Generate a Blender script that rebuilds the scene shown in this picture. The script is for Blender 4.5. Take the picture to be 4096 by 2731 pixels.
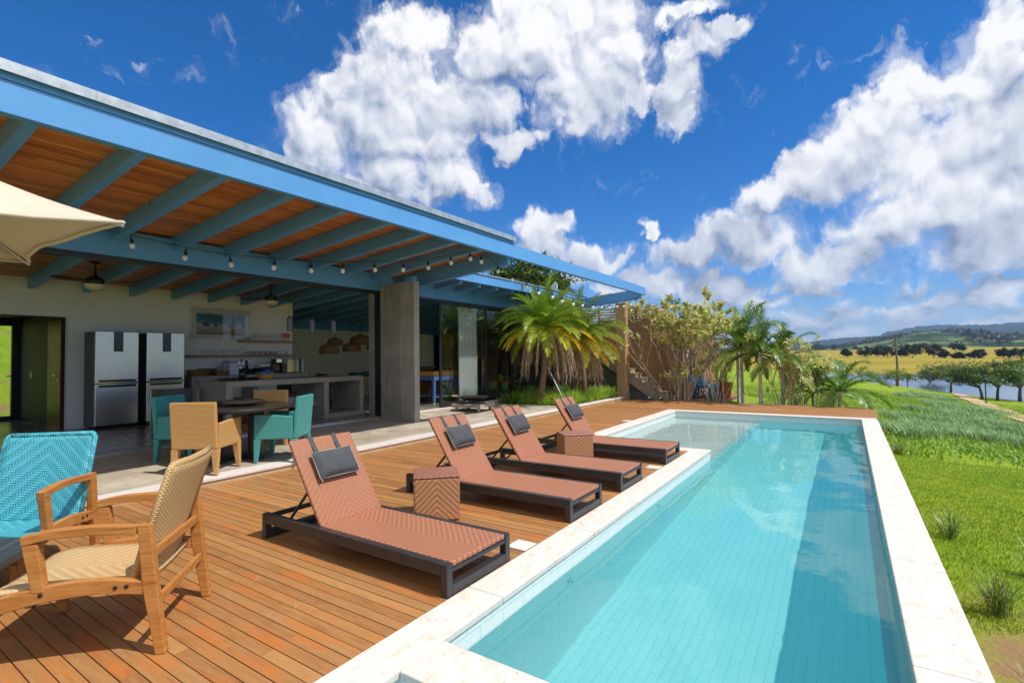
import bpy, bmesh, math, random
import numpy as np
from mathutils import Vector, Matrix

for _o in list(bpy.data.objects):
    bpy.data.objects.remove(_o)
SC = bpy.context.scene
COL = SC.collection
PI = math.pi
sin, cos, rad = math.sin, math.cos, math.radians

# ------------------------------------------------------------------ camera
CAMPOS = Vector((0.0, 0.0, 1.5))
_yaw, _pitch, _roll = rad(33.63354772), rad(1.8401635), rad(-0.82241)
_f = Vector((-sin(_yaw) * cos(_pitch), cos(_yaw) * cos(_pitch), sin(_pitch)))
_r0 = Vector((cos(_yaw), sin(_yaw), 0.0))
_u0 = _r0.cross(_f)
_r = cos(_roll) * _r0 + sin(_roll) * _u0
_u = -sin(_roll) * _r0 + cos(_roll) * _u0
cam_d = bpy.data.cameras.new('camera')
cam_d.sensor_fit = 'HORIZONTAL'
cam_d.sensor_width = 36.0
cam_d.lens = 36.0 * 2016.0 / 4096.0
cam_d.clip_start = 0.05
cam_d.clip_end = 30000.0
cam = bpy.data.objects.new('camera', cam_d)
COL.objects.link(cam)
cam.matrix_world = Matrix(((_r.x, _u.x, -_f.x, CAMPOS.x), (_r.y, _u.y, -_f.y, CAMPOS.y),
                           (_r.z, _u.z, -_f.z, CAMPOS.z), (0, 0, 0, 1)))
SC.camera = cam

# ------------------------------------------------------------------ light, exposure
SUNV = Vector((0.60, 0.10, 1.0)).normalized()
SUN_STRENGTH = 4.4
SKY_STRENGTH = 0.11
EXPOSURE = 0.12
sun_d = bpy.data.lights.new('sun', 'SUN')
sun_d.energy = SUN_STRENGTH
sun_d.angle = rad(0.5)
sun_d.color = (1.0, 0.955, 0.88)
sun = bpy.data.objects.new('sun', sun_d)
COL.objects.link(sun)
sun.rotation_euler = SUNV.to_track_quat('Z', 'Y').to_euler()
sun.location = (20, 5, 40)
SC.view_settings.view_transform = 'Standard'
SC.view_settings.look = 'None'
SC.view_settings.gamma = 1.0
SC.view_settings.use_curve_mapping = False
SC.view_settings.exposure = EXPOSURE
cy = SC.cycles
cy.use_denoising = True
cy.max_bounces = 10
cy.diffuse_bounces = 4
cy.glossy_bounces = 4
cy.transmission_bounces = 8
cy.transparent_max_bounces = 12
cy.sample_clamp_indirect = 6.0
cy.caustics_reflective = False


# ------------------------------------------------------------------ node helper
class NT:
    def __init__(s, tree):
        s.t = tree
        s.L = tree.links

    def put(s, sock, v):
        if v is None:
            return
        if hasattr(v, 'is_linked') or isinstance(v, bpy.types.NodeSocket):
            s.L.new(v, sock)
        else:
            if sock.type == 'RGBA' and not hasattr(v, '__len__'):
                v = (v, v, v, 1)
            if sock.type == 'RGBA' and len(v) == 3:
                v = (*v, 1)
            if sock.type == 'VECTOR' and not hasattr(v, '__len__'):
                v = (v, v, v)
            sock.default_value = v

    def n(s, typ, **kw):
        nd = s.t.nodes.new(typ)
        for k, v in kw.items():
            setattr(nd, k, v)
        return nd

    def m(s, op, a, b=None, c=None, clamp=False):
        nd = s.n('ShaderNodeMath', operation=op, use_clamp=clamp)
        for i, v in enumerate((a, b, c)):
            s.put(nd.inputs[i], v)
        return nd.outputs[0]

    def vm(s, op, a, b=None, c=None):
        nd = s.n('ShaderNodeVectorMath', operation=op)
        for i, v in enumerate((a, b, c)):
            if op == 'SCALE' and i == 1:
                s.put(nd.inputs['Scale'], v)
            else:
                s.put(nd.inputs[i], v)
        return nd.outputs['Value'] if op in ('DOT_PRODUCT', 'LENGTH', 'DISTANCE') else nd.outputs['Vector']

    def sep(s, v):
        nd = s.n('ShaderNodeSeparateXYZ')
        s.put(nd.inputs[0], v)
        return nd.outputs

    def comb(s, x=0.0, y=0.0, z=0.0):
        nd = s.n('ShaderNodeCombineXYZ')
        for i, v in enumerate((x, y, z)):
            s.put(nd.inputs[i], v)
        return nd.outputs[0]

    def obj(s):
        return s.n('ShaderNodeTexCoord').outputs['Object']

    def noise(s, vec, scale=5.0, detail=3.0, rough=0.55, dist=0.0, out=0):
        nd = s.n('ShaderNodeTexNoise')
        s.put(nd.inputs['Vector'], vec)
        s.put(nd.inputs['Scale'], scale)
        nd.inputs['Detail'].default_value = detail
        nd.inputs['Roughness'].default_value = rough
        nd.inputs['Distortion'].default_value = dist
        return nd.outputs[out]

    def vor(s, vec, scale=5.0, feature='F1', rand=1.0, out=0, detail=0.0, smooth=0.5):
        nd = s.n('ShaderNodeTexVoronoi', feature=feature)
        s.put(nd.inputs['Vector'], vec)
        s.put(nd.inputs['Scale'], scale)
        nd.inputs['Randomness'].default_value = rand
        if 'Detail' in nd.inputs:
            nd.inputs['Detail'].default_value = detail
        if feature == 'SMOOTH_F1':
            nd.inputs['Smoothness'].default_value = smooth
        return nd.outputs[out]

    def wn(s, vec):
        nd = s.n('ShaderNodeTexWhiteNoise', noise_dimensions='3D')
        s.put(nd.inputs['Vector'], vec)
        return nd.outputs['Value']

    def ramp(s, fac, stops, interp='LINEAR'):
        nd = s.n('ShaderNodeValToRGB')
        nd.color_ramp.interpolation = interp
        els = nd.color_ramp.elements
        while len(els) < len(stops):
            els.new(0.5)
        for e, (p, c) in zip(els, stops):
            e.position = p
            e.color = (*c, 1) if hasattr(c, '__len__') else (c, c, c, 1)
        s.put(nd.inputs[0], fac)
        return nd.outputs[0]

    def mr(s, v, a, b, c=0.0, d=1.0, smooth=False):
        nd = s.n('ShaderNodeMapRange')
        nd.interpolation_type = 'SMOOTHSTEP' if smooth else 'LINEAR'
        s.put(nd.inputs[0], v)
        for i, x in enumerate((a, b, c, d)):
            s.put(nd.inputs[i + 1], x)
        return nd.outputs[0]

    def mix(s, fac, a, b, blend='MIX'):
        nd = s.n('ShaderNodeMix', data_type='RGBA', blend_type=blend)
        s.put(nd.inputs[0], fac)
        s.put(nd.inputs[6], a)
        s.put(nd.inputs[7], b)
        return nd.outputs[2]

    def attr(s, name):
        return s.n('ShaderNodeAttribute', attribute_name=name).outputs['Fac']

    def bump(s, h, strength=0.3, dist=0.01, normal=None):
        nd = s.n('ShaderNodeBump')
        nd.inputs['Strength'].default_value = strength
        nd.inputs['Distance'].default_value = dist
        s.put(nd.inputs['Height'], h)
        if normal is not None:
            s.L.new(normal, nd.inputs['Normal'])
        return nd.outputs[0]


def new_mat(name):
    m = bpy.data.materials.new(name)
    m.use_nodes = True
    t = m.node_tree
    t.nodes.clear()
    nt = NT(t)
    out = nt.n('ShaderNodeOutputMaterial')
    return m, nt, out


def bsdf(nt, out, color, rough=0.5, metal=0.0, normal=None, spec=0.5, **kw):
    b = nt.n('ShaderNodeBsdfPrincipled')
    nt.put(b.inputs['Base Color'], color)
    nt.put(b.inputs['Roughness'], rough)
    nt.put(b.inputs['Metallic'], metal)
    nt.put(b.inputs['Specular IOR Level'], spec)
    if normal is not None:
        nt.L.new(normal, b.inputs['Normal'])
    for k, v in kw.items():
        nt.put(b.inputs[k], v)
    if out is not None:
        nt.L.new(b.outputs[0], out.inputs[0])
    return b


# ------------------------------------------------------------------ the sky: Nishita air with a deck of cumulus in it
BLOBS = [(-0.775,0.569,0.089,0.047),(-0.814,0.498,0.104,0.074),(-0.86,0.425,0.134,0.075),(-0.939,0.395,0.081,0.06),(-0.734,0.44,0.098,0.083),(-0.819,0.351,0.124,0.061),(-0.911,0.489,0.03,0.028),(-0.735,0.351,0.094,0.046),(-0.637,0.546,0.074,0.069),(-0.655,0.478,0.078,0.063),(-0.522,0.571,0.122,0.083),(-0.401,0.55,0.089,0.09),(-0.433,0.475,0.103,0.066),(-0.417,0.607,0.111,0.048),(-0.328,0.467,0.029,0.021),(-0.586,0.413,0.079,0.024),(-0.683,0.405,0.035,0.03),(-0.512,0.617,0.131,0.054),(-0.23,0.521,0.056,0.039),(-0.251,0.475,0.039,0.037),(-0.253,0.428,0.035,0.031),(-0.161,0.541,0.037,0.017),(-0.252,0.58,0.071,0.018),(-0.662,0.324,0.049,0.025),(-0.765,0.315,0.063,0.027),(-0.48,0.27,0.031,0.022),(-0.532,0.255,0.048,0.034),(-0.516,0.209,0.065,0.042),(-0.443,0.186,0.085,0.035),(-0.313,0.236,0.027,0.016),(-0.38,0.193,0.02,0.013),(0.078,0.413,0.036,0.032),(0.104,0.375,0.057,0.05),(0.046,0.364,0.048,0.043),(0.163,0.365,0.052,0.065),(0.206,0.416,0.035,0.062),(0.012,0.331,0.063,0.049),(-0.029,0.296,0.063,0.048),(0.069,0.301,0.082,0.07),(0.146,0.288,0.087,0.078),(0.206,0.283,0.06,0.085),(0.119,0.207,0.127,0.054),(0.19,0.205,0.058,0.066),(-0.113,0.26,0.052,0.036),(-0.143,0.2,0.099,0.045),(-0.239,0.19,0.077,0.033),(-0.024,0.154,0.081,0.043),(-0.057,0.12,0.052,0.03),(0.166,0.158,0.07,0.037),(0.216,0.443,0.026,0.025),(-0.328,0.135,0.097,0.031),(-0.203,0.12,0.089,0.024),(0.158,0.074,0.07,0.022),(0.066,0.057,0.06,0.021),(0.195,0.095,0.035,0.018),(-0.435,0.16,0.059,0.025),(-0.118,0.095,0.062,0.019)]
BODIES = [(-0.818,0.47,0.245,0.158,0.55),(-0.488,0.51,0.223,0.156,0.45),(0.122,0.307,0.163,0.151,1.0),(-0.157,0.198,0.172,0.084,0.8),(0.133,0.185,0.164,0.076,1.0),(-0.666,0.324,0.052,0.028,0.4),(-0.503,0.221,0.095,0.066,0.5),(-0.247,0.484,0.07,0.098,0.3),(-0.025,0.125,0.093,0.043,0.8)]


def build_world():
    w = bpy.data.worlds.new('World')
    SC.world = w
    w.use_nodes = True
    t = w.node_tree
    t.nodes.clear()
    nt = NT(t)
    # node group: soft cumulus field over (azimuth, elevation)
    g = bpy.data.node_groups.new('cumulus_field', 'ShaderNodeTree')
    g.interface.new_socket('P', in_out='INPUT', socket_type='NodeSocketVector')
    g.interface.new_socket('F', in_out='OUTPUT', socket_type='NodeSocketFloat')
    gn = NT(g)
    gi = gn.n('NodeGroupInput')
    go = gn.n('NodeGroupOutput')
    acc = None
    for (a, e, ra, re) in BLOBS:
        q = gn.vm('MULTIPLY_ADD', gi.outputs[0], (1 / ra, 1 / re, 0), (-a / ra, -e / re, 0))
        d = gn.vm('DOT_PRODUCT', q, q)
        if acc is None:
            acc = d
        else:
            acc = gn.m('MINIMUM', acc, d)
    f = gn.m('SUBTRACT', 1.0, acc)
    f = gn.m('MAXIMUM', f, -1.2)
    gn.L.new(f, go.inputs[0])

    d = nt.n('ShaderNodeTexCoord').outputs['Generated']
    sx, sy, sz = nt.sep(d)
    az = nt.m('ARCTAN2', sx, sy)
    el = nt.m('ARCSINE', sz)
    P = nt.comb(az, el, 0.0)
    elc = nt.m('MAXIMUM', el, 0.0)
    # perspective-true stretching of the noise for the low banks near the horizon
    stretch = nt.m('ADD', 1.0, nt.m('MULTIPLY', 2.2, nt.m('EXPONENT', nt.m('MULTIPLY', elc, -9.0))))

    def field(p):
        gg = nt.n('ShaderNodeGroup')
        gg.node_tree = g
        nt.put(gg.inputs[0], p)
        return gg.outputs[0]

    def n2(vec, scale, det, rough, out=0):
        nd = nt.n('ShaderNodeTexNoise', noise_dimensions='2D')
        nt.put(nd.inputs['Vector'], vec)
        nd.inputs['Scale'].default_value = scale
        nd.inputs['Detail'].default_value = det
        nd.inputs['Roughness'].default_value = rough
        return nd.outputs[out]

    def v2(vec, scale):
        nd = nt.n('ShaderNodeTexVoronoi', voronoi_dimensions='2D', feature='SMOOTH_F1')
        nt.put(nd.inputs['Vector'], vec)
        nd.inputs['Scale'].default_value = scale
        nd.inputs['Smoothness'].default_value = 0.8
        return nd.outputs['Distance']

    sv = nt.comb(1.0, stretch, 0.0)
    w1 = nt.vm('SUBTRACT', n2(nt.vm('MULTIPLY', P, sv), 10.0, 2.0, 0.5, 1), (0.5, 0.5, 0.5))
    w2 = nt.vm('SUBTRACT', n2(nt.vm('MULTIPLY', P, sv), 31.0, 3.0, 0.6, 1), (0.5, 0.5, 0.5))
    WARP = nt.vm('ADD', nt.vm('SCALE', w1, 0.070), nt.vm('SCALE', w2, 0.045))
    PW = nt.vm('ADD', P, WARP)

    def detail(p):
        q = nt.vm('ADD', nt.vm('MULTIPLY', p, sv), nt.vm('SCALE', w1, 0.05))
        puff = nt.m('SUBTRACT', 0.40, nt.m('ADD', v2(q, 15.0), nt.m('MULTIPLY', v2(q, 40.0), 0.4)))
        fine = nt.m('SUBTRACT', n2(q, 15.0, 8.0, 0.60), 0.5)
        return puff, fine

    F0 = field(PW)
    pu0, fi0 = detail(P)
    pu1, fi1 = detail(nt.vm('ADD', P, (0.005, 0.012, 0.0)))
    F2 = field(nt.vm('ADD', PW, (0.015, 0.040, 0.0)))
    # low banks of cumulus, thickening towards the horizon
    lbn = n2(nt.vm('ADD', nt.vm('MULTIPLY', PW, (1.0, 3.0, 0.0)), (3.3, 1.1, 0.0)), 7.5, 5.0, 0.55)
    low = nt.m('ADD', nt.mr(el, 0.01, 0.19, 0.78, -0.80), nt.m('MULTIPLY', nt.m('SUBTRACT', lbn, 0.5), 3.0))
    shape = nt.m('MAXIMUM', nt.m('MULTIPLY_ADD', F0, 0.95, 0.40), low)
    # unseen cloud cover added behind the camera and overhead to lift the fill light
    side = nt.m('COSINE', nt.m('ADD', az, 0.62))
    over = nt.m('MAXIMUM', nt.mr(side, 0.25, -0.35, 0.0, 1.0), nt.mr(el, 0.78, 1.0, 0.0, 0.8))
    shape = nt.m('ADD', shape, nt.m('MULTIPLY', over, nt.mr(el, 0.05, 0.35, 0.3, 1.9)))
    det = nt.m('ADD', nt.m('MULTIPLY', pu0, 0.75), nt.m('MULTIPLY', fi0, 1.9))
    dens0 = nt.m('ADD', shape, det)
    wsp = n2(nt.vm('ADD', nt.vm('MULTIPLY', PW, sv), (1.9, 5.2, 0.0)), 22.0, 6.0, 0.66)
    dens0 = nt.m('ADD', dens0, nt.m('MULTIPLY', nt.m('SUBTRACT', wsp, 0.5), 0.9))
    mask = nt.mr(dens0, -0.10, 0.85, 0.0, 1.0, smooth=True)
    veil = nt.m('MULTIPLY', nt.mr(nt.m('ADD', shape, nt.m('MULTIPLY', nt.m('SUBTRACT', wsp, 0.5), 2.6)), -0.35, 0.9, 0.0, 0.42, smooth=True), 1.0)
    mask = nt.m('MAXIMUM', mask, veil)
    # underside of each big cloud body is in its own shade
    num, den = None, None
    for (a, e, ra, re, dk) in BODIES:
        q = nt.vm('MULTIPLY_ADD', PW, (1 / ra, 1 / re, 0), (-a / ra, -e / re, 0))
        wgt = nt.m('EXPONENT', nt.m('MULTIPLY', nt.vm('DOT_PRODUCT', q, q), -1.3))
        val = nt.m('MULTIPLY', wgt, nt.m('MULTIPLY', nt.sep(q)[1], dk))
        num = val if num is None else nt.m('ADD', num, val)
        den = wgt if den is None else nt.m('ADD', den, wgt)
    body = nt.m('MULTIPLY', nt.m('DIVIDE', num, nt.m('ADD', den, 0.22)), nt.mr(el, 0.05, 0.16, 0.25, 1.0))
    lit_small = nt.m('ADD', nt.m('MULTIPLY', nt.m('SUBTRACT', pu0, pu1), 1.25), nt.m('MULTIPLY', nt.m('SUBTRACT', fi0, fi1), 1.5))
    lit_big = nt.m('MINIMUM', nt.m('MAXIMUM', nt.m('SUBTRACT', F0, F2), -0.45), 0.35)
    thick = nt.mr(dens0, 0.45, 1.3, 1.0, 0.45)
    soft = nt.m('SUBTRACT', n2(nt.vm('ADD', nt.vm('MULTIPLY', PW, sv), (7.7, 3.1, 0.0)), 7.0, 2.0, 0.5), 0.5)
    sh = nt.m('ADD', 0.62, nt.m('ADD', nt.m('MULTIPLY', nt.m('MULTIPLY', lit_small, thick), 0.62), nt.m('MULTIPLY', lit_big, 0.24)))
    sh = nt.m('ADD', sh, nt.m('MULTIPLY', soft, 0.65))
    sh = nt.m('ADD', sh, nt.m('MULTIPLY', body, 0.50))
    sh = nt.m('ADD', sh, nt.mr(dens0, 0.75, 0.15, 0.0, 0.14))
    sh = nt.m('MAXIMUM', nt.m('MINIMUM', sh, 1.0), 0.0)
    ccol = nt.ramp(sh, [(0.0, (0.13, 0.18, 0.30)), (0.30, (0.31, 0.37, 0.51)), (0.58, (0.64, 0.68, 0.78)), (0.82, (0.97, 0.97, 0.985))])
    # air between us and the far banks
    far = nt.m('EXPONENT', nt.m('MULTIPLY', elc, -16.0))
    ccol = nt.mix(nt.m('MULTIPLY', far, 0.40), ccol, (0.60, 0.70, 0.84))
    sky = nt.n('ShaderNodeTexSky', sky_type='NISHITA')
    sky.sun_disc = False
    sky.sun_elevation = math.asin(SUNV.z)
    sky.sun_rotation = math.atan2(SUNV.x, SUNV.y)
    sky.altitude = 900.0
    sky.air_density = 1.0
    sky.dust_density = 0.35
    sky.ozone_density = 2.2
    tint = nt.mix(nt.m('EXPONENT', nt.m('MULTIPLY', elc, -7.0)), (0.30, 0.70, 1.14, 1), (0.72, 0.86, 1.12, 1))
    blue = nt.mix(1.0, sky.outputs[0], tint, 'MULTIPLY')
    hs = nt.n('ShaderNodeHueSaturation')
    hs.inputs['Saturation'].default_value = 1.1
    nt.put(hs.inputs['Color'], blue)
    cloud = nt.vm('SCALE', ccol, 8.8)
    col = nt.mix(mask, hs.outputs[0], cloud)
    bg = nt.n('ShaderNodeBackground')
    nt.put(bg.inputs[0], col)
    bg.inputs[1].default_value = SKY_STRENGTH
    o = nt.n('ShaderNodeOutputWorld')
    nt.L.new(bg.outputs[0], o.inputs[0])
    w.cycles.sampling_method = 'MANUAL'
    w.cycles.sample_map_resolution = 512


build_world()


# ------------------------------------------------------------------ mesh helper
class MB:
    def __init__(s):
        s.v = []
        s.f = []
        s.mi = []
        s.a = []          # per-face value, stored as attribute 'rnd'

    def face(s, pts, mi=0, a=0.0):
        b = len(s.v)
        s.v += [tuple(p) for p in pts]
        s.f.append(tuple(range(b, b + len(pts))))
        s.mi.append(mi)
        s.a.append(a)

    def add(s, V, F, M=None, mi=0, a=0.0):
        b = len(s.v)
        if M is not None:
            V = [tuple(M @ Vector(p)) for p in V]
        s.v += [tuple(p) for p in V]
        for f in F:
            s.f.append(tuple(b + i for i in f))
            s.mi.append(mi)
            s.a.append(a)
        return s

    def box(s, x0, y0, z0, x1, y1, z1, M=None, mi=0, a=0.0):
        V = [(x, y, z) for z in (z0, z1) for y in (y0, y1) for x in (x0, x1)]
        F = [(0, 2, 3, 1), (4, 5, 7, 6), (0, 1, 5, 4), (2, 6, 7, 3), (0, 4, 6, 2), (1, 3, 7, 5)]
        return s.add(V, F, M, mi, a)

    def prism(s, poly, z0, z1, M=None, mi=0, a=0.0):
        n = len(poly)
        V = [(p[0], p[1], z0) for p in poly] + [(p[0], p[1], z1) for p in poly]
        F = [tuple(range(n - 1, -1, -1)), tuple(range(n, 2 * n))]
        F += [(i, (i + 1) % n, n + (i + 1) % n, n + i) for i in range(n)]
        return s.add(V, F, M, mi, a)

    def lathe(s, prof, n=16, M=None, mi=0, cap=True, a=0.0):
        V, F = [], []
        for r, z in prof:
            for k in range(n):
                t = 2 * PI * k / n
                V.append((r * cos(t), r * sin(t), z))
        for i in range(len(prof) - 1):
            for k in range(n):
                k2 = (k + 1) % n
                F.append((i * n + k, i * n + k2, (i + 1) * n + k2, (i + 1) * n + k))
        if cap:
            F.append(tuple(range(n - 1, -1, -1)))
            F.append(tuple((len(prof) - 1) * n + k for k in range(n)))
        return s.add(V, F, M, mi, a)

    def tube(s, pts, r, n=6, mi=0, cap=True, a=0.0):
        pts = [Vector(p) for p in pts]
        m = len(pts)
        rs = r if hasattr(r, '__len__') else [r] * m
        V, F = [], []
        up = None
        for i, p in enumerate(pts):
            d = (pts[min(i + 1, m - 1)] - pts[max(i - 1, 0)])
            if d.length < 1e-9:
                d = Vector((0, 0, 1))
            d.normalize()
            if up is None:
                up = Vector((0, 0, 1)) if abs(d.z) < 0.95 else Vector((1, 0, 0))
            x = d.cross(up)
            if x.length < 1e-4:
                x = d.cross(Vector((1, 0.3, 0)))
            x.normalize()
            y = x.cross(d)
            up = y
            for k in range(n):
                t = 2 * PI * k / n
                V.append(p + rs[i] * (cos(t) * x + sin(t) * y))
        for i in range(m - 1):
            for k in range(n):
                k2 = (k + 1) % n
                F.append((i * n + k, (i + 1) * n + k, (i + 1) * n + k2, i * n + k2))
        if cap:
            F.append(tuple(range(n)))
            F.append(tuple((m - 1) * n + k for k in range(n - 1, -1, -1)))
        return s.add(V, F, None, mi, a)

    def bar(s, p, q, w, h, mi=0, a=0.0, up=(0, 0, 1)):
        """straight square bar from p to q, w wide, h high"""
        p, q = Vector(p), Vector(q)
        d = (q - p).normalized()
        u = Vector(up)
        x = d.cross(u)
        if x.length < 1e-4:
            x = d.cross(Vector((1, 0, 0)))
        x.normalize()
        y = x.cross(d)
        V = [e + sx * w / 2 * x + sy * h / 2 * y for e in (p, q) for sy in (-1, 1) for sx in (-1, 1)]
        F = [(0, 1, 3, 2), (4, 6, 7, 5), (0, 4, 5, 1), (2, 3, 7, 6), (0, 2, 6, 4), (1, 5, 7, 3)]
        return s.add(V, F, None, mi, a)

    def mesh(s, name, mats, smooth=False, attr=False):
        me = bpy.data.meshes.new(name)
        me.from_pydata(s.v, [], s.f)
        for m in (mats if isinstance(mats, (list, tuple)) else [mats]):
            me.materials.append(m)
        if any(s.mi):
            me.polygons.foreach_set('material_index', s.mi)
        if attr:
            at = me.attributes.new('rnd', 'FLOAT', 'FACE')
            at.data.foreach_set('value', s.a)
        if smooth:
            me.polygons.foreach_set('use_smooth', [True] * len(me.polygons))
        me.update()
        return me

    def build(s, name, mats, parent=None, smooth=False, bevel=0.0, attr=False, autosmooth=False, fixn=False):
        me = s.mesh(name, mats, smooth, attr)
        if fixn:
            bm = bmesh.new()
            bm.from_mesh(me)
            bmesh.ops.remove_doubles(bm, verts=bm.verts, dist=1e-5)
            bmesh.ops.recalc_face_normals(bm, faces=bm.faces)
            bm.to_mesh(me)
            bm.free()
        o = bpy.data.objects.new(name, me)
        COL.objects.link(o)
        if parent is not None:
            o.parent = parent
        if bevel > 0:
            b = o.modifiers.new('edge', 'BEVEL')
            b.width = bevel
            b.segments = 2
            b.limit_method = 'ANGLE'
            b.angle_limit = rad(40)
            b.harden_normals = False
        return o


def tag(o, label=None, cat=None, group=None, kind=None):
    if label:
        o['label'] = label
    if cat:
        o['category'] = cat
    if group:
        o['group'] = group
    if kind:
        o['kind'] = kind
    return o


def thing(name, label, cat, loc=(0, 0, 0), rz=0.0, group=None):
    o = bpy.data.objects.new(name, None)
    o.empty_display_size = 0.1
    COL.objects.link(o)
    o.location = loc
    o.rotation_euler = (0, 0, rz)
    return tag(o, label, cat, group)


def dup(o, loc=None, rz=None, label=None, parent=None, scale=None):
    c = o.copy()
    COL.objects.link(c)
    if parent is not None:
        c.parent = parent
    for ch in o.children:
        dup(ch, parent=c)
    if loc is not None:
        c.location = loc
    if rz is not None:
        c.rotation_euler = (0, 0, rz)
    if label:
        c['label'] = label
    if scale:
        c.scale = (scale,) * 3
    return c


def struct(o):
    o['kind'] = 'structure'
    return o


def T(x, y, z):
    return Matrix.Translation((x, y, z))


def RZ(a):
    return Matrix.Rotation(a, 4, 'Z')


def RX(a):
    return Matrix.Rotation(a, 4, 'X')


def RY(a):
    return Matrix.Rotation(a, 4, 'Y')


# ------------------------------------------------------------------ materials
def plain(name, col, rough=0.5, metal=0.0, var=0.0, scale=8.0, bumpk=0.0, bscale=60.0, spec=0.5, **kw):
    m, nt, out = new_mat(name)
    c = col
    nrm = None
    P = nt.obj()
    if var > 0:
        nz = nt.noise(P, scale, 4.0, 0.6)
        c = nt.mix(nt.mr(nz, 0.3, 0.7), tuple(x * (1 - var) for x in col), tuple(min(1, x * (1 + var)) for x in col))
    if bumpk > 0:
        nrm = nt.bump(nt.noise(P, bscale, 4.0, 0.6), bumpk, 0.01)
    bsdf(nt, out, c, rough, metal, nrm, spec, **kw)
    return m


def wood(name, c1, c2, c3, rough=0.45, along='X', scale=1.0, grain=0.25):
    """sawn timber: long streaks, darker pores, patches of weathering"""
    m, nt, out = new_mat(name)
    P = nt.obj()
    k = {'X': (0.9, 14, 14), 'Y': (14, 0.9, 14), 'Z': (14, 14, 0.9)}[along]
    q = nt.vm('MULTIPLY', P, tuple(x * scale for x in k))
    streak = nt.noise(q, 2.2, 6.0, 0.62, 0.6)
    patch = nt.noise(P, 3.0 * scale, 3.0, 0.5)
    col = nt.ramp(streak, [(0.28, c1), (0.5, c2), (0.75, c3)])
    col = nt.mix(nt.mr(patch, 0.35, 0.75, 0.0, 0.35), col, c3)
    nrm = nt.bump(streak, grain, 0.004)
    bsdf(nt, out, col, nt.mr(streak, 0.2, 0.8, rough + 0.12, rough - 0.08), 0.0, nrm, 0.4)
    return m


def plank_ceiling(name):
    m, nt, out = new_mat(name)
    P = nt.obj()
    x, y, z = nt.sep(P)
    wd = 0.085
    fx = nt.m('DIVIDE', x, wd)
    ix = nt.m('FLOOR', fx)
    off = nt.m('MULTIPLY', nt.wn(nt.comb(ix, 3.1, 0)), 5.0)
    iy = nt.m('FLOOR', nt.m('DIVIDE', nt.m('ADD', y, off), 1.6))
    rnd = nt.wn(nt.comb(ix, iy, 1.7))
    fr = nt.m('FRACT', fx)
    groove = nt.m('MINIMUM', nt.mr(fr, 0.0, 0.06), nt.mr(fr, 1.0, 0.94))
    gr = nt.noise(nt.comb(nt.m('MULTIPLY', x, 60), nt.m('MULTIPLY', y, 2.5), rnd), 1.0, 5.0, 0.6, 0.5)
    col = nt.ramp(rnd, [(0.0, (0.22, 0.062, 0.014)), (0.35, (0.50, 0.155, 0.030)), (0.7, (0.68, 0.24, 0.045)), (1.0, (0.85, 0.38, 0.085))])
    col = nt.mix(0.5, col, nt.ramp(gr, [(0.25, (0.28, 0.08, 0.018)), (0.7, (0.80, 0.32, 0.07))]))
    col = nt.mix(groove, (0.03, 0.012, 0.006), col)
    nrm = nt.bump(groove, 0.6, 0.004)
    bsdf(nt, out, col, 0.42, 0, nrm, 0.4)
    return m


def deck_mat(name, sun_bleach=0.0):
    """oiled hardwood decking, every board its own tone, with rust-orange wear and pale scratches"""
    m, nt, out = new_mat(name)
    P = nt.obj()
    rnd = nt.attr('rnd')
    sh = nt.comb(nt.m('MULTIPLY', rnd, 17.0), nt.m('MULTIPLY', rnd, 31.0), 0)
    q = nt.vm('ADD', nt.vm('MULTIPLY', P, (1.3, 22, 1)), sh)
    gr = nt.noise(q, 2.6, 7.0, 0.65, 0.5)
    big = nt.noise(nt.vm('ADD', nt.vm('MULTIPLY', P, (0.9, 2.4, 1)), sh), 2.0, 4.0, 0.6)
    base = nt.ramp(rnd, [(0.0, (0.20, 0.082, 0.026)), (0.35, (0.31, 0.122, 0.034)), (0.6, (0.31, 0.155, 0.055)), (0.85, (0.38, 0.15, 0.038)), (1.0, (0.41, 0.215, 0.08))])
    col = nt.mix(nt.mr(gr, 0.3, 0.72, 0.0, 0.6), base, (0.47, 0.255, 0.10))
    col = nt.mix(nt.mr(gr, 0.42, 0.25, 0.0, 0.55), col, (0.20, 0.075, 0.022))
    col = nt.mix(nt.mr(big, 0.52, 0.68, 0.0, 0.65), col, (0.50, 0.145, 0.026))
    col = nt.mix(nt.mr(big, 0.42, 0.30, 0.0, 0.5), col, (0.36, 0.21, 0.085))
    # scuffs: thin bright lines running across the boards
    warp = nt.vm('ADD', P, nt.vm('SCALE', nt.noise(P, 1.7, 2.0, 0.5, out=1), 0.8))
    v1 = nt.vor(nt.vm('MULTIPLY', warp, (1.2, 2.6, 0.0)), 1.9, 'DISTANCE_TO_EDGE')
    sc = nt.mr(v1, 0.0, 0.008, 1.0, 0.0)
    pat = nt.mr(nt.noise(P, 2.3, 3.0, 0.6), 0.52, 0.64)
    v2 = nt.vor(nt.vm('MULTIPLY', warp, (5.0, 2.0, 0.0)), 2.3, 'DISTANCE_TO_EDGE')
    sc2 = nt.mr(v2, 0.0, 0.012, 0.7, 0.0)
    pat2 = nt.mr(nt.noise(P, 3.9, 3.0, 0.6), 0.55, 0.66)
    scr = nt.m('MAXIMUM', nt.m('MULTIPLY', sc, pat), nt.m('MULTIPLY', sc2, pat2))
    col = nt.mix(nt.m('MULTIPLY', scr, 0.55), col, (0.66, 0.47, 0.29))
    nrm = nt.bump(gr, 0.25, 0.003)
    bsdf(nt, out, col, nt.mr(big, 0.3, 0.7, 0.42, 0.58), 0, nrm, 0.38)
    return m


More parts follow.
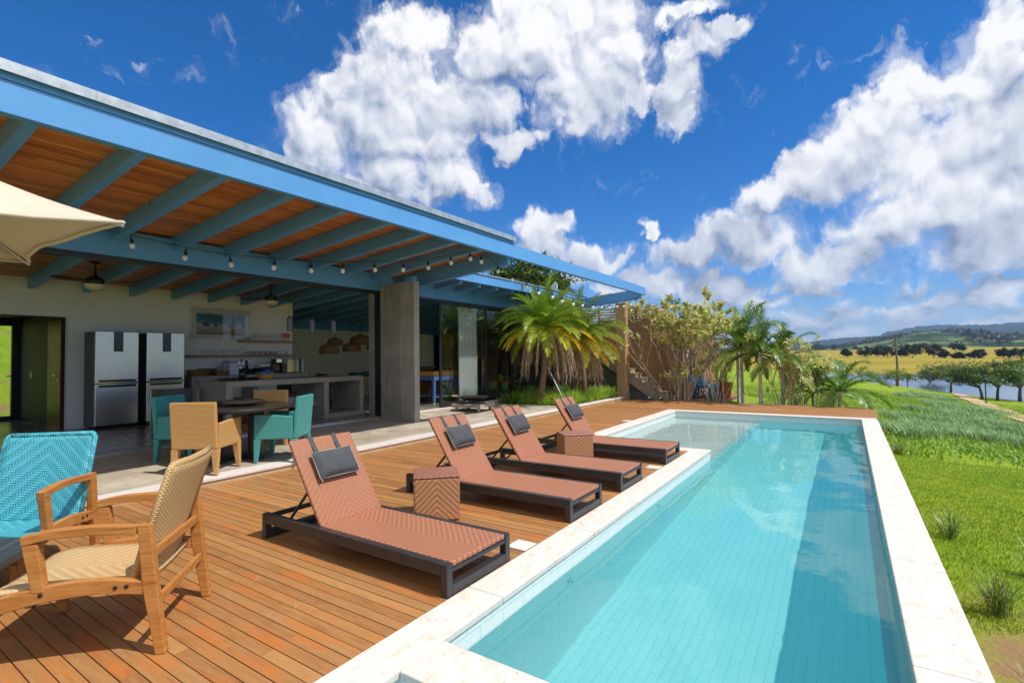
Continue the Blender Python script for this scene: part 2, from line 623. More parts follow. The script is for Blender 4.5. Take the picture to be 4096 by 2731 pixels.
def travertine(name, warm=1.0):
    m, nt, out = new_mat(name)
    P = nt.obj()
    wv = nt.vm('ADD', P, nt.vm('SCALE', nt.noise(P, 2.5, 3.0, 0.55, out=1), 0.28))
    n1 = nt.noise(nt.vm('MULTIPLY', wv, (2.4, 1.0, 1.0)), 7.5, 7.0, 0.66)
    n2 = nt.noise(wv, 16.0, 6.0, 0.65)
    col = nt.ramp(n1, [(0.30, (0.60, 0.51 + 0.04 * (1 - warm), 0.42 + 0.1 * (1 - warm))), (0.46, (0.67, 0.61, 0.535 + 0.06 * (1 - warm))), (0.62, (0.70, 0.66, 0.61)), (0.8, (0.65, 0.585, 0.51 + 0.06 * (1 - warm)))])
    v = nt.vor(nt.vm('MULTIPLY', nt.vm('ADD', wv, nt.vm('SCALE', nt.noise(P, 9.0, 2.0, 0.5, out=1), 0.10)), (2.2, 1.0, 1.0)), 3.6, 'DISTANCE_TO_EDGE')
    vein = nt.m('MULTIPLY', nt.mr(v, 0.0, 0.035, 1.0, 0.0), nt.mr(nt.noise(P, 5.1, 3.0, 0.6), 0.5, 0.66))
    col = nt.mix(nt.m('MULTIPLY', vein, 0.6), col, (0.42, 0.27, 0.16))
    pit = nt.m('MULTIPLY', nt.mr(nt.noise(P, 42.0, 2.0, 0.5), 0.66, 0.72), nt.mr(n2, 0.45, 0.6))
    col = nt.mix(nt.m('MULTIPLY', pit, 0.7), col, (0.30, 0.20, 0.12))
    nrm = nt.bump(nt.m('SUBTRACT', n2, nt.m('MULTIPLY', nt.m('MAXIMUM', pit, vein), 0.6)), 0.25, 0.004)
    bsdf(nt, out, col, 0.55, 0, nrm, 0.35)
    return m


def concrete(name, c1, c2, rough=0.75, boards=0.0, polish=False, scale=1.0, axis='x', bumpk=0.18):
    m, nt, out = new_mat(name)
    P = nt.obj()
    big = nt.noise(P, 1.1 * scale, 5.0, 0.62, 0.4)
    stain = nt.noise(nt.vm('MULTIPLY', P, (3.0, 3.0, 0.45)), 2.2 * scale, 5.0, 0.6, 0.3)
    fine = nt.noise(P, 28.0 * scale, 4.0, 0.6)
    col = nt.mix(nt.mr(big, 0.32, 0.68), c1, c2)
    col = nt.mix(nt.mr(stain, 0.52, 0.75, 0.0, 0.45), col, tuple(x * 0.55 for x in c1))
    col = nt.mix(nt.mr(fine, 0.3, 0.7, 0.0, 0.22), col, tuple(min(1, x * 1.25) for x in c2))
    h = nt.m('ADD', nt.m('MULTIPLY', fine, 0.5), nt.m('MULTIPLY', big, 0.5))
    if boards > 0:
        s = nt.sep(P)
        c = s[0] if axis == 'x' else s[1]
        fr = nt.m('FRACT', nt.m('DIVIDE', c, boards))
        gv = nt.m('MINIMUM', nt.mr(fr, 0.0, 0.03), nt.mr(fr, 1.0, 0.97))
        tone = nt.wn(nt.comb(nt.m('FLOOR', nt.m('DIVIDE', c, boards)), 5.5, 0))
        col = nt.mix(nt.m('MULTIPLY', tone, 0.40), col, tuple(x * 0.55 for x in c1))
        dr = nt.noise(nt.vm('MULTIPLY', P, (26, 26, 0.7)), 1.0, 5.0, 0.65, 0.4)
        col = nt.mix(nt.mr(dr, 0.55, 0.70, 0.0, 0.6), col, tuple(x * 0.42 for x in c1))
        col = nt.mix(nt.mr(gv, 0.0, 1.0, 0.5, 0.0), col, tuple(x * 0.4 for x in c1))
        grn = nt.noise(nt.vm('MULTIPLY', P, (40, 40, 1.2)), 1.0, 3.0, 0.6)
        h = nt.m('ADD', nt.m('MULTIPLY', gv, 0.6), nt.m('ADD', nt.m('MULTIPLY', grn, 0.35), nt.m('MULTIPLY', fine, 0.2)))
    r = nt.mr(big, 0.3, 0.7, rough - 0.08, rough + 0.08)
    bsdf(nt, out, col, r, 0, nt.bump(h, bumpk, 0.006), 0.45 if polish else 0.3)
    return m


def paint(name, col, rough=0.35, dirt=0.12):
    m, nt, out = new_mat(name)
    P = nt.obj()
    n1 = nt.noise(P, 1.3, 4.0, 0.6)
    n2 = nt.noise(nt.vm('MULTIPLY', P, (6, 6, 0.8)), 3.0, 4.0, 0.6)
    c = nt.mix(nt.mr(n1, 0.3, 0.7), tuple(x * (1 - dirt) for x in col), tuple(min(1, x * (1 + dirt * 0.6)) for x in col))
    c = nt.mix(nt.mr(n2, 0.55, 0.8, 0.0, dirt * 1.3), c, tuple(x * 0.6 for x in col))
    bsdf(nt, out, c, nt.mr(n1, 0.3, 0.7, rough - 0.06, rough + 0.1), 0, nt.bump(nt.noise(P, 35, 3, 0.6), 0.04, 0.004), 0.5)
    return m


def chevron_weave(name, c_lo, c_mid, c_hi, strand=0.0092, n=3, across='Y', along='X', rough=0.36, centre=0.0):
    """flat synthetic strands in a 3-over-3 twill that mirrors on the centre line (herringbone)"""
    m, nt, out = new_mat(name)
    P = nt.obj()
    s = dict(zip('XYZ', nt.sep(P)))
    u = nt.m('DIVIDE', nt.m('ABSOLUTE', nt.m('SUBTRACT', s[across], centre)), strand)
    v = nt.m('DIVIDE', nt.m('ADD', s[along], 20.0), strand)
    ui, vi = nt.m('FLOOR', u), nt.m('FLOOR', v)
    uf, vf = nt.m('FRACT', u), nt.m('FRACT', v)
    k = nt.m('MODULO', nt.m('ADD', ui, vi), 2.0 * n)
    up = nt.m('LESS_THAN', k, float(n) - 0.5)                 # 1: strand running across lies on top
    t = nt.m('DIVIDE', nt.m('ADD', nt.m('MODULO', k, float(n)), 0.5), float(n))
    crown = nt.m('SINE', nt.m('MULTIPLY', t, PI))
    pa = nt.m('SINE', nt.m('MULTIPLY', vf, PI))
    pb = nt.m('SINE', nt.m('MULTIPLY', uf, PI))
    prof = nt.m('ADD', nt.m('MULTIPLY', pa, up), nt.m('MULTIPLY', pb, nt.m('SUBTRACT', 1.0, up)))
    h = nt.m('MULTIPLY', nt.m('POWER', prof, 0.5), nt.m('ADD', 0.55, nt.m('MULTIPLY', crown, 0.45)))
    rnd = nt.wn(nt.comb(nt.m('MULTIPLY', ui, nt.m('SUBTRACT', 1.0, up)), nt.m('MULTIPLY', vi, up), up))
    col = nt.ramp(h, [(0.12, c_lo), (0.5, c_mid), (1.0, c_hi)])
    col = nt.mix(nt.m('MULTIPLY', nt.m('SUBTRACT', 1.0, up), 0.33), col, c_lo)  # lengthwise strands darkened: shading by strand direction put into the colour
    col = nt.mix(nt.m('MULTIPLY', rnd, 0.16), col, c_hi)
    bsdf(nt, out, col, rough, 0, nt.bump(h, 0.9, 0.006), 0.5)
    return m


def basket_weave(name, c_lo, c_mid, c_hi, w=0.026, hgt=0.013, rough=0.5, axes='boxmap', var=0.15):
    """small over-and-under plaiting, box-mapped on the object's own axes"""
    m, nt, out = new_mat(name)
    P = nt.obj()
    g = nt.n('ShaderNodeTexCoord').outputs['Normal']
    x, y, z = nt.sep(P)
    nx, ny, nz = (nt.m('ABSOLUTE', v) for v in nt.sep(g))
    fx = nt.m('GREATER_THAN', nx, ny)
    top = nt.m('GREATER_THAN', nz, 0.75)
    hor = nt.m('ADD', nt.m('MULTIPLY', y, fx), nt.m('MULTIPLY', x, nt.m('SUBTRACT', 1.0, fx)))
    hor = nt.m('ADD', nt.m('MULTIPLY', hor, nt.m('SUBTRACT', 1.0, top)), nt.m('MULTIPLY', x, top))
    ver = nt.m('ADD', nt.m('MULTIPLY', z, nt.m('SUBTRACT', 1.0, top)), nt.m('MULTIPLY', y, top))
    r = nt.m('DIVIDE', ver, hgt)
    ri = nt.m('FLOOR', r)
    rf = nt.m('FRACT', r)
    cc = nt.m('ADD', nt.m('DIVIDE', hor, w), nt.m('MULTIPLY', nt.m('MODULO', nt.m('ADD', ri, 1000), 2.0), 0.5))
    cf = nt.m('FRACT', cc)
    h = nt.m('MULTIPLY', nt.m('SINE', nt.m('MULTIPLY', rf, PI)), nt.m('POWER', nt.m('SINE', nt.m('MULTIPLY', cf, PI)), 0.7))
    rnd = nt.wn(nt.comb(ri, nt.m('FLOOR', cc), 0.9))
    col = nt.ramp(h, [(0.08, c_lo), (0.45, c_mid), (1.0, c_hi)])
    col = nt.mix(nt.m('MULTIPLY', rnd, var), col, c_lo)
    bsdf(nt, out, col, rough, 0, nt.bump(h, 0.8, 0.005), 0.4)
    return m


def tile_mat(name, col, grout, w=0.24, h=0.075, floor=False):
    m, nt, out = new_mat(name)
    P = nt.obj()
    x, y, z = nt.sep(P)
    g = nt.n('ShaderNodeTexCoord').outputs['Normal']
    nx, ny, nz = (nt.m('ABSOLUTE', v) for v in nt.sep(g))
    if floor:
        hor, ver = y, x
    else:
        fx = nt.m('GREATER_THAN', nx, ny)
        hor = nt.m('ADD', nt.m('MULTIPLY', y, fx), nt.m('MULTIPLY', x, nt.m('SUBTRACT', 1.0, fx)))
        ver = z
    r = nt.m('DIVIDE', ver, h)
    ri = nt.m('FLOOR', r)
    rf = nt.m('FRACT', r)
    c = nt.m('ADD', nt.m('DIVIDE', hor, w), nt.m('MULTIPLY', nt.m('MODULO', nt.m('ADD', ri, 1000), 2.0), 0.5))
    cf = nt.m('FRACT', c)
    gy = nt.m('MINIMUM', nt.mr(rf, 0.0, 0.07), nt.mr(rf, 1.0, 0.93))
    gx = nt.m('MINIMUM', nt.mr(cf, 0.0, 0.022), nt.mr(cf, 1.0, 0.978))
    gg = nt.m('MINIMUM', gx, gy)
    rnd = nt.wn(nt.comb(ri, nt.m('FLOOR', c), 0.9))
    cc = nt.mix(nt.m('MULTIPLY', rnd, 0.10), col, tuple(v * 0.82 for v in col))
    cc = nt.mix(gg, grout, cc)
    bsdf(nt, out, cc, 0.22, 0, nt.bump(gg, 0.25, 0.003), 0.5)
    return m


def leaf_mat(name, stops, rough=0.45, trans=0.25, attr='rnd', spec=0.4, patch=0.0):
    m, nt, out = new_mat(name)
    r = nt.attr(attr)
    if patch > 0:
        P = nt.obj()
        big = nt.m('ADD', nt.noise(P, 0.55, 4.0, 0.6), nt.m('MULTIPLY', nt.m('SUBTRACT', nt.noise(P, 3.2, 3.0, 0.6), 0.5), 0.7))
        r = nt.m('ADD', nt.m('MULTIPLY', r, 1 - patch), nt.m('MULTIPLY', nt.mr(big, 0.25, 0.75), patch))
    col = nt.ramp(r, stops)
    oi = nt.n('ShaderNodeObjectInfo').outputs['Random']
    hs = nt.n('ShaderNodeHueSaturation')
    nt.put(hs.inputs['Color'], col)
    nt.put(hs.inputs['Value'], nt.mr(oi, 0, 1, 0.88, 1.12))
    nt.put(hs.inputs['Hue'], nt.mr(oi, 0, 1, 0.492, 0.508))
    b = bsdf(nt, None, hs.outputs[0], rough, 0, None, spec)
    tr = nt.n('ShaderNodeBsdfTranslucent')
    nt.put(tr.inputs[0], hs.outputs[0])
    mx = nt.n('ShaderNodeMixShader')
    mx.inputs[0].default_value = trans
    nt.L.new(b.outputs[0], mx.inputs[1])
    nt.L.new(tr.outputs[0], mx.inputs[2])
    nt.L.new(mx.outputs[0], out.inputs[0])
    return m


def pane_mat(name, tint=(0.93, 0.96, 0.95), ior=1.5, refl=1.0):
    """thin sheet glass: sees through, mirrors by Fresnel"""
    m, nt, out = new_mat(name)
    tr = nt.n('ShaderNodeBsdfTransparent')
    nt.put(tr.inputs[0], tint)
    gl = nt.n('ShaderNodeBsdfGlossy')
    gl.inputs['Roughness'].default_value = 0.0
    fr = nt.n('ShaderNodeFresnel')
    bf = nt.n('ShaderNodeNewGeometry').outputs['Backfacing']
    nt.put(fr.inputs['IOR'], nt.mr(bf, 0.0, 1.0, ior, 1.0 / ior))
    mx = nt.n('ShaderNodeMixShader')
    nt.put(mx.inputs[0], nt.m('MULTIPLY', fr.outputs[0], refl, clamp=True))
    nt.L.new(tr.outputs[0], mx.inputs[1])
    nt.L.new(gl.outputs[0], mx.inputs[2])
    nt.L.new(mx.outputs[0], out.inputs[0])
    return m


BLUE = (0.116, 0.340, 0.70)
M = {}
M['blue'] = paint('sky_blue_steel_paint', BLUE, 0.33, 0.10)
M['ceiling'] = plank_ceiling('cedar_plank_ceiling')
M['deck'] = deck_mat('oiled_hardwood_deck')
M['trav'] = travertine('travertine_coping')
M['curb'] = travertine('white_kerb_stone', 0.3)
M['terrace'] = concrete('beige_smoothed_concrete', (0.29, 0.24, 0.175), (0.50, 0.44, 0.345), 0.62, scale=1.6, bumpk=0.08)  # light beige is the concrete's own colour
M['floor'] = concrete('dark_polished_concrete', (0.17, 0.142, 0.118), (0.29, 0.25, 0.21), 0.26, polish=True, scale=1.4, bumpk=0.03)
M['conc'] = concrete('board_marked_concrete', (0.30, 0.27, 0.215), (0.50, 0.46, 0.38), 0.75, boards=0.16, scale=1.3)
M['counter'] = concrete('cast_counter_concrete', (0.27, 0.245, 0.19), (0.37, 0.335, 0.265), 0.55, scale=2.0, bumpk=0.08)
M['tan'] = concrete('tan_render', (0.38, 0.22, 0.11), (0.46, 0.28, 0.15), 0.8, scale=2.2, bumpk=0.25)
M['stair'] = concrete('stair_concrete', (0.33, 0.255, 0.175), (0.44, 0.35, 0.25), 0.8, scale=2.5)
M['whitewall'] = plain('warm_white_plaster', (0.80, 0.755, 0.70), 0.8, var=0.05, scale=2.0, bumpk=0.08, bscale=30)
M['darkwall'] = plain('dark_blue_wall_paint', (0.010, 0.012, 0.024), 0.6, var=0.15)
M['black'] = plain('black_anodised_aluminium', (0.018, 0.018, 0.02), 0.35, 0.0, var=0.2, scale=20)
M['alu'] = plain('bare_aluminium_track', (0.62, 0.60, 0.57), 0.35, 0.8, var=0.1, scale=30)
M['galv'] = plain('galvanised_flashing', (0.50, 0.54, 0.58), 0.42, 0.55, var=0.22, scale=9, bumpk=0.04, bscale=18)
M['riser'] = concrete('tan_step_riser', (0.44, 0.30, 0.16), (0.56, 0.40, 0.23), 0.8, scale=4)
M['gap'] = plain('shadow_void', (0.012, 0.009, 0.007), 0.9)  # near-black: shade below the deck and in the doorway put into the colour
M['loungerframe'] = plain('charcoal_powder_coat', (0.032, 0.031, 0.033), 0.38, 0.0, var=0.25, scale=14, bumpk=0.06, bscale=220)
_a, _b, _c = (0.16, 0.046, 0.020), (0.45, 0.155, 0.072), (0.62, 0.29, 0.17)
M['seatweave'] = chevron_weave('brown_chevron_strand_seat', _a, _b, _c, 0.0088, 3, 'Y', 'X', 0.38)
M['backweave'] = chevron_weave('brown_chevron_strand_back', _a, _b, _c, 0.0088, 3, 'Y', 'X', 0.34)
M['cubeweave'] = chevron_weave('brown_chevron_strand_table', (0.15, 0.05, 0.018), (0.42, 0.17, 0.065), (0.62, 0.31, 0.15), 0.0092, 3, 'X', 'Z', 0.36)
M['cubesideweave'] = chevron_weave('brown_chevron_strand_table_side', (0.15, 0.05, 0.018), (0.42, 0.17, 0.065), (0.62, 0.31, 0.15), 0.0092, 3, 'Y', 'Z', 0.36)
M['cubetop'] = chevron_weave('brown_chevron_strand_table_top', (0.13, 0.042, 0.024), (0.34, 0.13, 0.08), (0.5, 0.23, 0.16), 0.0092, 3, 'X', 'Y', 0.36)
M['cushion'] = plain('charcoal_outdoor_canvas', (0.060, 0.064, 0.070), 0.85, var=0.15, scale=12, bumpk=0.12, bscale=160)
M['zip'] = plain('pale_zip_and_piping', (0.5, 0.48, 0.45), 0.4, 0.3)
M['beigeweave'] = basket_weave('honey_plaited_strand', (0.34, 0.16, 0.035), (0.66, 0.37, 0.115), (0.80, 0.52, 0.22), 0.030, 0.015, 0.42)
M['tealweave'] = basket_weave('turquoise_plaited_strand', (0.012, 0.15, 0.14), (0.07, 0.40, 0.37), (0.17, 0.56, 0.52), 0.030, 0.015, 0.42)
M['rattan'] = chevron_weave('pale_rattan_chevron', (0.36, 0.20, 0.07), (0.66, 0.43, 0.19), (0.78, 0.57, 0.31), 0.011, 3, 'X', 'Y', 0.42)
M['rattanback'] = basket_weave('pale_rattan_plait', (0.35, 0.19, 0.065), (0.64, 0.41, 0.18), (0.77, 0.56, 0.30), 0.028, 0.010, 0.42)
M['tealchev'] = chevron_weave('turquoise_chevron_strand', (0.006, 0.16, 0.23), (0.025, 0.38, 0.49), (0.16, 0.56, 0.66), 0.0155, 3, 'X', 'Z', 0.4)
M['tealseat'] = chevron_weave('turquoise_chevron_strand_seat', (0.006, 0.16, 0.23), (0.025, 0.38, 0.49), (0.16, 0.56, 0.66), 0.0155, 3, 'X', 'Y', 0.4)
M['teak'] = wood('golden_armchair_timber', (0.28, 0.090, 0.018), (0.46, 0.180, 0.038), (0.54, 0.275, 0.09), 0.42, 'Y', 2.0)
M['shelfwood'] = wood('orange_shelf_timber', (0.22, 0.08, 0.02), (0.38, 0.15, 0.04), (0.46, 0.2, 0.06), 0.4, 'Y', 1.5)
M['orangewood'] = wood('bright_orange_timber', (0.50, 0.19, 0.035), (0.66, 0.29, 0.06), (0.72, 0.36, 0.09), 0.4, 'Y', 1.5)
M['redwood'] = wood('dark_red_door_timber', (0.06, 0.012, 0.008), (0.10, 0.02, 0.012), (0.14, 0.03, 0.016), 0.35, 'Z', 1.5)
M['railwood'] = wood('orange_rail_timber', (0.42, 0.13, 0.03), (0.55, 0.19, 0.045), (0.6, 0.24, 0.06), 0.5, 'X', 1.5)
M['darktable'] = wood('dark_stained_table_timber', (0.012, 0.010, 0.009), (0.030, 0.024, 0.021), (0.060, 0.048, 0.040), 0.28, 'X', 1.5, 0.12)
M['slattable'] = wood('charcoal_table_slats', (0.022, 0.024, 0.027), (0.042, 0.046, 0.052), (0.075, 0.08, 0.088), 0.45, 'X', 1.5, 0.2)
M['steel'] = plain('brushed_stainless', (0.60, 0.58, 0.55), 0.27, 0.95, var=0.05, scale=5)
M['fridgeside'] = plain('dark_fridge_side', (0.07, 0.07, 0.065), 0.35, 0.3)
M['blackgloss'] = plain('black_glossy_plastic', (0.008, 0.009, 0.011), 0.12)
M['navy'] = plain('navy_glass_panel', (0.006, 0.010, 0.028), 0.1)
M['chrome'] = plain('chrome', (0.72, 0.72, 0.72), 0.15, 1.0)
M['greyfabric'] = plain('grey_seat_cushion', (0.22, 0.25, 0.30), 0.85, var=0.1)
M['white'] = plain('white_plastic', (0.74, 0.73, 0.74), 0.4)
M['lilac'] = plain('pale_lilac_appliance', (0.62, 0.60, 0.72), 0.35)
M['pendant'] = plain('grey_metal_pendant', (0.20, 0.21, 0.24), 0.45, 0.3)
M['seagrass'] = basket_weave('brown_seagrass_plait', (0.10, 0.045, 0.012), (0.27, 0.135, 0.045), (0.40, 0.22, 0.085), 0.030, 0.014, 0.7)
M['lightbasket'] = basket_weave('pale_cane_plait', (0.26, 0.12, 0.03), (0.52, 0.30, 0.10), (0.66, 0.42, 0.18), 0.022, 0.012, 0.6)
M['curtain'] = leaf_mat('taupe_curtain_cloth', [(0.0, (0.62, 0.56, 0.45)), (1.0, (0.60, 0.53, 0.44))], 0.9, 0.14)
M['whitecurtain'] = plain('white_sheer_curtain', (0.76, 0.76, 0.73), 0.85, var=0.04, scale=20)
M['canvas'] = plain('cream_umbrella_canvas', (0.56, 0.485, 0.37), 0.85, var=0.06, scale=3, bumpk=0.05, bscale=90)
M['bulb'] = plain('frosted_bulb_glass', (0.86, 0.83, 0.78), 0.25, spec=0.6)
M['rubber'] = plain('black_rubber', (0.012, 0.012, 0.012), 0.6)
M['fanwood'] = plain('dark_fan_blade', (0.06, 0.032, 0.018), 0.5, var=0.3, scale=10)
M['fanmetal'] = plain('bronze_fan_motor', (0.04, 0.028, 0.02), 0.35, 0.6)
M['opal'] = plain('opal_glass_bowl', (0.70, 0.62, 0.47), 0.25)
M['gameblue'] = plain('blue_table_paint', (0.11, 0.21, 0.52), 0.4, var=0.1)
M['vase'] = plain('lime_yellow_glaze', (0.50, 0.52, 0.015), 0.15)
M['orangeglass'] = plain('orange_goblet_plastic', (0.85, 0.20, 0.01), 0.12, spec=0.6, **{'Transmission Weight': 0.3})
M['glass'] = pane_mat('clear_drinking_glass', (0.965, 0.975, 0.975), 1.5, 1.5)
M['pane'] = pane_mat('window_pane', (0.90, 0.94, 0.93), 1.52, 1.9)
M['bluecloth'] = plain('bright_blue_cloth', (0.04, 0.20, 0.62), 0.8, var=0.2)
M['terracotta'] = plain('terracotta_pot', (0.58, 0.17, 0.06), 0.7, var=0.12)
M['sofablue'] = plain('blue_painted_sofa', (0.05, 0.24, 0.42), 0.4)
M['sofacushion'] = plain('pale_blue_cushion', (0.17, 0.34, 0.62), 0.8)
M['granite'] = concrete('rough_stone_slab', (0.30, 0.26, 0.20), (0.44, 0.39, 0.31), 0.85, scale=6, bumpk=0.5)
M['iron'] = plain('rusty_dark_iron', (0.035, 0.026, 0.022), 0.5, 0.5, var=0.4, scale=12)
M['ash'] = plain('grey_ash', (0.25, 0.22, 0.19), 0.9, var=0.4, scale=30, bumpk=0.6, bscale=40)
M['bark'] = plain('palm_trunk_bark', (0.20, 0.12, 0.065), 0.9, var=0.4, scale=16, bumpk=1.0, bscale=26)
M['palebark'] = plain('pale_palm_trunk', (0.66, 0.62, 0.54), 0.8, var=0.3, scale=9, bumpk=0.4, bscale=22)
M['twig'] = plain('grey_brown_stems', (0.48, 0.37, 0.255), 0.85, var=0.3, scale=8, bumpk=0.3)
M['treebark'] = plain('tree_bark', (0.16, 0.12, 0.085), 0.9, var=0.3, scale=4, bumpk=0.6, bscale=12)
M['soil'] = plain('dark_bed_soil', (0.10, 0.065, 0.035), 0.95, var=0.4, scale=12, bumpk=0.6)
M['palmleaf'] = leaf_mat('palm_frond_green', [(0.0, (0.10, 0.19, 0.014)), (0.4, (0.24, 0.36, 0.022)), (0.68, (0.42, 0.46, 0.03)), (0.86, (0.66, 0.52, 0.03)), (1.0, (0.85, 0.44, 0.02))], 0.34, 0.35)
M['deadfrond'] = leaf_mat('dead_frond_straw', [(0.0, (0.30, 0.20, 0.13)), (1.0, (0.58, 0.44, 0.31))], 0.8, 0.15)
M['areca'] = leaf_mat('areca_frond_green', [(0.0, (0.065, 0.15, 0.02)), (0.5, (0.17, 0.28, 0.035)), (0.8, (0.36, 0.40, 0.08)), (1.0, (0.58, 0.48, 0.16))], 0.34, 0.35)
M['croton'] = leaf_mat('yellow_variegated_leaf', [(0.0, (0.28, 0.35, 0.05)), (0.35, (0.58, 0.60, 0.13)), (0.7, (0.80, 0.76, 0.26)), (1.0, (0.90, 0.85, 0.46))], 0.45, 0.25)
M['treeleaf'] = leaf_mat('tree_leaf_green', [(0.0, (0.05, 0.10, 0.012)), (0.5, (0.11, 0.19, 0.018)), (1.0, (0.24, 0.31, 0.03))], 0.5, 0.22)
M['lakeleaf'] = leaf_mat('lakeside_leaf_green', [(0.0, (0.035, 0.085, 0.016)), (0.5, (0.075, 0.15, 0.024)), (1.0, (0.15, 0.22, 0.03))], 0.5, 0.2)
M['youngleaf'] = leaf_mat('young_tree_leaf_green', [(0.0, (0.09, 0.17, 0.02)), (0.5, (0.19, 0.28, 0.03)), (1.0, (0.34, 0.38, 0.045))], 0.5, 0.25)
M['darkleaf'] = leaf_mat('far_tree_dark_leaf', [(0.0, (0.016, 0.026, 0.012)), (1.0, (0.048, 0.062, 0.022))], 0.6, 0.15)
M['bladegrass'] = leaf_mat('liriope_blade_green', [(0.0, (0.16, 0.30, 0.022)), (0.6, (0.36, 0.54, 0.04)), (1.0, (0.60, 0.64, 0.13))], 0.4, 0.3)
M['lawnblade'] = leaf_mat('lawn_blade', [(0.0, (0.11, 0.22, 0.008)), (0.4, (0.22, 0.345, 0.012)), (0.75, (0.34, 0.43, 0.020)), (1.0, (0.50, 0.46, 0.07))], 0.55, 0.3, patch=0.6)
M['weedleaf'] = leaf_mat('meadow_weed_leaf', [(0.0, (0.06, 0.15, 0.012)), (0.45, (0.15, 0.29, 0.020)), (0.8, (0.27, 0.40, 0.05)), (1.0, (0.42, 0.46, 0.12))], 0.5, 0.3, patch=0.6)
M['tallblade'] = leaf_mat('grey_green_tall_grass', [(0.0, (0.11, 0.22, 0.05)), (0.6, (0.25, 0.40, 0.15)), (1.0, (0.48, 0.60, 0.34))], 0.4, 0.25, patch=0.4)
M['bigleaf'] = leaf_mat('broad_glossy_leaf', [(0.0, (0.05, 0.13, 0.01)), (1.0, (0.16, 0.28, 0.02))], 0.3, 0.3)


def ground_mat(name):
    m, nt, out = new_mat(name)
    P = nt.obj()
    n1 = nt.noise(P, 0.35, 5.0, 0.6)
    n2 = nt.noise(P, 3.0, 5.0, 0.65)
    n3 = nt.noise(P, 38.0, 4.0, 0.7)
    c = nt.ramp(n2, [(0.25, (0.11, 0.21, 0.010)), (0.5, (0.20, 0.31, 0.014)), (0.75, (0.30, 0.38, 0.025))])
    c = nt.mix(nt.mr(n1, 0.40, 0.65, 0.0, 0.5), c, (0.33, 0.36, 0.03))
    c = nt.mix(nt.mr(n3, 0.35, 0.62, 0.3, 0.0), c, (0.07, 0.14, 0.010))
    x, y, z = nt.sep(P)
    # bare red earth by the near end of the pool and thin patches elsewhere
    bx = nt.vm('LENGTH', nt.vm('MULTIPLY', nt.vm('SUBTRACT', P, (1.0, 3.75, 0.0)), (1.5, 0.75, 0.0)))
    bare = nt.mr(nt.m('ADD', bx, nt.m('MULTIPLY', nt.m('SUBTRACT', n2, 0.5), 1.6)), 0.35, 0.95, 1.0, 0.0)
    sp = nt.mr(nt.noise(P, 1.1, 4.0, 0.65), 0.64, 0.74, 0.0, 0.6)
    bk = nt.m('MULTIPLY', nt.mr(x, -16.0, -20.0), nt.mr(nt.noise(P, 0.7, 4.0, 0.6), 0.52, 0.62, 0.0, 0.9))
    c = nt.mix(nt.m('MAXIMUM', nt.m('MAXIMUM', bare, sp), bk), c, nt.mix(n3, (0.22, 0.115, 0.06), (0.36, 0.22, 0.12)))
    bsdf(nt, out, c, 0.9, 0, nt.bump(nt.m('ADD', n3, n2), 0.7, 0.03), 0.15)
    return m


def far_mat(name, stops, s1, s2, rough=0.95, stretch=(1, 1, 1)):
    m, nt, out = new_mat(name)
    P = nt.vm('MULTIPLY', nt.obj(), stretch)
    a = nt.noise(P, s1, 5.0, 0.62)
    b = nt.noise(P, s2, 4.0, 0.65)
    f = nt.m('ADD', nt.m('MULTIPLY', a, 0.62), nt.m('MULTIPLY', b, 0.38))
    c = nt.ramp(f, stops)
    bsdf(nt, out, c, rough, 0, nt.bump(b, 0.6, 1.0 / s2 * 0.3), 0.1)
    return m


M['ground'] = ground_mat('meadow_ground')
M['field'] = far_mat('yellow_crop_field', [(0.36, (0.235, 0.190, 0.022)), (0.5, (0.315, 0.245, 0.030)), (0.64, (0.37, 0.285, 0.045))], 0.02, 0.35, stretch=(0.4, 1.0, 1.0))
M['hill'] = far_mat('scrub_and_pasture_hill', [(0.40, (0.016, 0.034, 0.010)), (0.49, (0.030, 0.054, 0.016)), (0.52, (0.12, 0.17, 0.04)), (0.62, (0.20, 0.25, 0.07))], 0.0075, 0.045)
M['ridge'] = far_mat('wooded_ridge', [(0.4, (0.012, 0.024, 0.022)), (0.6, (0.022, 0.042, 0.034))], 0.004, 0.03)
M['path'] = plain('pale_earth_path', (0.50, 0.34, 0.20), 0.95, var=0.15, scale=2, bumpk=0.3)


def water_mat(name, bumpk, scale, stretch=(1, 1, 1), tint=(0.99, 1.0, 1.0)):
    m, nt, out = new_mat(name)
    P = nt.vm('MULTIPLY', nt.obj(), stretch)
    h = nt.m('ADD', nt.noise(P, scale, 3.0, 0.5, 0.4), nt.m('MULTIPLY', nt.noise(P, scale * 3.1, 2.0, 0.5, 0.3), 0.3))
    return m, nt, out, nt.bump(h, bumpk, 0.02)


# ================================================================== the setting
def gridmesh(x0, x1, y0, y1, nx, ny, fz):
    X, Y = np.meshgrid(np.linspace(x0, x1, nx), np.linspace(y0, y1, ny))
    V = np.stack([X, Y, fz(X, Y)], -1).reshape(-1, 3).tolist()
    F = [(j * nx + i, j * nx + i + 1, (j + 1) * nx + i + 1, (j + 1) * nx + i) for j in range(ny - 1) for i in range(nx - 1)]
    return V, F


def sstep(t):
    t = np.clip(t, 0, 1)
    return t * t * (3 - 2 * t)


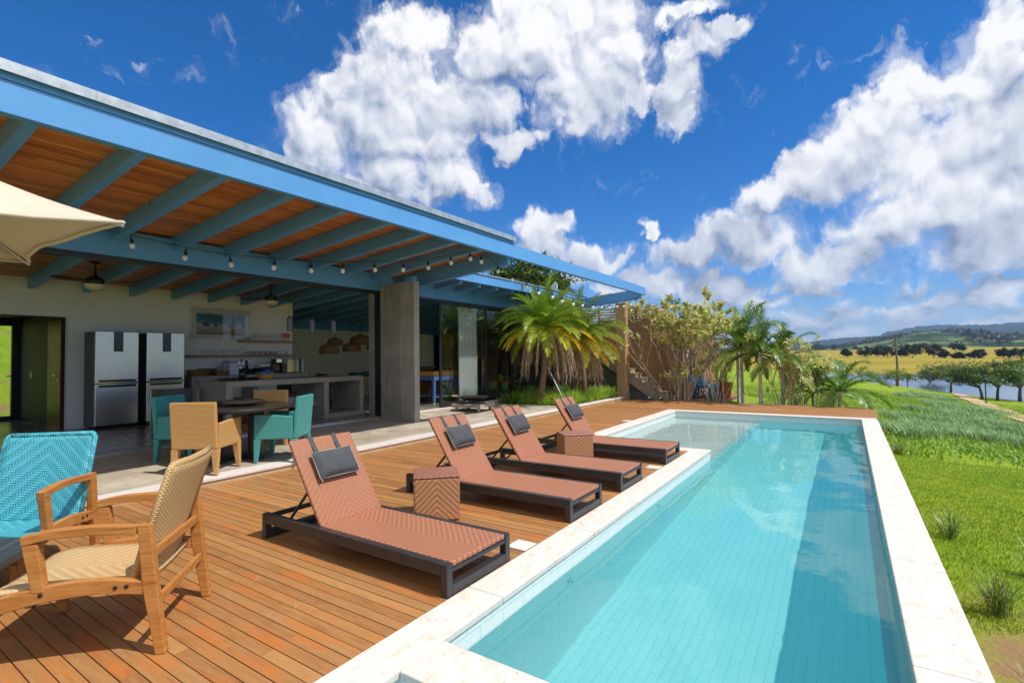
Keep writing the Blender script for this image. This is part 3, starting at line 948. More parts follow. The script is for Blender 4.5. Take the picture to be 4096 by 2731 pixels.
def ground_z(x, y):
    """lawn falling gently towards the lake on the right, banks rising behind the house on the left"""
    x = np.asarray(x, float)
    y = np.asarray(y, float)
    s = 0.954 * x + 0.30 * y
    z = -0.30 - 0.113 * np.maximum(0, s - 2.5) + 0.0 * y
    z = np.maximum(z, -7.5)
    z = z + 0.03 * np.sin(x * 0.9 + y * 0.4) * np.clip((s - 3) / 6, 0, 1)
    back = sstep((-x - 16.9) / 14.0) * (1 - sstep((y - 12) / 12.0))
    z = z + back * 6.0
    z = z + 0.12 * back * np.sin(y * 0.7) + 0.05 * back * np.sin(x * 1.3)
    return z


# ground: a sheet with a hole where the pool basin sits
def build_ground():
    b = MB()
    xs = np.concatenate([np.linspace(-420, -60, 10), np.linspace(-55, -18, 20), np.linspace(-17, -7, 6), [-4.3, 0.42], np.linspace(1.0, 14, 27), np.linspace(15, 60, 40), np.linspace(65, 420, 20)])
    ys = np.concatenate([np.linspace(-60, -8, 8), np.linspace(-6, 14.6, 22), np.linspace(15, 60, 50), np.linspace(62, 260, 60)])
    X, Y = np.meshgrid(xs, ys)
    Z = ground_z(X, Y)
    nx, ny = len(xs), len(ys)
    V = np.stack([X, Y, Z], -1).reshape(-1, 3).tolist()
    F = []
    for j in range(ny - 1):
        for i in range(nx - 1):
            if -4.4 < xs[i] < 0.4 and -6.5 < ys[j] and ys[j + 1] < 14.7:
                continue
            F.append((j * nx + i, j * nx + i + 1, (j + 1) * nx + i + 1, (j + 1) * nx + i))
    b.add(V, F)
    struct(b.build('ground', M['ground'], smooth=True))


build_ground()

# lake, far shore, fields and hills
LZ = -5.0
m, nt, out, nr = water_mat('lake_surface', 0.25, 0.9, (1, 1, 1))
bsdf(nt, out, (0.10, 0.15, 0.21), 0.10, 0, nr, 0.9)
M['lake'] = m
b = MB()
b.add(*gridmesh(-320, 420, 70, 330, 4, 4, lambda X, Y: X * 0 + LZ))
struct(b.build('lake_water', M['lake']))


def polar(azs, rs, zf):
    V, F = [], []
    for r in rs:
        for a in azs:
            V.append((r * sin(a), r * cos(a), zf(a, r)))
    n = len(azs)
    for j in range(len(rs) - 1):
        for i in range(n - 1):
            F.append((j * n + i, j * n + i + 1, (j + 1) * n + i + 1, (j + 1) * n + i))
    return V, F


rs_ = random.Random(3)
AZ = list(np.linspace(-1.5, 1.3, 150))


def field_z(a, r):
    shore = 178 + 9 * sin(a * 7) + 5 * sin(a * 19 + 1)
    t = max(0.0, (r - shore))
    z = LZ - 1.2 + min(t, 12) / 12 * 1.6
    z += max(0.0, t - 12) * 0.0155
    return z + 0.5 * sin(a * 23 + r * 0.02) * min(1, t / 100)


b = MB()
b.add(*polar(AZ, [165, 172, 178, 184, 190, 198] + list(np.linspace(210, 900, 24)), field_z))
struct(b.build('field', M['field'], smooth=True))


def interp(tab, a):
    if a <= tab[0][0]:
        return tab[0][1]
    for (a0, e0), (a1, e1) in zip(tab, tab[1:]):
        if a <= a1:
            t = (a - a0) / (a1 - a0)
            return e0 + (e1 - e0) * t
    return tab[-1][1]


HILL = [(-0.40, -0.002), (-0.10, 0.003), (-0.0034, 0.0077), (0.0138, 0.0123), (0.0492, 0.0185), (0.089, 0.0275), (0.1117, 0.0298), (0.1389, 0.0270), (0.1697, 0.0222), (0.2064, 0.0168), (0.4, 0.02), (0.8, 0.03), (1.4, 0.012)]
RIDGE = [(-0.40, 0.004), (-0.16, 0.011), (-0.0679, 0.0168), (-0.0312, 0.0216), (-0.011, 0.0232), (0.0433, 0.0256), (0.0496, 0.0303), (0.0691, 0.0332), (0.0903, 0.0377), (0.1175, 0.0394), (0.1466, 0.0374), (0.1753, 0.0368), (0.2071, 0.0380), (0.45, 0.046), (0.9, 0.03), (1.5, 0.02)]


def hill_z(R0, R1, R2, tab, base, rough):
    def f(a, r):
        top = 1.5 + R1 * math.tan(interp(tab, a))
        if r <= R1:
            t = (r - R0) / (R1 - R0)
            k = sstep(t) ** 0.9
        else:
            k = 1 - 0.5 * sstep((r - R1) / (R2 - R1))
        n = rough * (sin(a * 90 + r * 0.013) + sin(a * 231 + r * 0.031) * 0.6 + rs_.uniform(-1, 1))
        return base + (top - base) * k + n * min(1, k * 3)
    return f


AZH = list(np.linspace(-0.40, 1.4, 420))
b = MB()
b.add(*polar(AZH, list(np.linspace(860, 1500, 26)) + list(np.linspace(1530, 2200, 8)), hill_z(860, 1500, 2200, HILL, 2.0, 1.0)))
struct(b.build('hill', M['hill'], smooth=True))
b = MB()
b.add(*polar(list(np.linspace(-0.45, 1.5, 700)), list(np.linspace(2300, 4200, 16)) + [4500, 5500, 7000], hill_z(2300, 4200, 7000, RIDGE, 5.0, 3.2)))
struct(b.build('ridge', M['ridge'], smooth=True))

# earth path along the lake side
pts = [(13.5, 100), (10.9, 75), (10.3, 68), (9.2, 56), (8.0, 44.2), (7.45, 38), (7.26, 34), (7.4, 26)]
b = MB()
L = []
for i, (x, y) in enumerate(pts):
    x0, y0 = pts[max(0, i - 1)]
    x1, y1 = pts[min(len(pts) - 1, i + 1)]
    d = Vector((x1 - x0, y1 - y0)).normalized()
    nrm = Vector((d.y, -d.x)) * 0.75
    L.append([(x + nrm.x * s, y + nrm.y * s) for s in (-1, 1)])
seg = []
for i in range(len(L) - 1):
    for k in range(8):
        t0, t1 = k / 8, (k + 1) / 8
        q = []
        for (u, s) in ((t0, 0), (t0, 1), (t1, 1), (t1, 0)):
            x = L[i][s][0] * (1 - u) + L[i + 1][s][0] * u
            y = L[i][s][1] * (1 - u) + L[i + 1][s][1] * u
            q.append((x, y, float(ground_z(x, y)) + 0.07))
        b.face(q)
struct(b.build('path', M['path']))

# ------------------------------------------------------------------ deck: separate boards running across
rd = random.Random(11)


def deck_boards(b, x0, x1, y0, y1, z, pitch=0.0785, gap=0.0055, th=0.022):
    n = int(round((y1 - y0) / pitch))
    for i in range(n):
        ya = y0 + i * pitch + gap / 2
        yb = y0 + (i + 1) * pitch - gap / 2
        x = x0
        first = rd.uniform(0.6, 2.6)
        while x < x1 - 1e-6:
            xe = min(x1, x + first)
            if x1 - xe < 0.4:
                xe = x1
            dz = rd.uniform(-0.0012, 0.0012)
            b.box(x, ya, z - th + dz, xe - (0.003 if xe < x1 else 0), yb, z + dz, a=rd.random())
            x = xe
            first = rd.uniform(1.9, 3.2)


RX_ = -6.46           # riser of the terrace step
CX = -2.115           # outer line of the pool's left coping
b = MB()
deck_boards(b, RX_, CX, -2.0, 8.12, 0.0)
deck_boards(b, RX_, -4.205, 8.12, 14.12, 0.0)
deck_boards(b, RX_, 0.50, 14.12, 16.80, 0.0)
o = struct(b.build('pool_deck', M['deck'], attr=True))
b = MB()      # near-black block, shade under the boards put into its colour
b.box(RX_, -2.0, -0.2, CX - 0.01, 8.12, -0.03)
b.box(RX_, 8.13, -0.2, -4.22, 14.12, -0.03)
b.box(RX_, 14.13, -0.2, 0.48, 16.78, -0.03)
struct(b.build('deck_underside', M['gap']))
b = MB()
b.box(0.502, 14.14, -0.32, 0.53, 16.83, -0.004, a=0.5)
b.box(RX_, 16.802, -0.45, 0.50, 16.83, -0.004, a=0.3)
struct(b.build('deck_edge_board', M['deck'], attr=True))
# the lower timber landing beyond, in front of the annexe
b = MB()
deck_boards(b, -4.9, -3.35, 17.3, 21.5, -0.05)
struct(b.build('landing', M['deck'], attr=True))

# ------------------------------------------------------------------ pool
XI0, XI1, YN, YF = -1.85, 0.225, 2.045, 13.83       # inner faces of the deep basin
XS, YS = -3.92, 8.365                               # the shallow bay on the left
PD, PSH = -1.35, -0.52
tile = tile_mat('pool_wall_tile', (0.74, 0.79, 0.76), (0.50, 0.56, 0.54), 0.24, 0.075)
tilef = tile_mat('pool_floor_tile', (0.62, 0.86, 0.85), (0.44, 0.67, 0.68), 0.20, 0.078, floor=True)
tiles = tile_mat('pool_shelf_tile', (0.76, 0.82, 0.79), (0.55, 0.64, 0.62), 0.24, 0.085, floor=True)
b = MB()
zt = -0.035
b.face([(XI0, YN, PD), (XI1, YN, PD), (XI1, YF, PD), (XI0, YF, PD)], 1)
b.face([(XI0, YN, PD), (XI0, YS, PD), (XI0, YS, zt), (XI0, YN, zt)])                 # left wall of the deep part
b.face([(XI0, YS, PD), (XI0, YF, PD), (XI0, YF, PSH), (XI0, YS, PSH)])               # drop at the shelf's edge
b.face([(XI1, YN, PD), (XI1, YN, zt), (XI1, YF, zt), (XI1, YF, PD)])
b.face([(XI0, YF, PD), (XI1, YF, PD), (XI1, YF, zt), (XI0, YF, zt)])
b.face([(XI0, YN, PD), (XI0, YN, zt), (XI1, YN, zt), (XI1, YN, PD)])
b.face([(XS, YS, PSH), (XI0, YS, PSH), (XI0, YF, PSH), (XS, YF, PSH)], 2)            # shelf
b.face([(XS, YS, PSH), (XS, YF, PSH), (XS, YF, zt), (XS, YS, zt)])
b.face([(XS, YF, PSH), (XI0, YF, PSH), (XI0, YF, zt), (XS, YF, zt)])
b.face([(XS, YS, PSH), (XS, YS, zt), (XI0, YS, zt), (XI0, YS, PSH)])
# small neighbouring basin at the near end
YB = 1.755
b.face([(XI0, -1.2, -1.0), (XI1, -1.2, -1.0), (XI1, YB, -1.0), (XI0, YB, -1.0)], 1)
b.face([(XI0, -1.2, -1.0), (XI0, YB, -1.0), (XI0, YB, zt), (XI0, -1.2, zt)])
b.face([(XI0, YB, -1.0), (XI1, YB, -1.0), (XI1, YB, zt), (XI0, YB, zt)])
b.face([(XI1, -1.2, -1.0), (XI1, -1.2, zt), (XI1, YB, zt), (XI1, YB, -1.0)])
b.face([(XI0, -1.2, -1.0), (XI0, -1.2, zt), (XI1, -1.2, zt), (XI1, -1.2, -1.0)])
pool = struct(b.build('pool_basin', [tile, tilef, tiles]))
pool.cycles.is_caustics_receiver = True

# coping slabs, each a real stone with a fine joint
b = MB()


def slabs(x0, y0, x1, y1, along, n, z0=-0.035, z1=0.008):
    for i in range(n):
        j = 0.0018
        if along == 'y':
            ya, yb = y0 + (y1 - y0) * i / n, y0 + (y1 - y0) * (i + 1) / n
            b.box(x0, ya + j, z0, x1, yb - j, z1)
        else:
            xa, xb = x0 + (x1 - x0) * i / n, x0 + (x1 - x0) * (i + 1) / n
            b.box(xa + j, y0, z0, xb - j, y1, z1)


slabs(CX, -1.5, XI0 + 0.012, 8.118, 'y', 7)
slabs(XI0 + 0.015, YB - 0.012, XI1 - 0.015, YN + 0.012, 'x', 2)
slabs(-4.2, 8.122, XI0 + 0.012, YS + 0.012, 'x', 2)
slabs(-4.2, YS + 0.016, XS + 0.012, 14.114, 'y', 4)
slabs(XS + 0.016, YF - 0.012, 0.50, 14.114, 'x', 4)
slabs(XI1 - 0.012, -1.5, 0.512, YF - 0.014, 'y', 10, z0=-0.04)
cop = struct(b.build('pool_coping', M['trav'], bevel=0.007))
b = MB()     # outer face of the pool on the lawn side
b.box(XI1 + 0.02, -1.5, -1.5, 0.497, 14.1, -0.043)
b.box(CX + 0.02, -1.5, -1.5, XI0 - 0.004, 8.1, -0.043)
struct(b.build('pool_wall', M['riser']))

rsn = np.random.RandomState(5)
_rip = [(rsn.uniform(0, 2 * PI), rsn.uniform(2.5, 11), rsn.uniform(0, 6.28)) for k in range(26)]
WZ = -0.155


def ripple(X, Y):
    Z = np.full_like(X, WZ)
    for a, w, p in _rip:
        Z += 0.0026 / w * np.sin(w * (X * np.cos(a) + Y * np.sin(a)) + p)
    return Z


def pool_water(name, tint, bumpk, veil):
    m, nt, out, nr = water_mat(name, bumpk, 2.4)
    w_ = bsdf(nt, None, tint, 0.0, 0, nr, 0.5, **{'Transmission Weight': 1.0, 'IOR': 1.33})
    # light scattered back by the body of the water
    df = nt.n('ShaderNodeBsdfDiffuse')
    nt.put(df.inputs[0], (0.0, 0.46, 0.54, 1))
    mx = nt.n('ShaderNodeMixShader')
    mx.inputs[0].default_value = veil
    nt.L.new(w_.outputs[0], mx.inputs[1])
    nt.L.new(df.outputs[0], mx.inputs[2])
    nt.L.new(mx.outputs[0], out.inputs[0])
    return m


w = MB()
w.add(*gridmesh(XI0, XI1 + 0.004, YN - 0.004, YF + 0.004, 84, 470, ripple), mi=0)
w.add(*gridmesh(XS - 0.004, XI0, YS - 0.004, YF + 0.004, 84, 220, ripple), mi=1)
w.add(*gridmesh(XI0 - 0.004, XI1 + 0.004, -1.2, YB + 0.004, 84, 120, ripple), mi=0)
wo = w.build('water', [pool_water('deep_pool_water', (0.55, 0.97, 0.98), 0.16, 0.21), pool_water('shallow_pool_water', (0.86, 0.965, 0.955), 0.16, 0.05)], smooth=True)
bm_ = bmesh.new()
bm_.from_mesh(wo.data)
bmesh.ops.remove_doubles(bm_, verts=bm_.verts, dist=1e-4)
bm_.to_mesh(wo.data)
bm_.free()
struct(wo)
wo.cycles.is_caustics_caster = True
sun_d.cycles.is_caustics_light = True

# small fittings: skimmer lids set in the deck beside the coping, jets in the wall
for i, (x, y, lab) in enumerate([(-2.21, 3.42, 'pale square skimmer lid in the deck by the foot of the nearest lounger'),
                                 (-2.21, 6.72, 'pale square skimmer lid in the deck between the two furthest loungers'),
                                 (-4.30, 11.2, 'pale skimmer lid in the deck beside the shallow bay of the pool')]):
    b = MB()
    b.box(x - 0.09, y - 0.09, 0.001, x + 0.085, y + 0.09, 0.010)
    tag(b.build('skimmer_lid', M['trav'], bevel=0.004), lab, 'drain lid', 'skimmer lids along the pool')
for i, (y, lab) in enumerate([(3.55, 'round chrome water jet nearest the camera in the left pool wall'), (5.75, 'round chrome water jet in the left pool wall below the second lounger')]):
    t = thing('pool_jet', lab, 'water jet', (XI0 + 0.002, y, -0.36), 0, 'water jets in the pool wall')
    b = MB()
    b.lathe([(0.042, 0), (0.042, 0.008), (0.03, 0.012), (0.028, 0.004), (0.012, 0.004)], 16, RY(PI / 2))
    b.build('jet_ring', M['chrome'], t, smooth=True)

# ------------------------------------------------------------------ terrace, step, planting bed
YT = 12.33


def terr(x):
    return 0.090 + (x - (-6.72)) / (-8.95 + 6.72) * 0.068


b = MB()
XT1 = -6.722
b.face([(XT1, -2.0, terr(XT1)), (XT1, YT, terr(XT1)), (-8.95, YT, terr(-8.95)), (-8.95, -2.0, terr(-8.95))])
b.face([(XT1, YT, terr(XT1)), (XT1, YT, -0.3), (-9.3, YT, -0.3), (-9.3, YT, terr(-8.95))])
b.face([(-8.95, -2.0, terr(-8.95)), (-8.95, YT, terr(-8.95)), (-9.3, YT, terr(-8.95)), (-9.3, -2.0, terr(-8.95))])
struct(b.build('terrace', M['terrace']))
b = MB()
yy = -2.0
while yy < 16.75:
    y1 = min(yy + 1.25, 16.75)
    b.box(-6.72, yy + 0.001, 0.058, -6.455, y1 - 0.001, 0.0925)
    yy = y1
struct(b.build('terrace_kerb', M['curb'], bevel=0.004))
b = MB()
b.box(-6.75, -2.0, -0.3, -6.472, 16.75, 0.057)
struct(b.build('terrace_step', M['riser']))
b = MB()
xx = -6.725
while xx > -8.85:
    x1 = max(xx - 0.85, -8.88)
    b.box(x1 + 0.001, YT + 0.004, 0.02, xx - 0.001, YT + 0.17, 0.125)
    xx = x1
struct(b.build('bed_kerb', M['curb'], bevel=0.004))
b = MB()
b.add(*gridmesh(-9.15, -6.73, YT + 0.172, 16.75, 24, 30, lambda X, Y: 0.07 + 0.03 * np.sin(X * 3) * np.sin(Y * 2.3)))
struct(b.build('planting_bed', M['soil'], smooth=True))

# interior floor and the metal sliding track
b = MB()
b.box(-18.0, -4.0, -0.3, -9.16, 17.6, 0.200)
struct(b.build('indoor_floor', M['floor']))
t = thing('sliding_door_track', 'pale metal sliding door track along the edge of the kitchen floor', 'door track', (-9.05, 3.0, 0.155))
b = MB()
b.box(-0.104, -7, -0.02, 0.10, 5.0, 0.022)
b.build('track_bed', M['alu'], t)
for k, x in enumerate((-0.075, -0.025, 0.025, 0.072)):
    b = MB()
    b.box(x - 0.007, -7, 0.0221, x + 0.007, 5.0, 0.040)
    b.build('rail', M['alu'], t)
t = thing('door_sill', 'white stone sill under the sliding doors of the further wing', 'sill', (-9.05, 12.0, 0.156))
b = MB()
b.box(-0.11, -3.7, -0.05, 0.04, 0.30, 0.020)
b.box(-0.11, 0.302, -0.05, 0.04, 4.6, 0.05)
b.build('sill_stone', M['curb'], t, bevel=0.004)


# ================================================================== the house
HOUSE = thing('house', 'long low house with sky blue steel roof beams, open kitchen and glass doors', 'house', (-12.0, 6.0, 0.0))
HX, HY = -12.0, 6.0


def hpart(b, name, mat, parent=None, **k):
    """mesh given in world coordinates, parented under the house's base point"""
    p = parent or HOUSE
    b.v = [(x - HX, y - HY, z) for x, y, z in b.v]
    return b.build(name, mat, p, **k)


def zr(x):          # underside of the rafters
    return 3.573 + 0.0863 * (x + 5.84)


RH = 0.215          # rafter depth
ROOF_Y0, ROOF_Y1 = -3.0, 8.79
XF0, XF1 = -5.845, -5.745


def sloped(b, x0, x1, y0, y1, h0, h1, dz=0.0):
    """bar following the roof slope between x0 and x1: from underside+h0 to underside+h1"""
    V = [(x, y, zr(x) + dz + h) for x in (x0, x1) for y in (y0, y1) for h in (h0, h1)]
    F = [(0, 1, 3, 2), (4, 6, 7, 5), (0, 4, 5, 1), (2, 3, 7, 6), (0, 2, 6, 4), (1, 5, 7, 3)]
    b.add(V, F)


# front beam and the pergola beam it runs on into
b = MB()
b.box(XF0, ROOF_Y0, 3.585, XF1, 17.02, 3.862)
hpart(b, 'front_beam', M['blue'], bevel=0.006)
b = MB()
b.box(XF0 + 0.012, ROOF_Y0, 3.868, XF1 + 0.001, ROOF_Y1 - 0.04, 3.945)
hpart(b, 'fascia_strip', M['blue'])
b = MB()
yy = ROOF_Y0
while yy < ROOF_Y1 - 0.01:
    y1 = min(yy + 2.35, ROOF_Y1)
    b.box(XF0 - 0.3, yy + 0.001, 3.945, XF1 + 0.045, y1 - 0.001, 4.012)
    b.box(XF1 + 0.045, yy + 0.001, 3.920, XF1 + 0.050, y1 - 0.001, 4.013)
    yy = y1
hpart(b, 'roof_flashing', M['galv'])
# rafters, one piece from the front beam to the kitchen wall
edge_ys = [-2.70, -1.89, -1.08, -0.27, 0.54, 1.342, 2.162, 2.957, 3.79, 4.595, 5.42, 6.213, 7.016, 7.80]
for y in edge_ys:
    b = MB()
    sloped(b, -13.05, XF0, y - 0.10, y, 0.0, RH)
    hpart(b, 'rafter', M['blue'], bevel=0.004)
b = MB()
sloped(b, -9.3, XF0, 8.66, 8.79, -0.13, RH)
hpart(b, 'end_rafter', M['blue'], bevel=0.005)
# boarded ceiling and roof slab
b = MB()
sloped(b, -13.25, XF0 - 0.002, ROOF_Y0, ROOF_Y1 - 0.002, RH + 0.002, RH + 0.03)
hpart(b, 'ceiling', M['ceiling'])
b = MB()
sloped(b, -16.0, XF0 - 0.05, ROOF_Y0, ROOF_Y1 - 0.01, RH + 0.05, RH + 0.12)
hpart(b, 'roof', M['galv'])
# header beam over the opening
b = MB()
b.box(-9.10, ROOF_Y0, 3.085, -8.97, 8.36, 3.48)
hpart(b, 'header_beam', M['blue'], bevel=0.005)
b = MB()
b.box(-9.16, ROOF_Y0, 3.025, -8.975, 8.02, 3.083)
hpart(b, 'door_head_track', M['black'])
# small steel saddle on the pillar
b = MB()
b.box(-8.12, 7.97, 3.215, -7.90, 8.10, 3.30)
b.box(-8.16, 7.95, 3.300, -7.86, 8.12, 3.312)
hpart(b, 'beam_saddle', M['blue'])
# concrete pillars
b = MB()
b.box(-8.95, 7.98, 0.10, -7.868, 8.14, 3.222)
hpart(b, 'pillar', M['conc'], bevel=0.012)
b = MB()
b.box(-9.42, 8.04, 0.19, -9.165, 8.24, 3.10)
hpart(b, 'pillar', M['conc'], bevel=0.008)
# stacked sliding panels beside the pillar
b = MB()
for k in range(4):
    b.box(-9.155 + k * 0.05, 7.99 - 0.0 * k, 0.198, -9.115 + k * 0.05, 8.10, 3.024)
hpart(b, 'folded_door_panels', M['black'])
# pergola: cross beam beyond the roof, and its tan pillar
b = MB()
V = [(x, y, z0 + 0.085 * (x + 5.84)) for x in (-9.6, XF0 - 0.002) for y in (16.76, 16.88) for z0 in (3.455, 3.80)]
b.add(V, [(0, 1, 3, 2), (4, 6, 7, 5), (0, 4, 5, 1), (2, 3, 7, 6), (0, 2, 6, 4), (1, 5, 7, 3)])
hpart(b, 'pergola_cross_beam', M['blue'], bevel=0.005)
b = MB()
b.box(-6.78, 16.80, -0.3, -6.445, 17.12, 3.36)
hpart(b, 'pergola_pillar', M['tan'], bevel=0.01)

# kitchen walls
WX = -13.0
b = MB()
b.box(WX - 0.15, 3.47, 0.2, WX, 8.385, 3.22)
b.box(WX - 0.15, 1.2, 2.445, WX, 3.468, 3.22)
b.box(WX - 0.15, ROOF_Y0, 0.2, WX, 1.198, 3.22)
hpart(b, 'kitchen_wall', M['whitewall'])
# passage behind the opening
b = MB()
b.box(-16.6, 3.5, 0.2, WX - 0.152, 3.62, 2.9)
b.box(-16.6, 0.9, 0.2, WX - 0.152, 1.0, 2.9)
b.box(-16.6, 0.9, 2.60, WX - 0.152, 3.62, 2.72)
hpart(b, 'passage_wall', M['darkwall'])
d = MB()
d.box(-14.12, 3.44, 0.2, -13.30, 3.498, 2.40)
rdoor = hpart(d, 'wooden_door', M['redwood'])
d = MB()
d.tube([(-13.42, 3.44, 1.27), (-13.42, 3.39, 1.27), (-13.54, 3.39, 1.27)], 0.011)
d2 = MB()
d2.lathe([(0.022, 0), (0.022, 0.01)], 12, T(-13.42 - HX, 3.44 - HY, 1.16) @ RX(PI / 2))
d2.build('keyhole_plate', M['chrome'], rdoor)
d.v = [(x - HX, y - HY, z) for x, y, z in d.v]
d.build('handle', M['chrome'], rdoor)
d = MB()
for (x0, y0, z0, x1, y1, z1) in ((-16.55, 3.37, 0.2, -16.45, 3.5, 2.6), (-16.55, 1.0, 2.42, -16.45, 3.37, 2.6), (-16.55, 1.0, 0.2, -16.45, 3.37, 0.30), (-16.55, 1.0, 0.3, -16.45, 1.12, 2.42)):
    d.box(x0, y0, z0, x1, y1, z1)
gd = hpart(d, 'garden_door', M['black'])
d = MB()
d.box(-16.505, 1.12, 0.30, -16.495, 3.37, 2.42)
d.v = [(x - HX, y - HY, z) for x, y, z in d.v]
d.build('pane', M['pane'], gd)
d = MB()
d.tube([(-16.45, 3.42, 1.24), (-16.39, 3.42, 1.24), (-16.39, 3.27, 1.24)], 0.012)
d.v = [(x - HX, y - HY, z) for x, y, z in d.v]
d.build('handle', M['black'], gd)
d = MB()
d.box(-15.55, 3.488, 1.20, -15.43, 3.499, 1.34)
hpart(d, 'light_switch', M['white'])
d = MB()
d.box(WX + 0.0005, 4.50, 1.10, WX + 0.012, 4.56, 1.22)
hpart(d, 'light_switch', M['white'])

# ---- further wing
WY0, WY1 = 8.80, 17.5
DZ = 0.07
GX = -9.2
wing = []
for k in range(11):
    y = 9.37 + 0.807 * k
    b = MB()
    sloped(b, -15.7, -8.30, y - 0.10, y, 0.0, RH, DZ)
    hpart(b, 'rafter', M['blue'], bevel=0.004)
for k in range(4):      # last rafters of the main roof that reach into the dining room
    y = 8.60 - 0.0 * k
b = MB()
sloped(b, -13.3, -9.35, 8.42, 8.52, 0.0, RH)
hpart(b, 'rafter', M['blue'])
b = MB()
sloped(b, -15.8, -8.32, WY0, WY1, RH + 0.002, RH + 0.03, DZ)
sloped(b, -15.8, -13.252, 3.3, WY0 - 0.002, RH + 0.002, RH + 0.03, 0.0)
hpart(b, 'ceiling', M['ceiling'])
b = MB()
sloped(b, -16.2, -8.31, WY0, WY1 + 0.1, RH + 0.04, RH + 0.10, DZ)
hpart(b, 'roof', M['galv'])
b = MB()
b.box(-8.315, WY0 + 0.02, zr(-8.3) + DZ + 0.085, -8.215, WY1 + 0.1, zr(-8.3) + DZ + RH + 0.11)
hpart(b, 'wing_fascia', M['blue'], bevel=0.005)
b = MB()
b.box(-8.60, WY0, zr(-8.3) + DZ + RH + 0.115, -8.19, WY1 + 0.12, zr(-8.3) + DZ + RH + 0.15)
hpart(b, 'roof_flashing', M['galv'])
b = MB()
b.box(-9.33, 8.365, 3.10, -9.17, WY1, 3.515)
hpart(b, 'header_beam', M['blue'], bevel=0.005)
b = MB()
b.box(-15.75, 8.0, 2.57, -15.6, WY1, 3.10)
hpart(b, 'back_beam', M['blue'])
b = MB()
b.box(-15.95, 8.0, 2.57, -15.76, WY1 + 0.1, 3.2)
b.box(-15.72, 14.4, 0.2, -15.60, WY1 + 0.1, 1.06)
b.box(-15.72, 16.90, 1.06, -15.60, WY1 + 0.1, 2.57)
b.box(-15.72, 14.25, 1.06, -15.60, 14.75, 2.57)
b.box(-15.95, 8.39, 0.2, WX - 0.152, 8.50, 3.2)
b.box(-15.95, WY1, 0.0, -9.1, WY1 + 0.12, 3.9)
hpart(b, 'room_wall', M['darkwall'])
# sliding glazing: frames in dark aluminium with clear panes
b = MB()
b.box(-9.30, 8.26, 3.035, -9.13, WY1, 3.098)
hpart(b, 'door_head_track', M['black'])


def glass_panel(y0, y1, x, z0=0.21, bottom=0.13):
    b = MB()
    e = 0.07
    for q in ((x - 0.02, y0, z0, x + 0.02, y0 + e, 3.034), (x - 0.02, y1 - e, z0, x + 0.02, y1, 3.034),
              (x - 0.02, y0 + e, 2.965, x + 0.02, y1 - e, 3.034), (x - 0.02, y0 + e, z0, x + 0.02, y1 - e, z0 + bottom)):
        b.box(*q)
    f = hpart(b, 'glass_door', M['black'], bevel=0.003)
    p = MB()
    p.box(x - 0.003, y0 + e, z0 + bottom, x + 0.003, y1 - e, 2.965)
    p.v = [(xx - HX, yy - HY, z) for xx, yy, z in p.v]
    p.build('pane', M['pane'], f)


glass_panel(10.22, 12.36, -9.155, 0.185)
glass_panel(12.22, 13.9, -9.245)
glass_panel(13.82, 15.45, -9.155)
glass_panel(15.37, 17.0, -9.245)
b = MB()
b.box(-9.26, 12.30, 0.2, -9.19, 12.42, 3.034)
b.box(-9.30, 17.0, 0.1, -9.13, 17.5, 3.1)
hpart(b, 'door_post', M['black'])

# ------------------------------------------------------------------ annexe with the outside stair
AN = thing('annexe', 'brown textured annexe with a flat roof terrace, beside the concrete stair', 'building', (-6.5, 20.0, 0.0))


def apart(b, name, mat, parent=None, **k):
    b.v = [(x + 6.5, y - 20.0, z) for x, y, z in b.v]
    return b.build(name, mat, parent or AN, **k)


def render_wall(name):
    m, nt, out = new_mat(name)
    P = nt.obj()
    w_ = nt.vm('ADD', P, nt.vm('SCALE', nt.noise(P, 4.0, 3.0, 0.6, out=1), 0.2))
    n1 = nt.noise(nt.vm('MULTIPLY', w_, (1, 1, 1.6)), 11.0, 5.0, 0.62, 0.8)
    big = nt.noise(P, 0.8, 4.0, 0.6)
    col = nt.mix(nt.mr(big, 0.3, 0.7), (0.30, 0.175, 0.085), (0.40, 0.245, 0.125))
    col = nt.mix(nt.mr(n1, 0.35, 0.55, 0.35, 0.0), col, (0.15, 0.085, 0.04))
    bsdf(nt, out, col, 0.9, 0, nt.bump(n1, 1.0, 0.05), 0.15)
    return m


M['trowel'] = render_wall('trowelled_brown_render')
b = MB()
b.box(-13.0, 18.2, -0.4, -4.86, 24.0, 2.20)
apart(b, 'wall', M['trowel'])
b = MB()
b.box(-13.0, 18.205, 2.2, -5.62, 18.5, 2.76)
b.box(-5.90, 18.5, 2.2, -5.62, 24.0, 2.76)
b.box(-13.0, 18.45, 2.16, -4.9, 23.9, 2.21)
apart(b, 'parapet', M['trowel'])
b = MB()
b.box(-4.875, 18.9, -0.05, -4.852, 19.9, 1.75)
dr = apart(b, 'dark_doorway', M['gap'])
b = MB()
b.box(-4.85, 18.55, -0.05, -4.82, 18.9, 1.75)
b.v = [(x + 6.5, y - 20.0, z) for x, y, z in b.v]
b.build('door_leaf', plain('grey_white_door_paint', (0.62, 0.66, 0.68), 0.5, var=0.05), AN)
ST = thing('outdoor_stair', 'pale concrete outdoor stair climbing along the brown textured wall', 'stair', (-5.15, 17.8, -0.1))
b = MB()
n_st = 13
prof = []
x, z = 0.0, 0.0
for i in range(n_st):
    prof.append((x, z))
    z += 0.163
    prof.append((x, z))
    x -= 0.235
prof.append((x, z))
und = [(x, z - 0.38), (-0.50, 0.0)]
prof += und
V = [(p[0], -0.35, p[1]) for p in prof] + [(p[0], 0.38, p[1]) for p in prof]
n = len(prof)
F = [tuple(range(n)), tuple(range(2 * n - 1, n - 1, -1))] + [(i, n + i, n + (i + 1) % n, (i + 1) % n) for i in range(n)]
b.add(V, F)
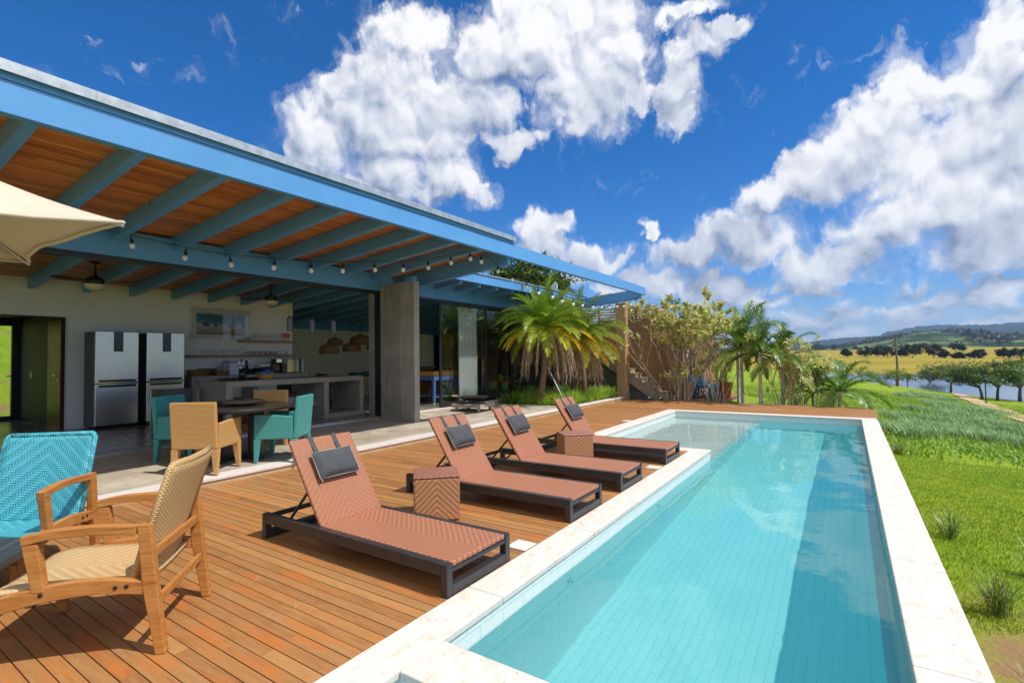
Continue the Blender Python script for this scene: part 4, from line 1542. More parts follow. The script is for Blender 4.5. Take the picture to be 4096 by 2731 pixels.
b.build('flight', M['stair'], ST, fixn=True)
b = MB()
for i in range(n_st):
    b.box(-0.235 * (i + 1) - 0.004, -0.365, 0.163 * (i + 1) - 0.012, -0.235 * i + 0.02, 0.37, 0.163 * (i + 1) + 0.006)
b.build('treads', M['stair'], ST)
b = MB()
b.prism([(-0.56, 0.0), (-2.9, 0.0), (-2.9, 1.55)], -0.30, 0.30, Matrix(((1, 0, 0, 0), (0, 0, 1, 0), (0, 1, 0, 0), (0, 0, 0, 1))))
b.build('under_stair_panel', plain('grey_under_stair_render', (0.115, 0.105, 0.088), 0.8, var=0.2, scale=3), ST)
# orange slatted rail on the roof terrace
RL = thing('roof_rail', 'orange timber slatted rail on the roof of the brown annexe', 'railing', (-7.2, 19.5, 2.2))
b = MB()
for k in range(6):
    z = 0.62 + 0.115 * k
    b.box(-2.3, -0.015, z, 1.0, 0.015, z + 0.05)
    b.box(0.985, 0.017, z, 1.015, 1.6, z + 0.05)
b.build('slats', M['railwood'], RL)
for x in (-2.2, -1.4, -0.6, 0.2, 0.95):
    b = MB()
    b.box(x - 0.035, 0.0151, 0, x + 0.035, 0.07, 1.27)
    b.build('post', M['railwood'], RL)

# satellite dish on the wing's roof
DI = thing('satellite_dish', 'white round satellite dish on the roof of the further wing', 'satellite dish', (-8.45, 15.5, 3.62))
b = MB()
b.tube([(0, 0, -0.05), (0, 0, 0.28)], 0.022, 8)
b.build('mast', M['galv'], DI)
b = MB()
Mx = T(0.05, -0.03, 0.24) @ RZ(rad(-35)) @ RX(rad(80))
b.lathe([(0.0, 0.0), (0.10, 0.015), (0.19, 0.05), (0.25, 0.10), (0.245, 0.105), (0.18, 0.06), (0.0, 0.012)], 24, Mx, cap=False)
b.build('reflector', M['white'], DI, smooth=True)
b = MB()
b.tube([Mx @ Vector((0, 0.2, 0.06)), Mx @ Vector((0, 0.02, 0.22))], 0.008)
b.lathe([(0.02, 0), (0.03, 0.05)], 10, Mx @ T(0, 0, 0.2))
b.build('feed_horn', M['galv'], DI)


# ================================================================== furniture on the deck
def cushion_mesh(w, h, t, n=14, m=10, pinch=0.012):
    """soft rectangular pillow in the XY plane"""
    V, F = [], []
    for side in (1, -1):
        for j in range(m + 1):
            for i in range(n + 1):
                u, v = i / n * 2 - 1, j / m * 2 - 1
                k = (1 - abs(u) ** 3.2) * (1 - abs(v) ** 3.2)
                x = u * w / 2 * (1 - 0.035 * (1 - abs(v) ** 2) * abs(u) ** 4)
                y = v * h / 2 * (1 - 0.06 * (1 - abs(u) ** 2) * abs(v) ** 4)
                z = side * (t / 2) * max(0, k) ** 0.55 + 0.004 * sin(u * 5 + v * 3) * k
                V.append((x, y, z))
    o = (n + 1) * (m + 1)
    for s in (0, 1):
        for j in range(m):
            for i in range(n):
                a = s * o + j * (n + 1) + i
                q = (a, a + 1, a + n + 2, a + n + 1)
                F.append(q if s == 0 else q[::-1])
    return V, F


def make_lounger():
    t = thing('sun_lounger', '', 'sun lounger', (0, 0, 0), 0, 'sun loungers in a row beside the pool')
    lm = M['loungerframe']
    H, L2, W2 = 0.208, 1.035, 0.352
    for s in (-1, 1):
        b = MB()
        y0, y1 = sorted((s * W2, s * (W2 - 0.055)))
        b.box(-L2 + 0.056, y0, H - 0.078, L2 - 0.056, y1, H)
        b.build('side_rail', lm, t, bevel=0.004)
    for e in (-1, 1):
        b = MB()
        x0, x1 = sorted((e * L2, e * (L2 - 0.055)))
        b.box(x0, -W2, 0, x1, -W2 + 0.055, H)
        b.box(x0, W2 - 0.055, 0, x1, W2, H)
        b.box(x0, -W2 + 0.055, 0.0, x1, W2 - 0.055, 0.07)
        if e > 0:
            b.box(x0 + 0.01, -W2 + 0.055, H - 0.062, x1 - 0.004, W2 - 0.055, H - 0.034)
        else:
            b.box(x0 + 0.012, -W2 + 0.055, H - 0.05, x1 - 0.012, W2 - 0.055, H - 0.012)
        b.build('end_frame', lm, t, bevel=0.004)
    hx = -0.325
    b = MB()
    b.box(hx, -W2 + 0.057, H - 0.030, L2 - 0.004, W2 - 0.057, H + 0.004)
    b.build('seat', M['seatweave'], t, bevel=0.012)
    # backrest leaning back about 56 degrees
    a = rad(124)
    Mb = T(hx + 0.01, 0, H - 0.02) @ RY(-a)
    BL = 0.765
    b = MB()
    b.box(0, -W2 + 0.045, -0.036, BL, W2 - 0.045, 0.0)
    o = b.build('backrest', M['backweave'], t, bevel=0.014)
    o.matrix_local = Mb
    b = MB()
    for s in (-1, 1):
        b.tube([Mb @ Vector((0.34, s * 0.24, 0.02)), Vector((-0.86, s * 0.24, 0.10))], 0.012)
        b.tube([Mb @ Vector((0.10, s * 0.26, 0.02)), Mb @ Vector((0.70, s * 0.26, 0.02))], 0.011)
    b.tube([(-0.86, -0.25, 0.10), (-0.86, 0.25, 0.10)], 0.012)
    b.build('support_strut', lm, t)
    # pillow hung from the top edge by two straps
    Mp = Mb @ T(BL - 0.285, 0, -0.085) @ RZ(PI / 2) @ RX(PI)
    b = MB()
    b.add(*cushion_mesh(0.40, 0.25, 0.115))
    p = b.build('pillow', M['cushion'], t, smooth=True)
    p.matrix_local = Mp
    b = MB()
    for j in range(24):
        pass
    ring = []
    for (u, v) in [(-1, -1), (1, -1), (1, 1), (-1, 1), (-1, -1)]:
        ring.append((u * 0.197, v * 0.119, 0.0))
    b.tube(ring, 0.0035, 5)
    b.tube([(-0.19, -0.12, 0), (-0.19, -0.150, 0.004)], 0.003, 5)
    b.build('piping', M['zip'], p)
    for s in (-1, 1):
        b = MB()
        y0, y1 = s * 0.115 - 0.02, s * 0.115 + 0.02
        pts = [(BL - 0.17, -0.055), (BL - 0.06, -0.041), (BL + 0.004, -0.040), (BL + 0.008, -0.018), (BL + 0.004, 0.006), (BL - 0.04, 0.010), (BL - 0.17, 0.035)]
        for (xa, za), (xb, zb) in zip(pts, pts[1:]):
            V = [(xa, y0, za), (xa, y1, za), (xb, y1, zb), (xb, y0, zb)]
            d = Vector((xb - xa, 0, zb - za)).normalized()
            nn = Vector((-d.z, 0, d.x)) * 0.002
            V2 = [tuple(Vector(v) + nn) for v in V]
            b.add(V + V2, [(0, 1, 2, 3), (7, 6, 5, 4), (0, 4, 5, 1), (1, 5, 6, 2), (2, 6, 7, 3), (3, 7, 4, 0)])
        so = b.build('strap', M['cushion'], p)
        so.matrix_local = Mp.inverted() @ Mb
    return t


_lg = make_lounger()
for i, (x, y, rz, lab) in enumerate([
        (-3.157, 2.772, 0.0, 'nearest of the four brown woven sun loungers, its foot touching the pool coping'),
        (-3.157, 4.452, 0.0, 'brown woven sun lounger second from the camera, behind the first woven cube table'),
        (-3.157, 5.660, 0.006, 'brown woven sun lounger third from the camera, just in front of the second cube table'),
        (-3.157, 7.310, 0.004, 'furthest brown woven sun lounger, by the shallow bay of the pool')]):
    if i == 0:
        _lg.location = (x, y, 0.001)
        _lg['label'] = lab
    else:
        dup(_lg, (x, y, 0.001), rz, lab)


def make_cube():
    t = thing('side_table', '', 'side table', (0, 0, 0), 0, 'woven cube tables between the loungers')
    h, w = 0.41, 0.212
    b = MB()
    b.box(-w, -w, 0.006, w, w, h - 0.012)
    o = b.build('base', [M['cubeweave'], M['cubesideweave']], t, bevel=0.016)
    for p in o.data.polygons:
        if abs(p.normal.x) > 0.5:
            p.material_index = 1
    b = MB()
    b.box(-w - 0.002, -w - 0.002, h - 0.0115, w + 0.002, w + 0.002, h + 0.004)
    b.build('top', M['cubetop'], t, bevel=0.007)
    return t


_st = make_cube()
_st.location = (-3.335, 3.66, 0.0)
_st.rotation_euler = (0, 0, rad(44))
_st['label'] = 'nearer brown woven cube table, between the first and second loungers'
dup(_st, (-3.30, 6.545, 0.0), rad(43), 'further brown woven cube table, between the third and fourth loungers')


# ---- the woven armchairs round the dining table
def make_tub(mat):
    """square woven armchair, back towards -Y, seat facing +Y"""
    t = thing('dining_armchair', '', 'armchair', (0, 0, 0), 0, 'woven armchairs round the black dining table')
    W, D = 0.285, 0.29
    b = MB()
    Mk = T(0, -D + 0.03, 0.30) @ RX(rad(5))
    b.box(-W + 0.005, -0.03, 0.02, W - 0.005, 0.03, 0.60, Mk)
    b.build('backrest', mat, t, bevel=0.014)
    for s in (-1, 1):
        b = MB()
        prof = [(-D + 0.055, 0.315), (-D + 0.055, 0.625), (0.12, 0.655), (D, 0.655), (D, 0.315)]
        x0, x1 = sorted((s * W, s * (W - 0.055)))
        Mp = Matrix(((0, 0, 1, 0), (1, 0, 0, 0), (0, 1, 0, 0), (0, 0, 0, 1)))
        b.prism(prof, x0, x1, Mp)
        b.build('arm', mat, t, bevel=0.012)
    b = MB()
    b.box(-W + 0.056, -D + 0.06, 0.318, W - 0.056, D - 0.004, 0.425)
    b.build('seat', mat, t, bevel=0.012)
    for sx in (-1, 1):
        for sy in (-1, 1):
            b = MB()
            xo, yo = sx * W, sy * D
            xi, yi = sx * (W - 0.085), sy * (D - 0.085)
            xb, yb = sx * (W - 0.045), sy * (D - 0.045)
            q = lambda x0, y0, x1, y1, z: [(x0, y0, z), (x1, y0, z), (x1, y1, z), (x0, y1, z)]
            V = q(min(xo, xb), min(yo, yb), max(xo, xb), max(yo, yb), 0.0) + q(min(xo, xi), min(yo, yi), max(xo, xi), max(yo, yi), 0.3165)
            b.add(V, [(3, 2, 1, 0), (4, 5, 6, 7), (0, 1, 5, 4), (1, 2, 6, 5), (2, 3, 7, 6), (3, 0, 4, 7)])
            b.build('leg', mat, t, bevel=0.006)
    return t


TCX, TCY = -7.36, 3.86


def face_to(vx, vy):
    return math.atan2(-vx, vy)


_tb = make_tub(M['beigeweave'])
_tb.location = (-6.93, 3.27, 0.105)
_tb.rotation_euler = (0, 0, face_to(-0.57, 0.82))
_tb['label'] = 'honey coloured woven armchair with its back to the camera, in front of the black table'
dup(_tb, (-7.80, 4.50, 0.125), face_to(0.57, -0.82), 'honey coloured woven armchair on the far side of the black table')
_tt = make_tub(M['tealweave'])
_tt.location = (-6.80, 4.24, 0.105)
_tt.rotation_euler = (0, 0, face_to(-0.80, -0.59))
_tt['label'] = 'sunlit turquoise woven armchair at the right of the black table'
_t2 = dup(_tt, (-7.90, 3.46, 0.125), face_to(0.89, 0.45), 'turquoise woven armchair in the shade at the left of the black table')
b = MB()
b.add(*cushion_mesh(0.34, 0.2, 0.09))
o = tag(b.build('scatter_cushion', M['white'], smooth=True), 'small white cushion lying on the shaded turquoise armchair', 'cushion')
o.matrix_world = T(-7.86, 3.42, 0.125 + 0.475) @ RZ(face_to(0.89, 0.45)) @ RX(rad(8))

DT = thing('dining_table', 'round black timber dining table on crossed steel legs, on the terrace', 'dining table', (TCX, TCY, 0.112))
b = MB()
b.lathe([(0.0, 0.70), (0.70, 0.70), (0.745, 0.705), (0.752, 0.725), (0.752, 0.742), (0.745, 0.75), (0.0, 0.75)], 56, cap=False)
b.build('tabletop', M['darktable'], DT, smooth=False)
for k in range(2):
    b = MB()
    Mk = RZ(rad(28 + 90 * k))
    for s in (-1, 1):
        b.box(s * 0.36 - 0.045, -0.03, 0.0, s * 0.36 + 0.045, 0.03, 0.699 - 0.05, Mk)
    b.box(-0.405, -0.031, 0.0, 0.405, 0.031, 0.05 + 0.002 * k, Mk)
    b.box(-0.405, -0.031, 0.649, 0.405, 0.031, 0.699 - 0.002 * k, Mk)
    b.build('leg_frame', M['black'], DT, bevel=0.003)
LS = thing('lazy_susan', 'round dark timber turntable standing on the black dining table', 'turntable', (TCX - 0.06, TCY + 0.10, 0.864))
b = MB()
b.lathe([(0.0, 0.03), (0.30, 0.03), (0.325, 0.04), (0.325, 0.062), (0.31, 0.07), (0.0, 0.07)], 44, cap=False)
b.build('turntable_top', M['darktable'], LS)
b = MB()
b.lathe([(0.12, 0.0), (0.12, 0.029)], 24)
for k in range(4):
    b.lathe([(0.018, 0.0), (0.018, 0.03)], 8, T(0.24 * cos(k * PI / 2 + 0.4), 0.24 * sin(k * PI / 2 + 0.4), 0))
b.build('swivel', M['fanmetal'], LS)


# ---- timber armchairs with woven seats, in the left foreground
def curved_bar(b, pts, w, h, x, n=10):
    """bar in the YZ plane at lateral x, following pts (y, z) through a smooth curve"""
    P = [Vector((x, y, z)) for y, z in pts]
    S = []
    m = len(P)
    for i in range(m - 1):
        p0, p1, p2, p3 = P[max(i - 1, 0)], P[i], P[i + 1], P[min(i + 2, m - 1)]
        for k in range(n):
            t = k / n
            S.append(0.5 * ((2 * p1) + (p2 - p0) * t + (2 * p0 - 5 * p1 + 4 * p2 - p3) * t * t + (3 * p1 - p0 - 3 * p2 + p3) * t ** 3))
    S.append(P[-1])
    V, F = [], []
    for i, p in enumerate(S):
        d = (S[min(i + 1, len(S) - 1)] - S[max(i - 1, 0)]).normalized()
        nrm = Vector((0, -d.z, d.y))
        hh = h if not callable(h) else h(i / (len(S) - 1))
        for sy in (-1, 1):
            for sx in (-1, 1):
                V.append(p + Vector((sx * w / 2, 0, 0)) + nrm * (sy * hh / 2))
    for i in range(len(S) - 1):
        a = i * 4
        F += [(a, a + 1, a + 5, a + 4), (a + 1, a + 3, a + 7, a + 5), (a + 3, a + 2, a + 6, a + 7), (a + 2, a, a + 4, a + 6)]
    F += [(0, 2, 3, 1), (len(V) - 4, len(V) - 3, len(V) - 1, len(V) - 2)]
    b.add(V, F)


def make_lounge_chair(seat_m, back_m, label):
    """local: +Y is the way the sitter faces"""
    t = thing('wooden_armchair', label, 'armchair', (0, 0, 0), 0, 'timber armchairs with woven seats round the coffee table')
    tk = M['teak']
    W = 0.325
    for s in (-1, 1):
        x = s * W
        b = MB()   # rear leg, raked
        V = []
        for z, yc, d in ((0.0, -0.405, 0.05), (0.34, -0.355, 0.068), (0.665, -0.325, 0.062)):
            for sy in (-1, 1):
                for sx in (-1, 1):
                    V.append((x + sx * 0.0235, yc + sy * d / 2, z))
        F = [(0, 2, 3, 1), (8, 9, 11, 10)]
        for k in (0, 4):
            F += [(k, k + 1, k + 5, k + 4), (k + 1, k + 3, k + 7, k + 5), (k + 3, k + 2, k + 6, k + 7), (k + 2, k, k + 4, k + 6)]
        b.add(V, F)
        b.build('rear_leg', tk, t, bevel=0.006)
        b = MB()   # arm
        curved_bar(b, [(-0.292, 0.640), (-0.10, 0.655), (0.06, 0.652), (0.205, 0.630)], 0.052, 0.044, x)
        b.build('arm', tk, t, bevel=0.005)
        b = MB()   # arm post down to the rail
        V = []
        for z, yc, d in ((0.372, 0.130, 0.055), (0.612, 0.170, 0.068)):
            for sy in (-1, 1):
                for sx in (-1, 1):
                    V.append((x + sx * 0.0225, yc + sy * d / 2, z))
        b.add(V, [(0, 2, 3, 1), (4, 5, 7, 6), (0, 1, 5, 4), (1, 3, 7, 5), (3, 2, 6, 7), (2, 0, 4, 6)])
        b.build('arm_post', tk, t, bevel=0.005)
        b = MB()   # side rail, arched
        curved_bar(b, [(-0.325, 0.345), (-0.12, 0.372), (0.10, 0.362), (0.30, 0.322), (0.42, 0.275)], 0.04, lambda u: 0.066 + 0.012 * sin(u * PI), x)
        r = b.build('side_rail', tk, t, bevel=0.005)
        for yy in (-0.25, -0.20, 0.12):
            b = MB()
            b.lathe([(0.0105, 0), (0.0105, 0.003), (0.006, 0.005)], 10, T(x + s * 0.02, yy, 0.362) @ RY(s * PI / 2))
            b.build('bolt', M['rubber'], r)
        b = MB()   # front leg
        V = []
        for z, yc, d in ((0.0, 0.375, 0.05), (0.265, 0.395, 0.072)):
            for sy in (-1, 1):
                for sx in (-1, 1):
                    V.append((x + sx * 0.022, yc + sy * d / 2, z))
        b.add(V, [(0, 2, 3, 1), (4, 5, 7, 6), (0, 1, 5, 4), (1, 3, 7, 5), (3, 2, 6, 7), (2, 0, 4, 6)])
        b.build('front_leg', tk, t, bevel=0.006)
    for (y, z, h) in ((-0.345, 0.50, 0.05), (-0.372, 0.26, 0.045)):
        b = MB()
        b.box(-W + 0.024, y - 0.012, z - h / 2, W - 0.024, y + 0.012, z + h / 2)
        b.build('back_bar', tk, t, bevel=0.004)
    b = MB()
    b.box(-W + 0.024, 0.375, 0.255, W - 0.024, 0.405, 0.305)
    b.build('front_bar', tk, t, bevel=0.004)
    # seat panel
    b = MB()
    b.add(*gridmesh(-W + 0.022, W - 0.022, -0.30, 0.43, 14, 18, lambda X, Y: 0.378 - 0.02 * np.cos(X / 0.3 * PI / 2) + 0.03 * (Y + 0.0) - 0.05 * np.clip((Y - 0.25) / 0.2, 0, 1) ** 2))
    o = b.build('seat', seat_m, t, smooth=True)
    sm = o.modifiers.new('thick', 'SOLIDIFY')
    sm.thickness = 0.03
    # back panel
    a = rad(17)
    Mb = T(0, -0.255, 0.335) @ RX(a)
    b = MB()
    b.add(*gridmesh(-W + 0.03, W - 0.03, 0.0, 0.64, 14, 16, lambda X, Y: -0.02 + 0.028 * (X / 0.3) ** 2 + 0.012 * np.sin(Y / 0.64 * PI)), M=Matrix(((1, 0, 0, 0), (0, 0, 1, 0), (0, 1, 0, 0), (0, 0, 0, 1))))
    o = b.build('backrest', back_m, t, smooth=True)
    o.matrix_local = Mb
    sm = o.modifiers.new('thick', 'SOLIDIFY')
    sm.thickness = 0.032
    sm.offset = 0
    # wrapped strand edging round the back
    b = MB()
    for s in (-1, 1):
        b.tube([(s * (W - 0.028), 0.008, 0.0), (s * (W - 0.028), 0.012, 0.62), (s * (W - 0.05), 0.010, 0.645)], 0.019, 8)
    b.tube([(-W + 0.05, 0.010, 0.645), (-0.1, -0.014, 0.648), (0.1, -0.014, 0.648), (W - 0.05, 0.010, 0.645)], 0.019, 8)
    e = b.build('edging', back_m, o, smooth=True)
    return t


c1 = make_lounge_chair(M['rattan'], M['rattanback'], 'timber armchair with pale rattan seat and back, nearest the camera')
c1.location = (-3.52, 1.125, 0.001)
c1.rotation_euler = (0, 0, face_to(-0.68, -0.73))
c2 = make_lounge_chair(M['tealseat'], M['tealchev'], 'timber armchair with turquoise chevron seat and back, facing the coffee table')
c2.location = (-4.86, 0.985, 0.001)
c2.rotation_euler = (0, 0, face_to(0.70, -0.715))
CT = thing('coffee_table', 'low charcoal slatted coffee table between the timber armchairs', 'coffee table', (-4.23, 0.68, 0.0), math.atan2(-0.62, 0.785))
b = MB()
for k in range(7):
    b.box(-0.25, -0.25 + k * 0.0715, 0.395, 0.25, -0.25 + k * 0.0715 + 0.066, 0.418)
b.build('slats', M['slattable'], CT, bevel=0.003)
b = MB()
for s in (-1, 1):
    b.box(-0.262, s * 0.265 - 0.012, 0.375, 0.262, s * 0.265 + 0.012, 0.42)
    b.box(s * 0.262 - 0.011, -0.253, 0.375, s * 0.262 + 0.011, 0.253, 0.4195)
b.build('apron', M['slattable'], CT, bevel=0.003)
for sx in (-1, 1):
    for sy in (-1, 1):
        b = MB()
        b.box(sx * 0.215 - 0.025, sy * 0.22 - 0.025, 0, sx * 0.215 + 0.025, sy * 0.22 + 0.025, 0.394)
        b.build('leg', M['slattable'], CT, bevel=0.003)

# ---- cream parasol reaching in from the left
UM = thing('parasol', 'cream canvas parasol reaching in from the left above the armchairs', 'parasol', (-4.24, 0.17, 0.0))
UA = [Vector((0.83, 0.98, 2.30)), Vector((-0.86, 0.96, 2.27)), Vector((-1.12, -0.70, 2.30)), Vector((0.50, -0.74, 2.33))]
AP = Vector((-0.12, 0.12, 2.86))
for k in range(4):
    A, B = UA[k], UA[(k + 1) % 4]
    V, F = [], []
    n = 12
    idx = {}
    for i in range(n + 1):
        for j in range(n + 1):
            u, v = i / n, j / n
            e = A.lerp(B, v)
            sag = 4 * v * (1 - v)
            e = e + Vector((0, 0, 0.0)) + (Vector((0, 0.05, e.z)) - e) * 0.17 * sag       # hem curves inwards
            p = AP.lerp(e, u)
            p.z -= 0.10 * u * (1 - u) * 4 * 0.6 + 0.05 * sag * u * u
            p.z += 0.008 * sin(v * 17 + k) * u * sag
            V.append(p)
    for i in range(n):
        for j in range(n):
            a = i * (n + 1) + j
            F.append((a, a + 1, a + n + 2, a + n + 1))
    b = MB()
    b.add(V, F)
    o = b.build('canopy_panel', M['canvas'], UM, smooth=True)
    sm = o.modifiers.new('thick', 'SOLIDIFY')
    sm.thickness = 0.004
    hem = [V[n * (n + 1) + j] for j in range(n + 1)]
    b = MB()
    b.tube(hem, 0.012, 6)
    b.build('hem', M['canvas'], o, smooth=True)
b = MB()
b.tube([(-0.12, 0.12, 0), (-0.12, 0.12, 2.88)], 0.024, 10)
b.build('pole', M['galv'], UM, smooth=True)
for k in range(4):
    b = MB()
    b.tube([AP - Vector((0, 0, 0.05)), AP.lerp(UA[k], 0.5) - Vector((0, 0, 0.085)), UA[k] - Vector((0, 0, 0.02))], 0.009, 6)
    b.build('rib', M['galv'], UM)
b = MB()
b.box(-0.25, -0.2, 0, 0.25, 0.3, 0.06)
b.build('base', M['granite'], UM, bevel=0.01)

# ---- string of bulbs
S1 = [(-8.6, 3.01, 3.20), (-8.3, 3.58, 3.08), (-8.02, 4.12, 3.02), (-7.74, 4.66, 3.02), (-7.47, 5.16, 3.01), (-7.23, 5.61, 3.04), (-6.97, 6.1, 3.10), (-6.74, 6.56, 3.14), (-6.51, 6.98, 3.21), (-6.3, 7.39, 3.34), (-6.11, 7.75, 3.45), (-6.0, 7.96, 3.41)]
S2 = [(-6.1, 8.67, 3.33), (-6.09, 9.21, 3.21), (-6.08, 9.78, 3.11), (-6.07, 10.3, 3.02), (-6.05, 10.94, 2.98), (-6.04, 11.41, 2.92), (-6.03, 12.03, 2.89), (-6.02, 12.57, 2.90), (-6.01, 13.23, 2.90), (-6.0, 13.8, 2.94), (-5.98, 14.37, 2.97), (-5.97, 14.95, 3.05), (-5.96, 15.47, 3.10), (-5.95, 16.07, 3.20), (-5.94, 16.6, 3.33)]
SL = thing('string_lights', 'black cable of round white bulbs strung from the header beam along the pergola', 'string lights', (-6.0, 8.0, 3.0))
b = MB()
cab = [(-8.95, 2.3, 3.45)] + [(x, y, z + 0.155) for x, y, z in S1[:-1]] + [(-6.02, 7.95, 3.575), (-6.05, 8.3, 3.54)] + [(x, y, z + 0.155) for x, y, z in S2] + [(-5.9, 16.75, 3.5)]
b.tube([(x + 6, y - 8, z - 3) for x, y, z in cab], 0.0055, 5)
b.build('cable', M['rubber'], SL)
for (x, y, z) in S1 + S2:
    k = 1.0
    b = MB()
    Mx = T(x + 6, y - 8, z - 3) @ RX(rad(rd.uniform(-6, 6))) @ RY(rad(rd.uniform(-6, 6)))
    b.lathe([(0.021, 0.03), (0.023, 0.045), (0.021, 0.085), (0.014, 0.095), (0.004, 0.15)], 10, Mx)
    so = b.build('socket', M['rubber'], SL, smooth=True)
    b = MB()
    b.lathe([(0.003, -0.046), (0.02, -0.041), (0.034, -0.022), (0.038, 0.0), (0.034, 0.02), (0.022, 0.034), (0.018, 0.04)], 14, Mx)
    b.build('bulb', M['bulb'], so, smooth=True)


# ================================================================== kitchen and rooms behind
FL = 0.20
# fridges
def make_fridge():
    t = thing('fridge', '', 'fridge', (0, 0, 0), 0, 'tall stainless fridges against the kitchen wall')
    # local: front is +X, width along Y from 0 to w
    w, d, h = 0.735, 0.62, 1.94
    b = MB()
    b.box(-d, 0.005, 0.03, -0.055, w - 0.005, h)
    b.build('cabinet', M['fridgeside'], t, bevel=0.006)
    up = MB()
    z1, z2 = 0.90, h + 0.008
    up.box(-0.054, 0, z1 + 0.012, 0.0, w, z2)
    u = up.build('upper_door', M['steel'], t, bevel=0.012)
    lo = MB()
    lo.box(-0.054, 0, 0.06, 0.0, w, z1 - 0.012)
    l = lo.build('lower_door', M['steel'], t, bevel=0.012)
    b = MB()
    b.box(-0.05, 0.03, 0.0, -0.02, w - 0.03, 0.058)
    b.build('plinth', M['blackgloss'], t)
    for (z, p) in ((z1 + 0.05, u), (z1 - 0.055, l)):
        b = MB()
        b.box(0.0005, 0.06, z - 0.022, 0.004, w - 0.05, z + 0.022)
        b.build('handle_recess', M['blackgloss'], p, bevel=0.002)
    for (z, p) in ((z1 + 0.018, u), (z1 - 0.018, l)):
        b = MB()
        b.box(-0.03, 0.0, z - 0.009, 0.012, w, z + 0.009)
        b.build('handle_bar', M['chrome'], p, bevel=0.003)
    b = MB()
    b.box(0.0005, 0.30, h - 0.40, 0.006, 0.46, h + 0.002)
    b.box(0.0058, 0.345, h - 0.103, 0.0066, 0.415, h - 0.097, mi=1)
    for k in range(4):
        b.box(0.0058, 0.345, h - 0.27 - k * 0.03, 0.0066, 0.375, h - 0.2665 - k * 0.03, mi=1)
        b.box(0.0058, 0.395, h - 0.273 - k * 0.03, 0.0066, 0.404, h - 0.264 - k * 0.03, mi=1)
    b.build('display_panel', [M['navy'], M['pendant']], u)
    return t


fr = make_fridge()
fr.location = (-12.35, 3.722, FL)
fr['label'] = 'left one of the two tall stainless fridges, beside the passage opening'
dup(fr, (-12.35, 4.598, FL), 0, 'right one of the two tall stainless fridges, nearer the shelves')
# framed beach print
PC = thing('framed_picture', 'white framed photograph of a beach with dark rocks, hung on the kitchen wall', 'picture', (-12.99, 6.44, 2.44))
b = MB()
y0, y1, z0, z1 = -0.73, 0.72, -0.395, 0.395
for q in ((y0, z0, y1, z0 + 0.02), (y0, z1 - 0.02, y1, z1), (y0, z0 + 0.02, y0 + 0.02, z1 - 0.02), (y1 - 0.02, z0 + 0.02, y1, z1 - 0.02)):
    b.box(0, q[0], q[1], 0.03, q[2], q[3])
b.build('frame', M['white'], PC, bevel=0.002)
b = MB()
b.box(0.002, y0 + 0.021, z0 + 0.021, 0.014, y1 - 0.021, z1 - 0.021)
b.build('mount', plain('cream_picture_mount', (0.70, 0.66, 0.58), 0.7), PC)


def beach_mat():
    m, nt, out = new_mat('beach_print')
    P = nt.obj()
    x, y, z = nt.sep(P)
    zz = nt.m('ADD', z, nt.m('MULTIPLY', nt.m('SUBTRACT', nt.noise(nt.comb(0, y, 0), 5.0, 3.0), 0.5), 0.06))
    f = nt.mr(zz, -0.265, 0.255)
    col = nt.ramp(f, [(0.0, (0.23, 0.14, 0.08)), (0.18, (0.33, 0.24, 0.17)), (0.34, (0.42, 0.38, 0.34)), (0.44, (0.50, 0.52, 0.52)), (0.52, (0.05, 0.30, 0.33)), (0.7, (0.012, 0.16, 0.20)), (0.93, (0.01, 0.13, 0.20)), (1.0, (0.5, 0.6, 0.65))])
    foam = nt.mr(nt.noise(nt.vm('MULTIPLY', P, (1, 4, 14)), 3.0, 4.0), 0.56, 0.66, 0.0, 0.6)
    col = nt.mix(nt.m('MULTIPLY', foam, nt.mr(f, 0.55, 0.45)), col, (0.66, 0.67, 0.66))
    bsdf(nt, out, col, 0.3)
    return m


b = MB()
b.box(0.0145, -0.585, -0.27, 0.016, 0.585, 0.255)
pr = b.build('print', beach_mat(), PC)
b = MB()
for (yc, zc, w, h) in ((-0.36, -0.035, 0.085, 0.085), (-0.14, -0.045, 0.05, 0.06), (0.27, -0.055, 0.11, 0.055), (0.54, -0.05, 0.045, 0.06)):
    pts = [(yc - w, zc - h * 0.35), (yc - w * 0.75, zc + h * 0.35), (yc - w * 0.2, zc + h), (yc + w * 0.35, zc + h * 0.7), (yc + w * 0.8, zc), (yc + w, zc - h * 0.4)]
    b.prism(pts, 0.0165, 0.0172, Matrix(((0, 0, 1, 0), (1, 0, 0, 0), (0, 1, 0, 0), (0, 0, 0, 1))))
b.build('printed_rocks', plain('printed_dark_rock', (0.035, 0.03, 0.028), 0.4), PC)
b = MB()
b.box(0.0175, y0 + 0.021, z0 + 0.021, 0.019, y1 - 0.021, z1 - 0.021)
b.build('picture_glass', pane_mat('picture_glass_sheet', (0.97, 0.97, 0.97), 1.45, 1.0), PC)

# shelves
b = MB()
b.box(-12.998, 5.61, 1.63, -12.74, 8.34, 1.668)
tag(b.build('wall_shelf', M['shelfwood'], bevel=0.002), 'lower, longer orange timber shelf of glassware on the kitchen wall', 'shelf', 'timber shelves on the kitchen wall')
b = MB()
b.box(-12.998, 6.83, 2.00, -12.74, 8.34, 2.038)
tag(b.build('wall_shelf', M['shelfwood'], bevel=0.002), 'upper, shorter orange timber shelf of wine glasses on the kitchen wall', 'shelf', 'timber shelves on the kitchen wall')


def lathe_obj(name, prof, mat, n=14):
    b = MB()
    b.lathe(prof, n, cap=False)
    return b.build(name, mat, None, smooth=True)


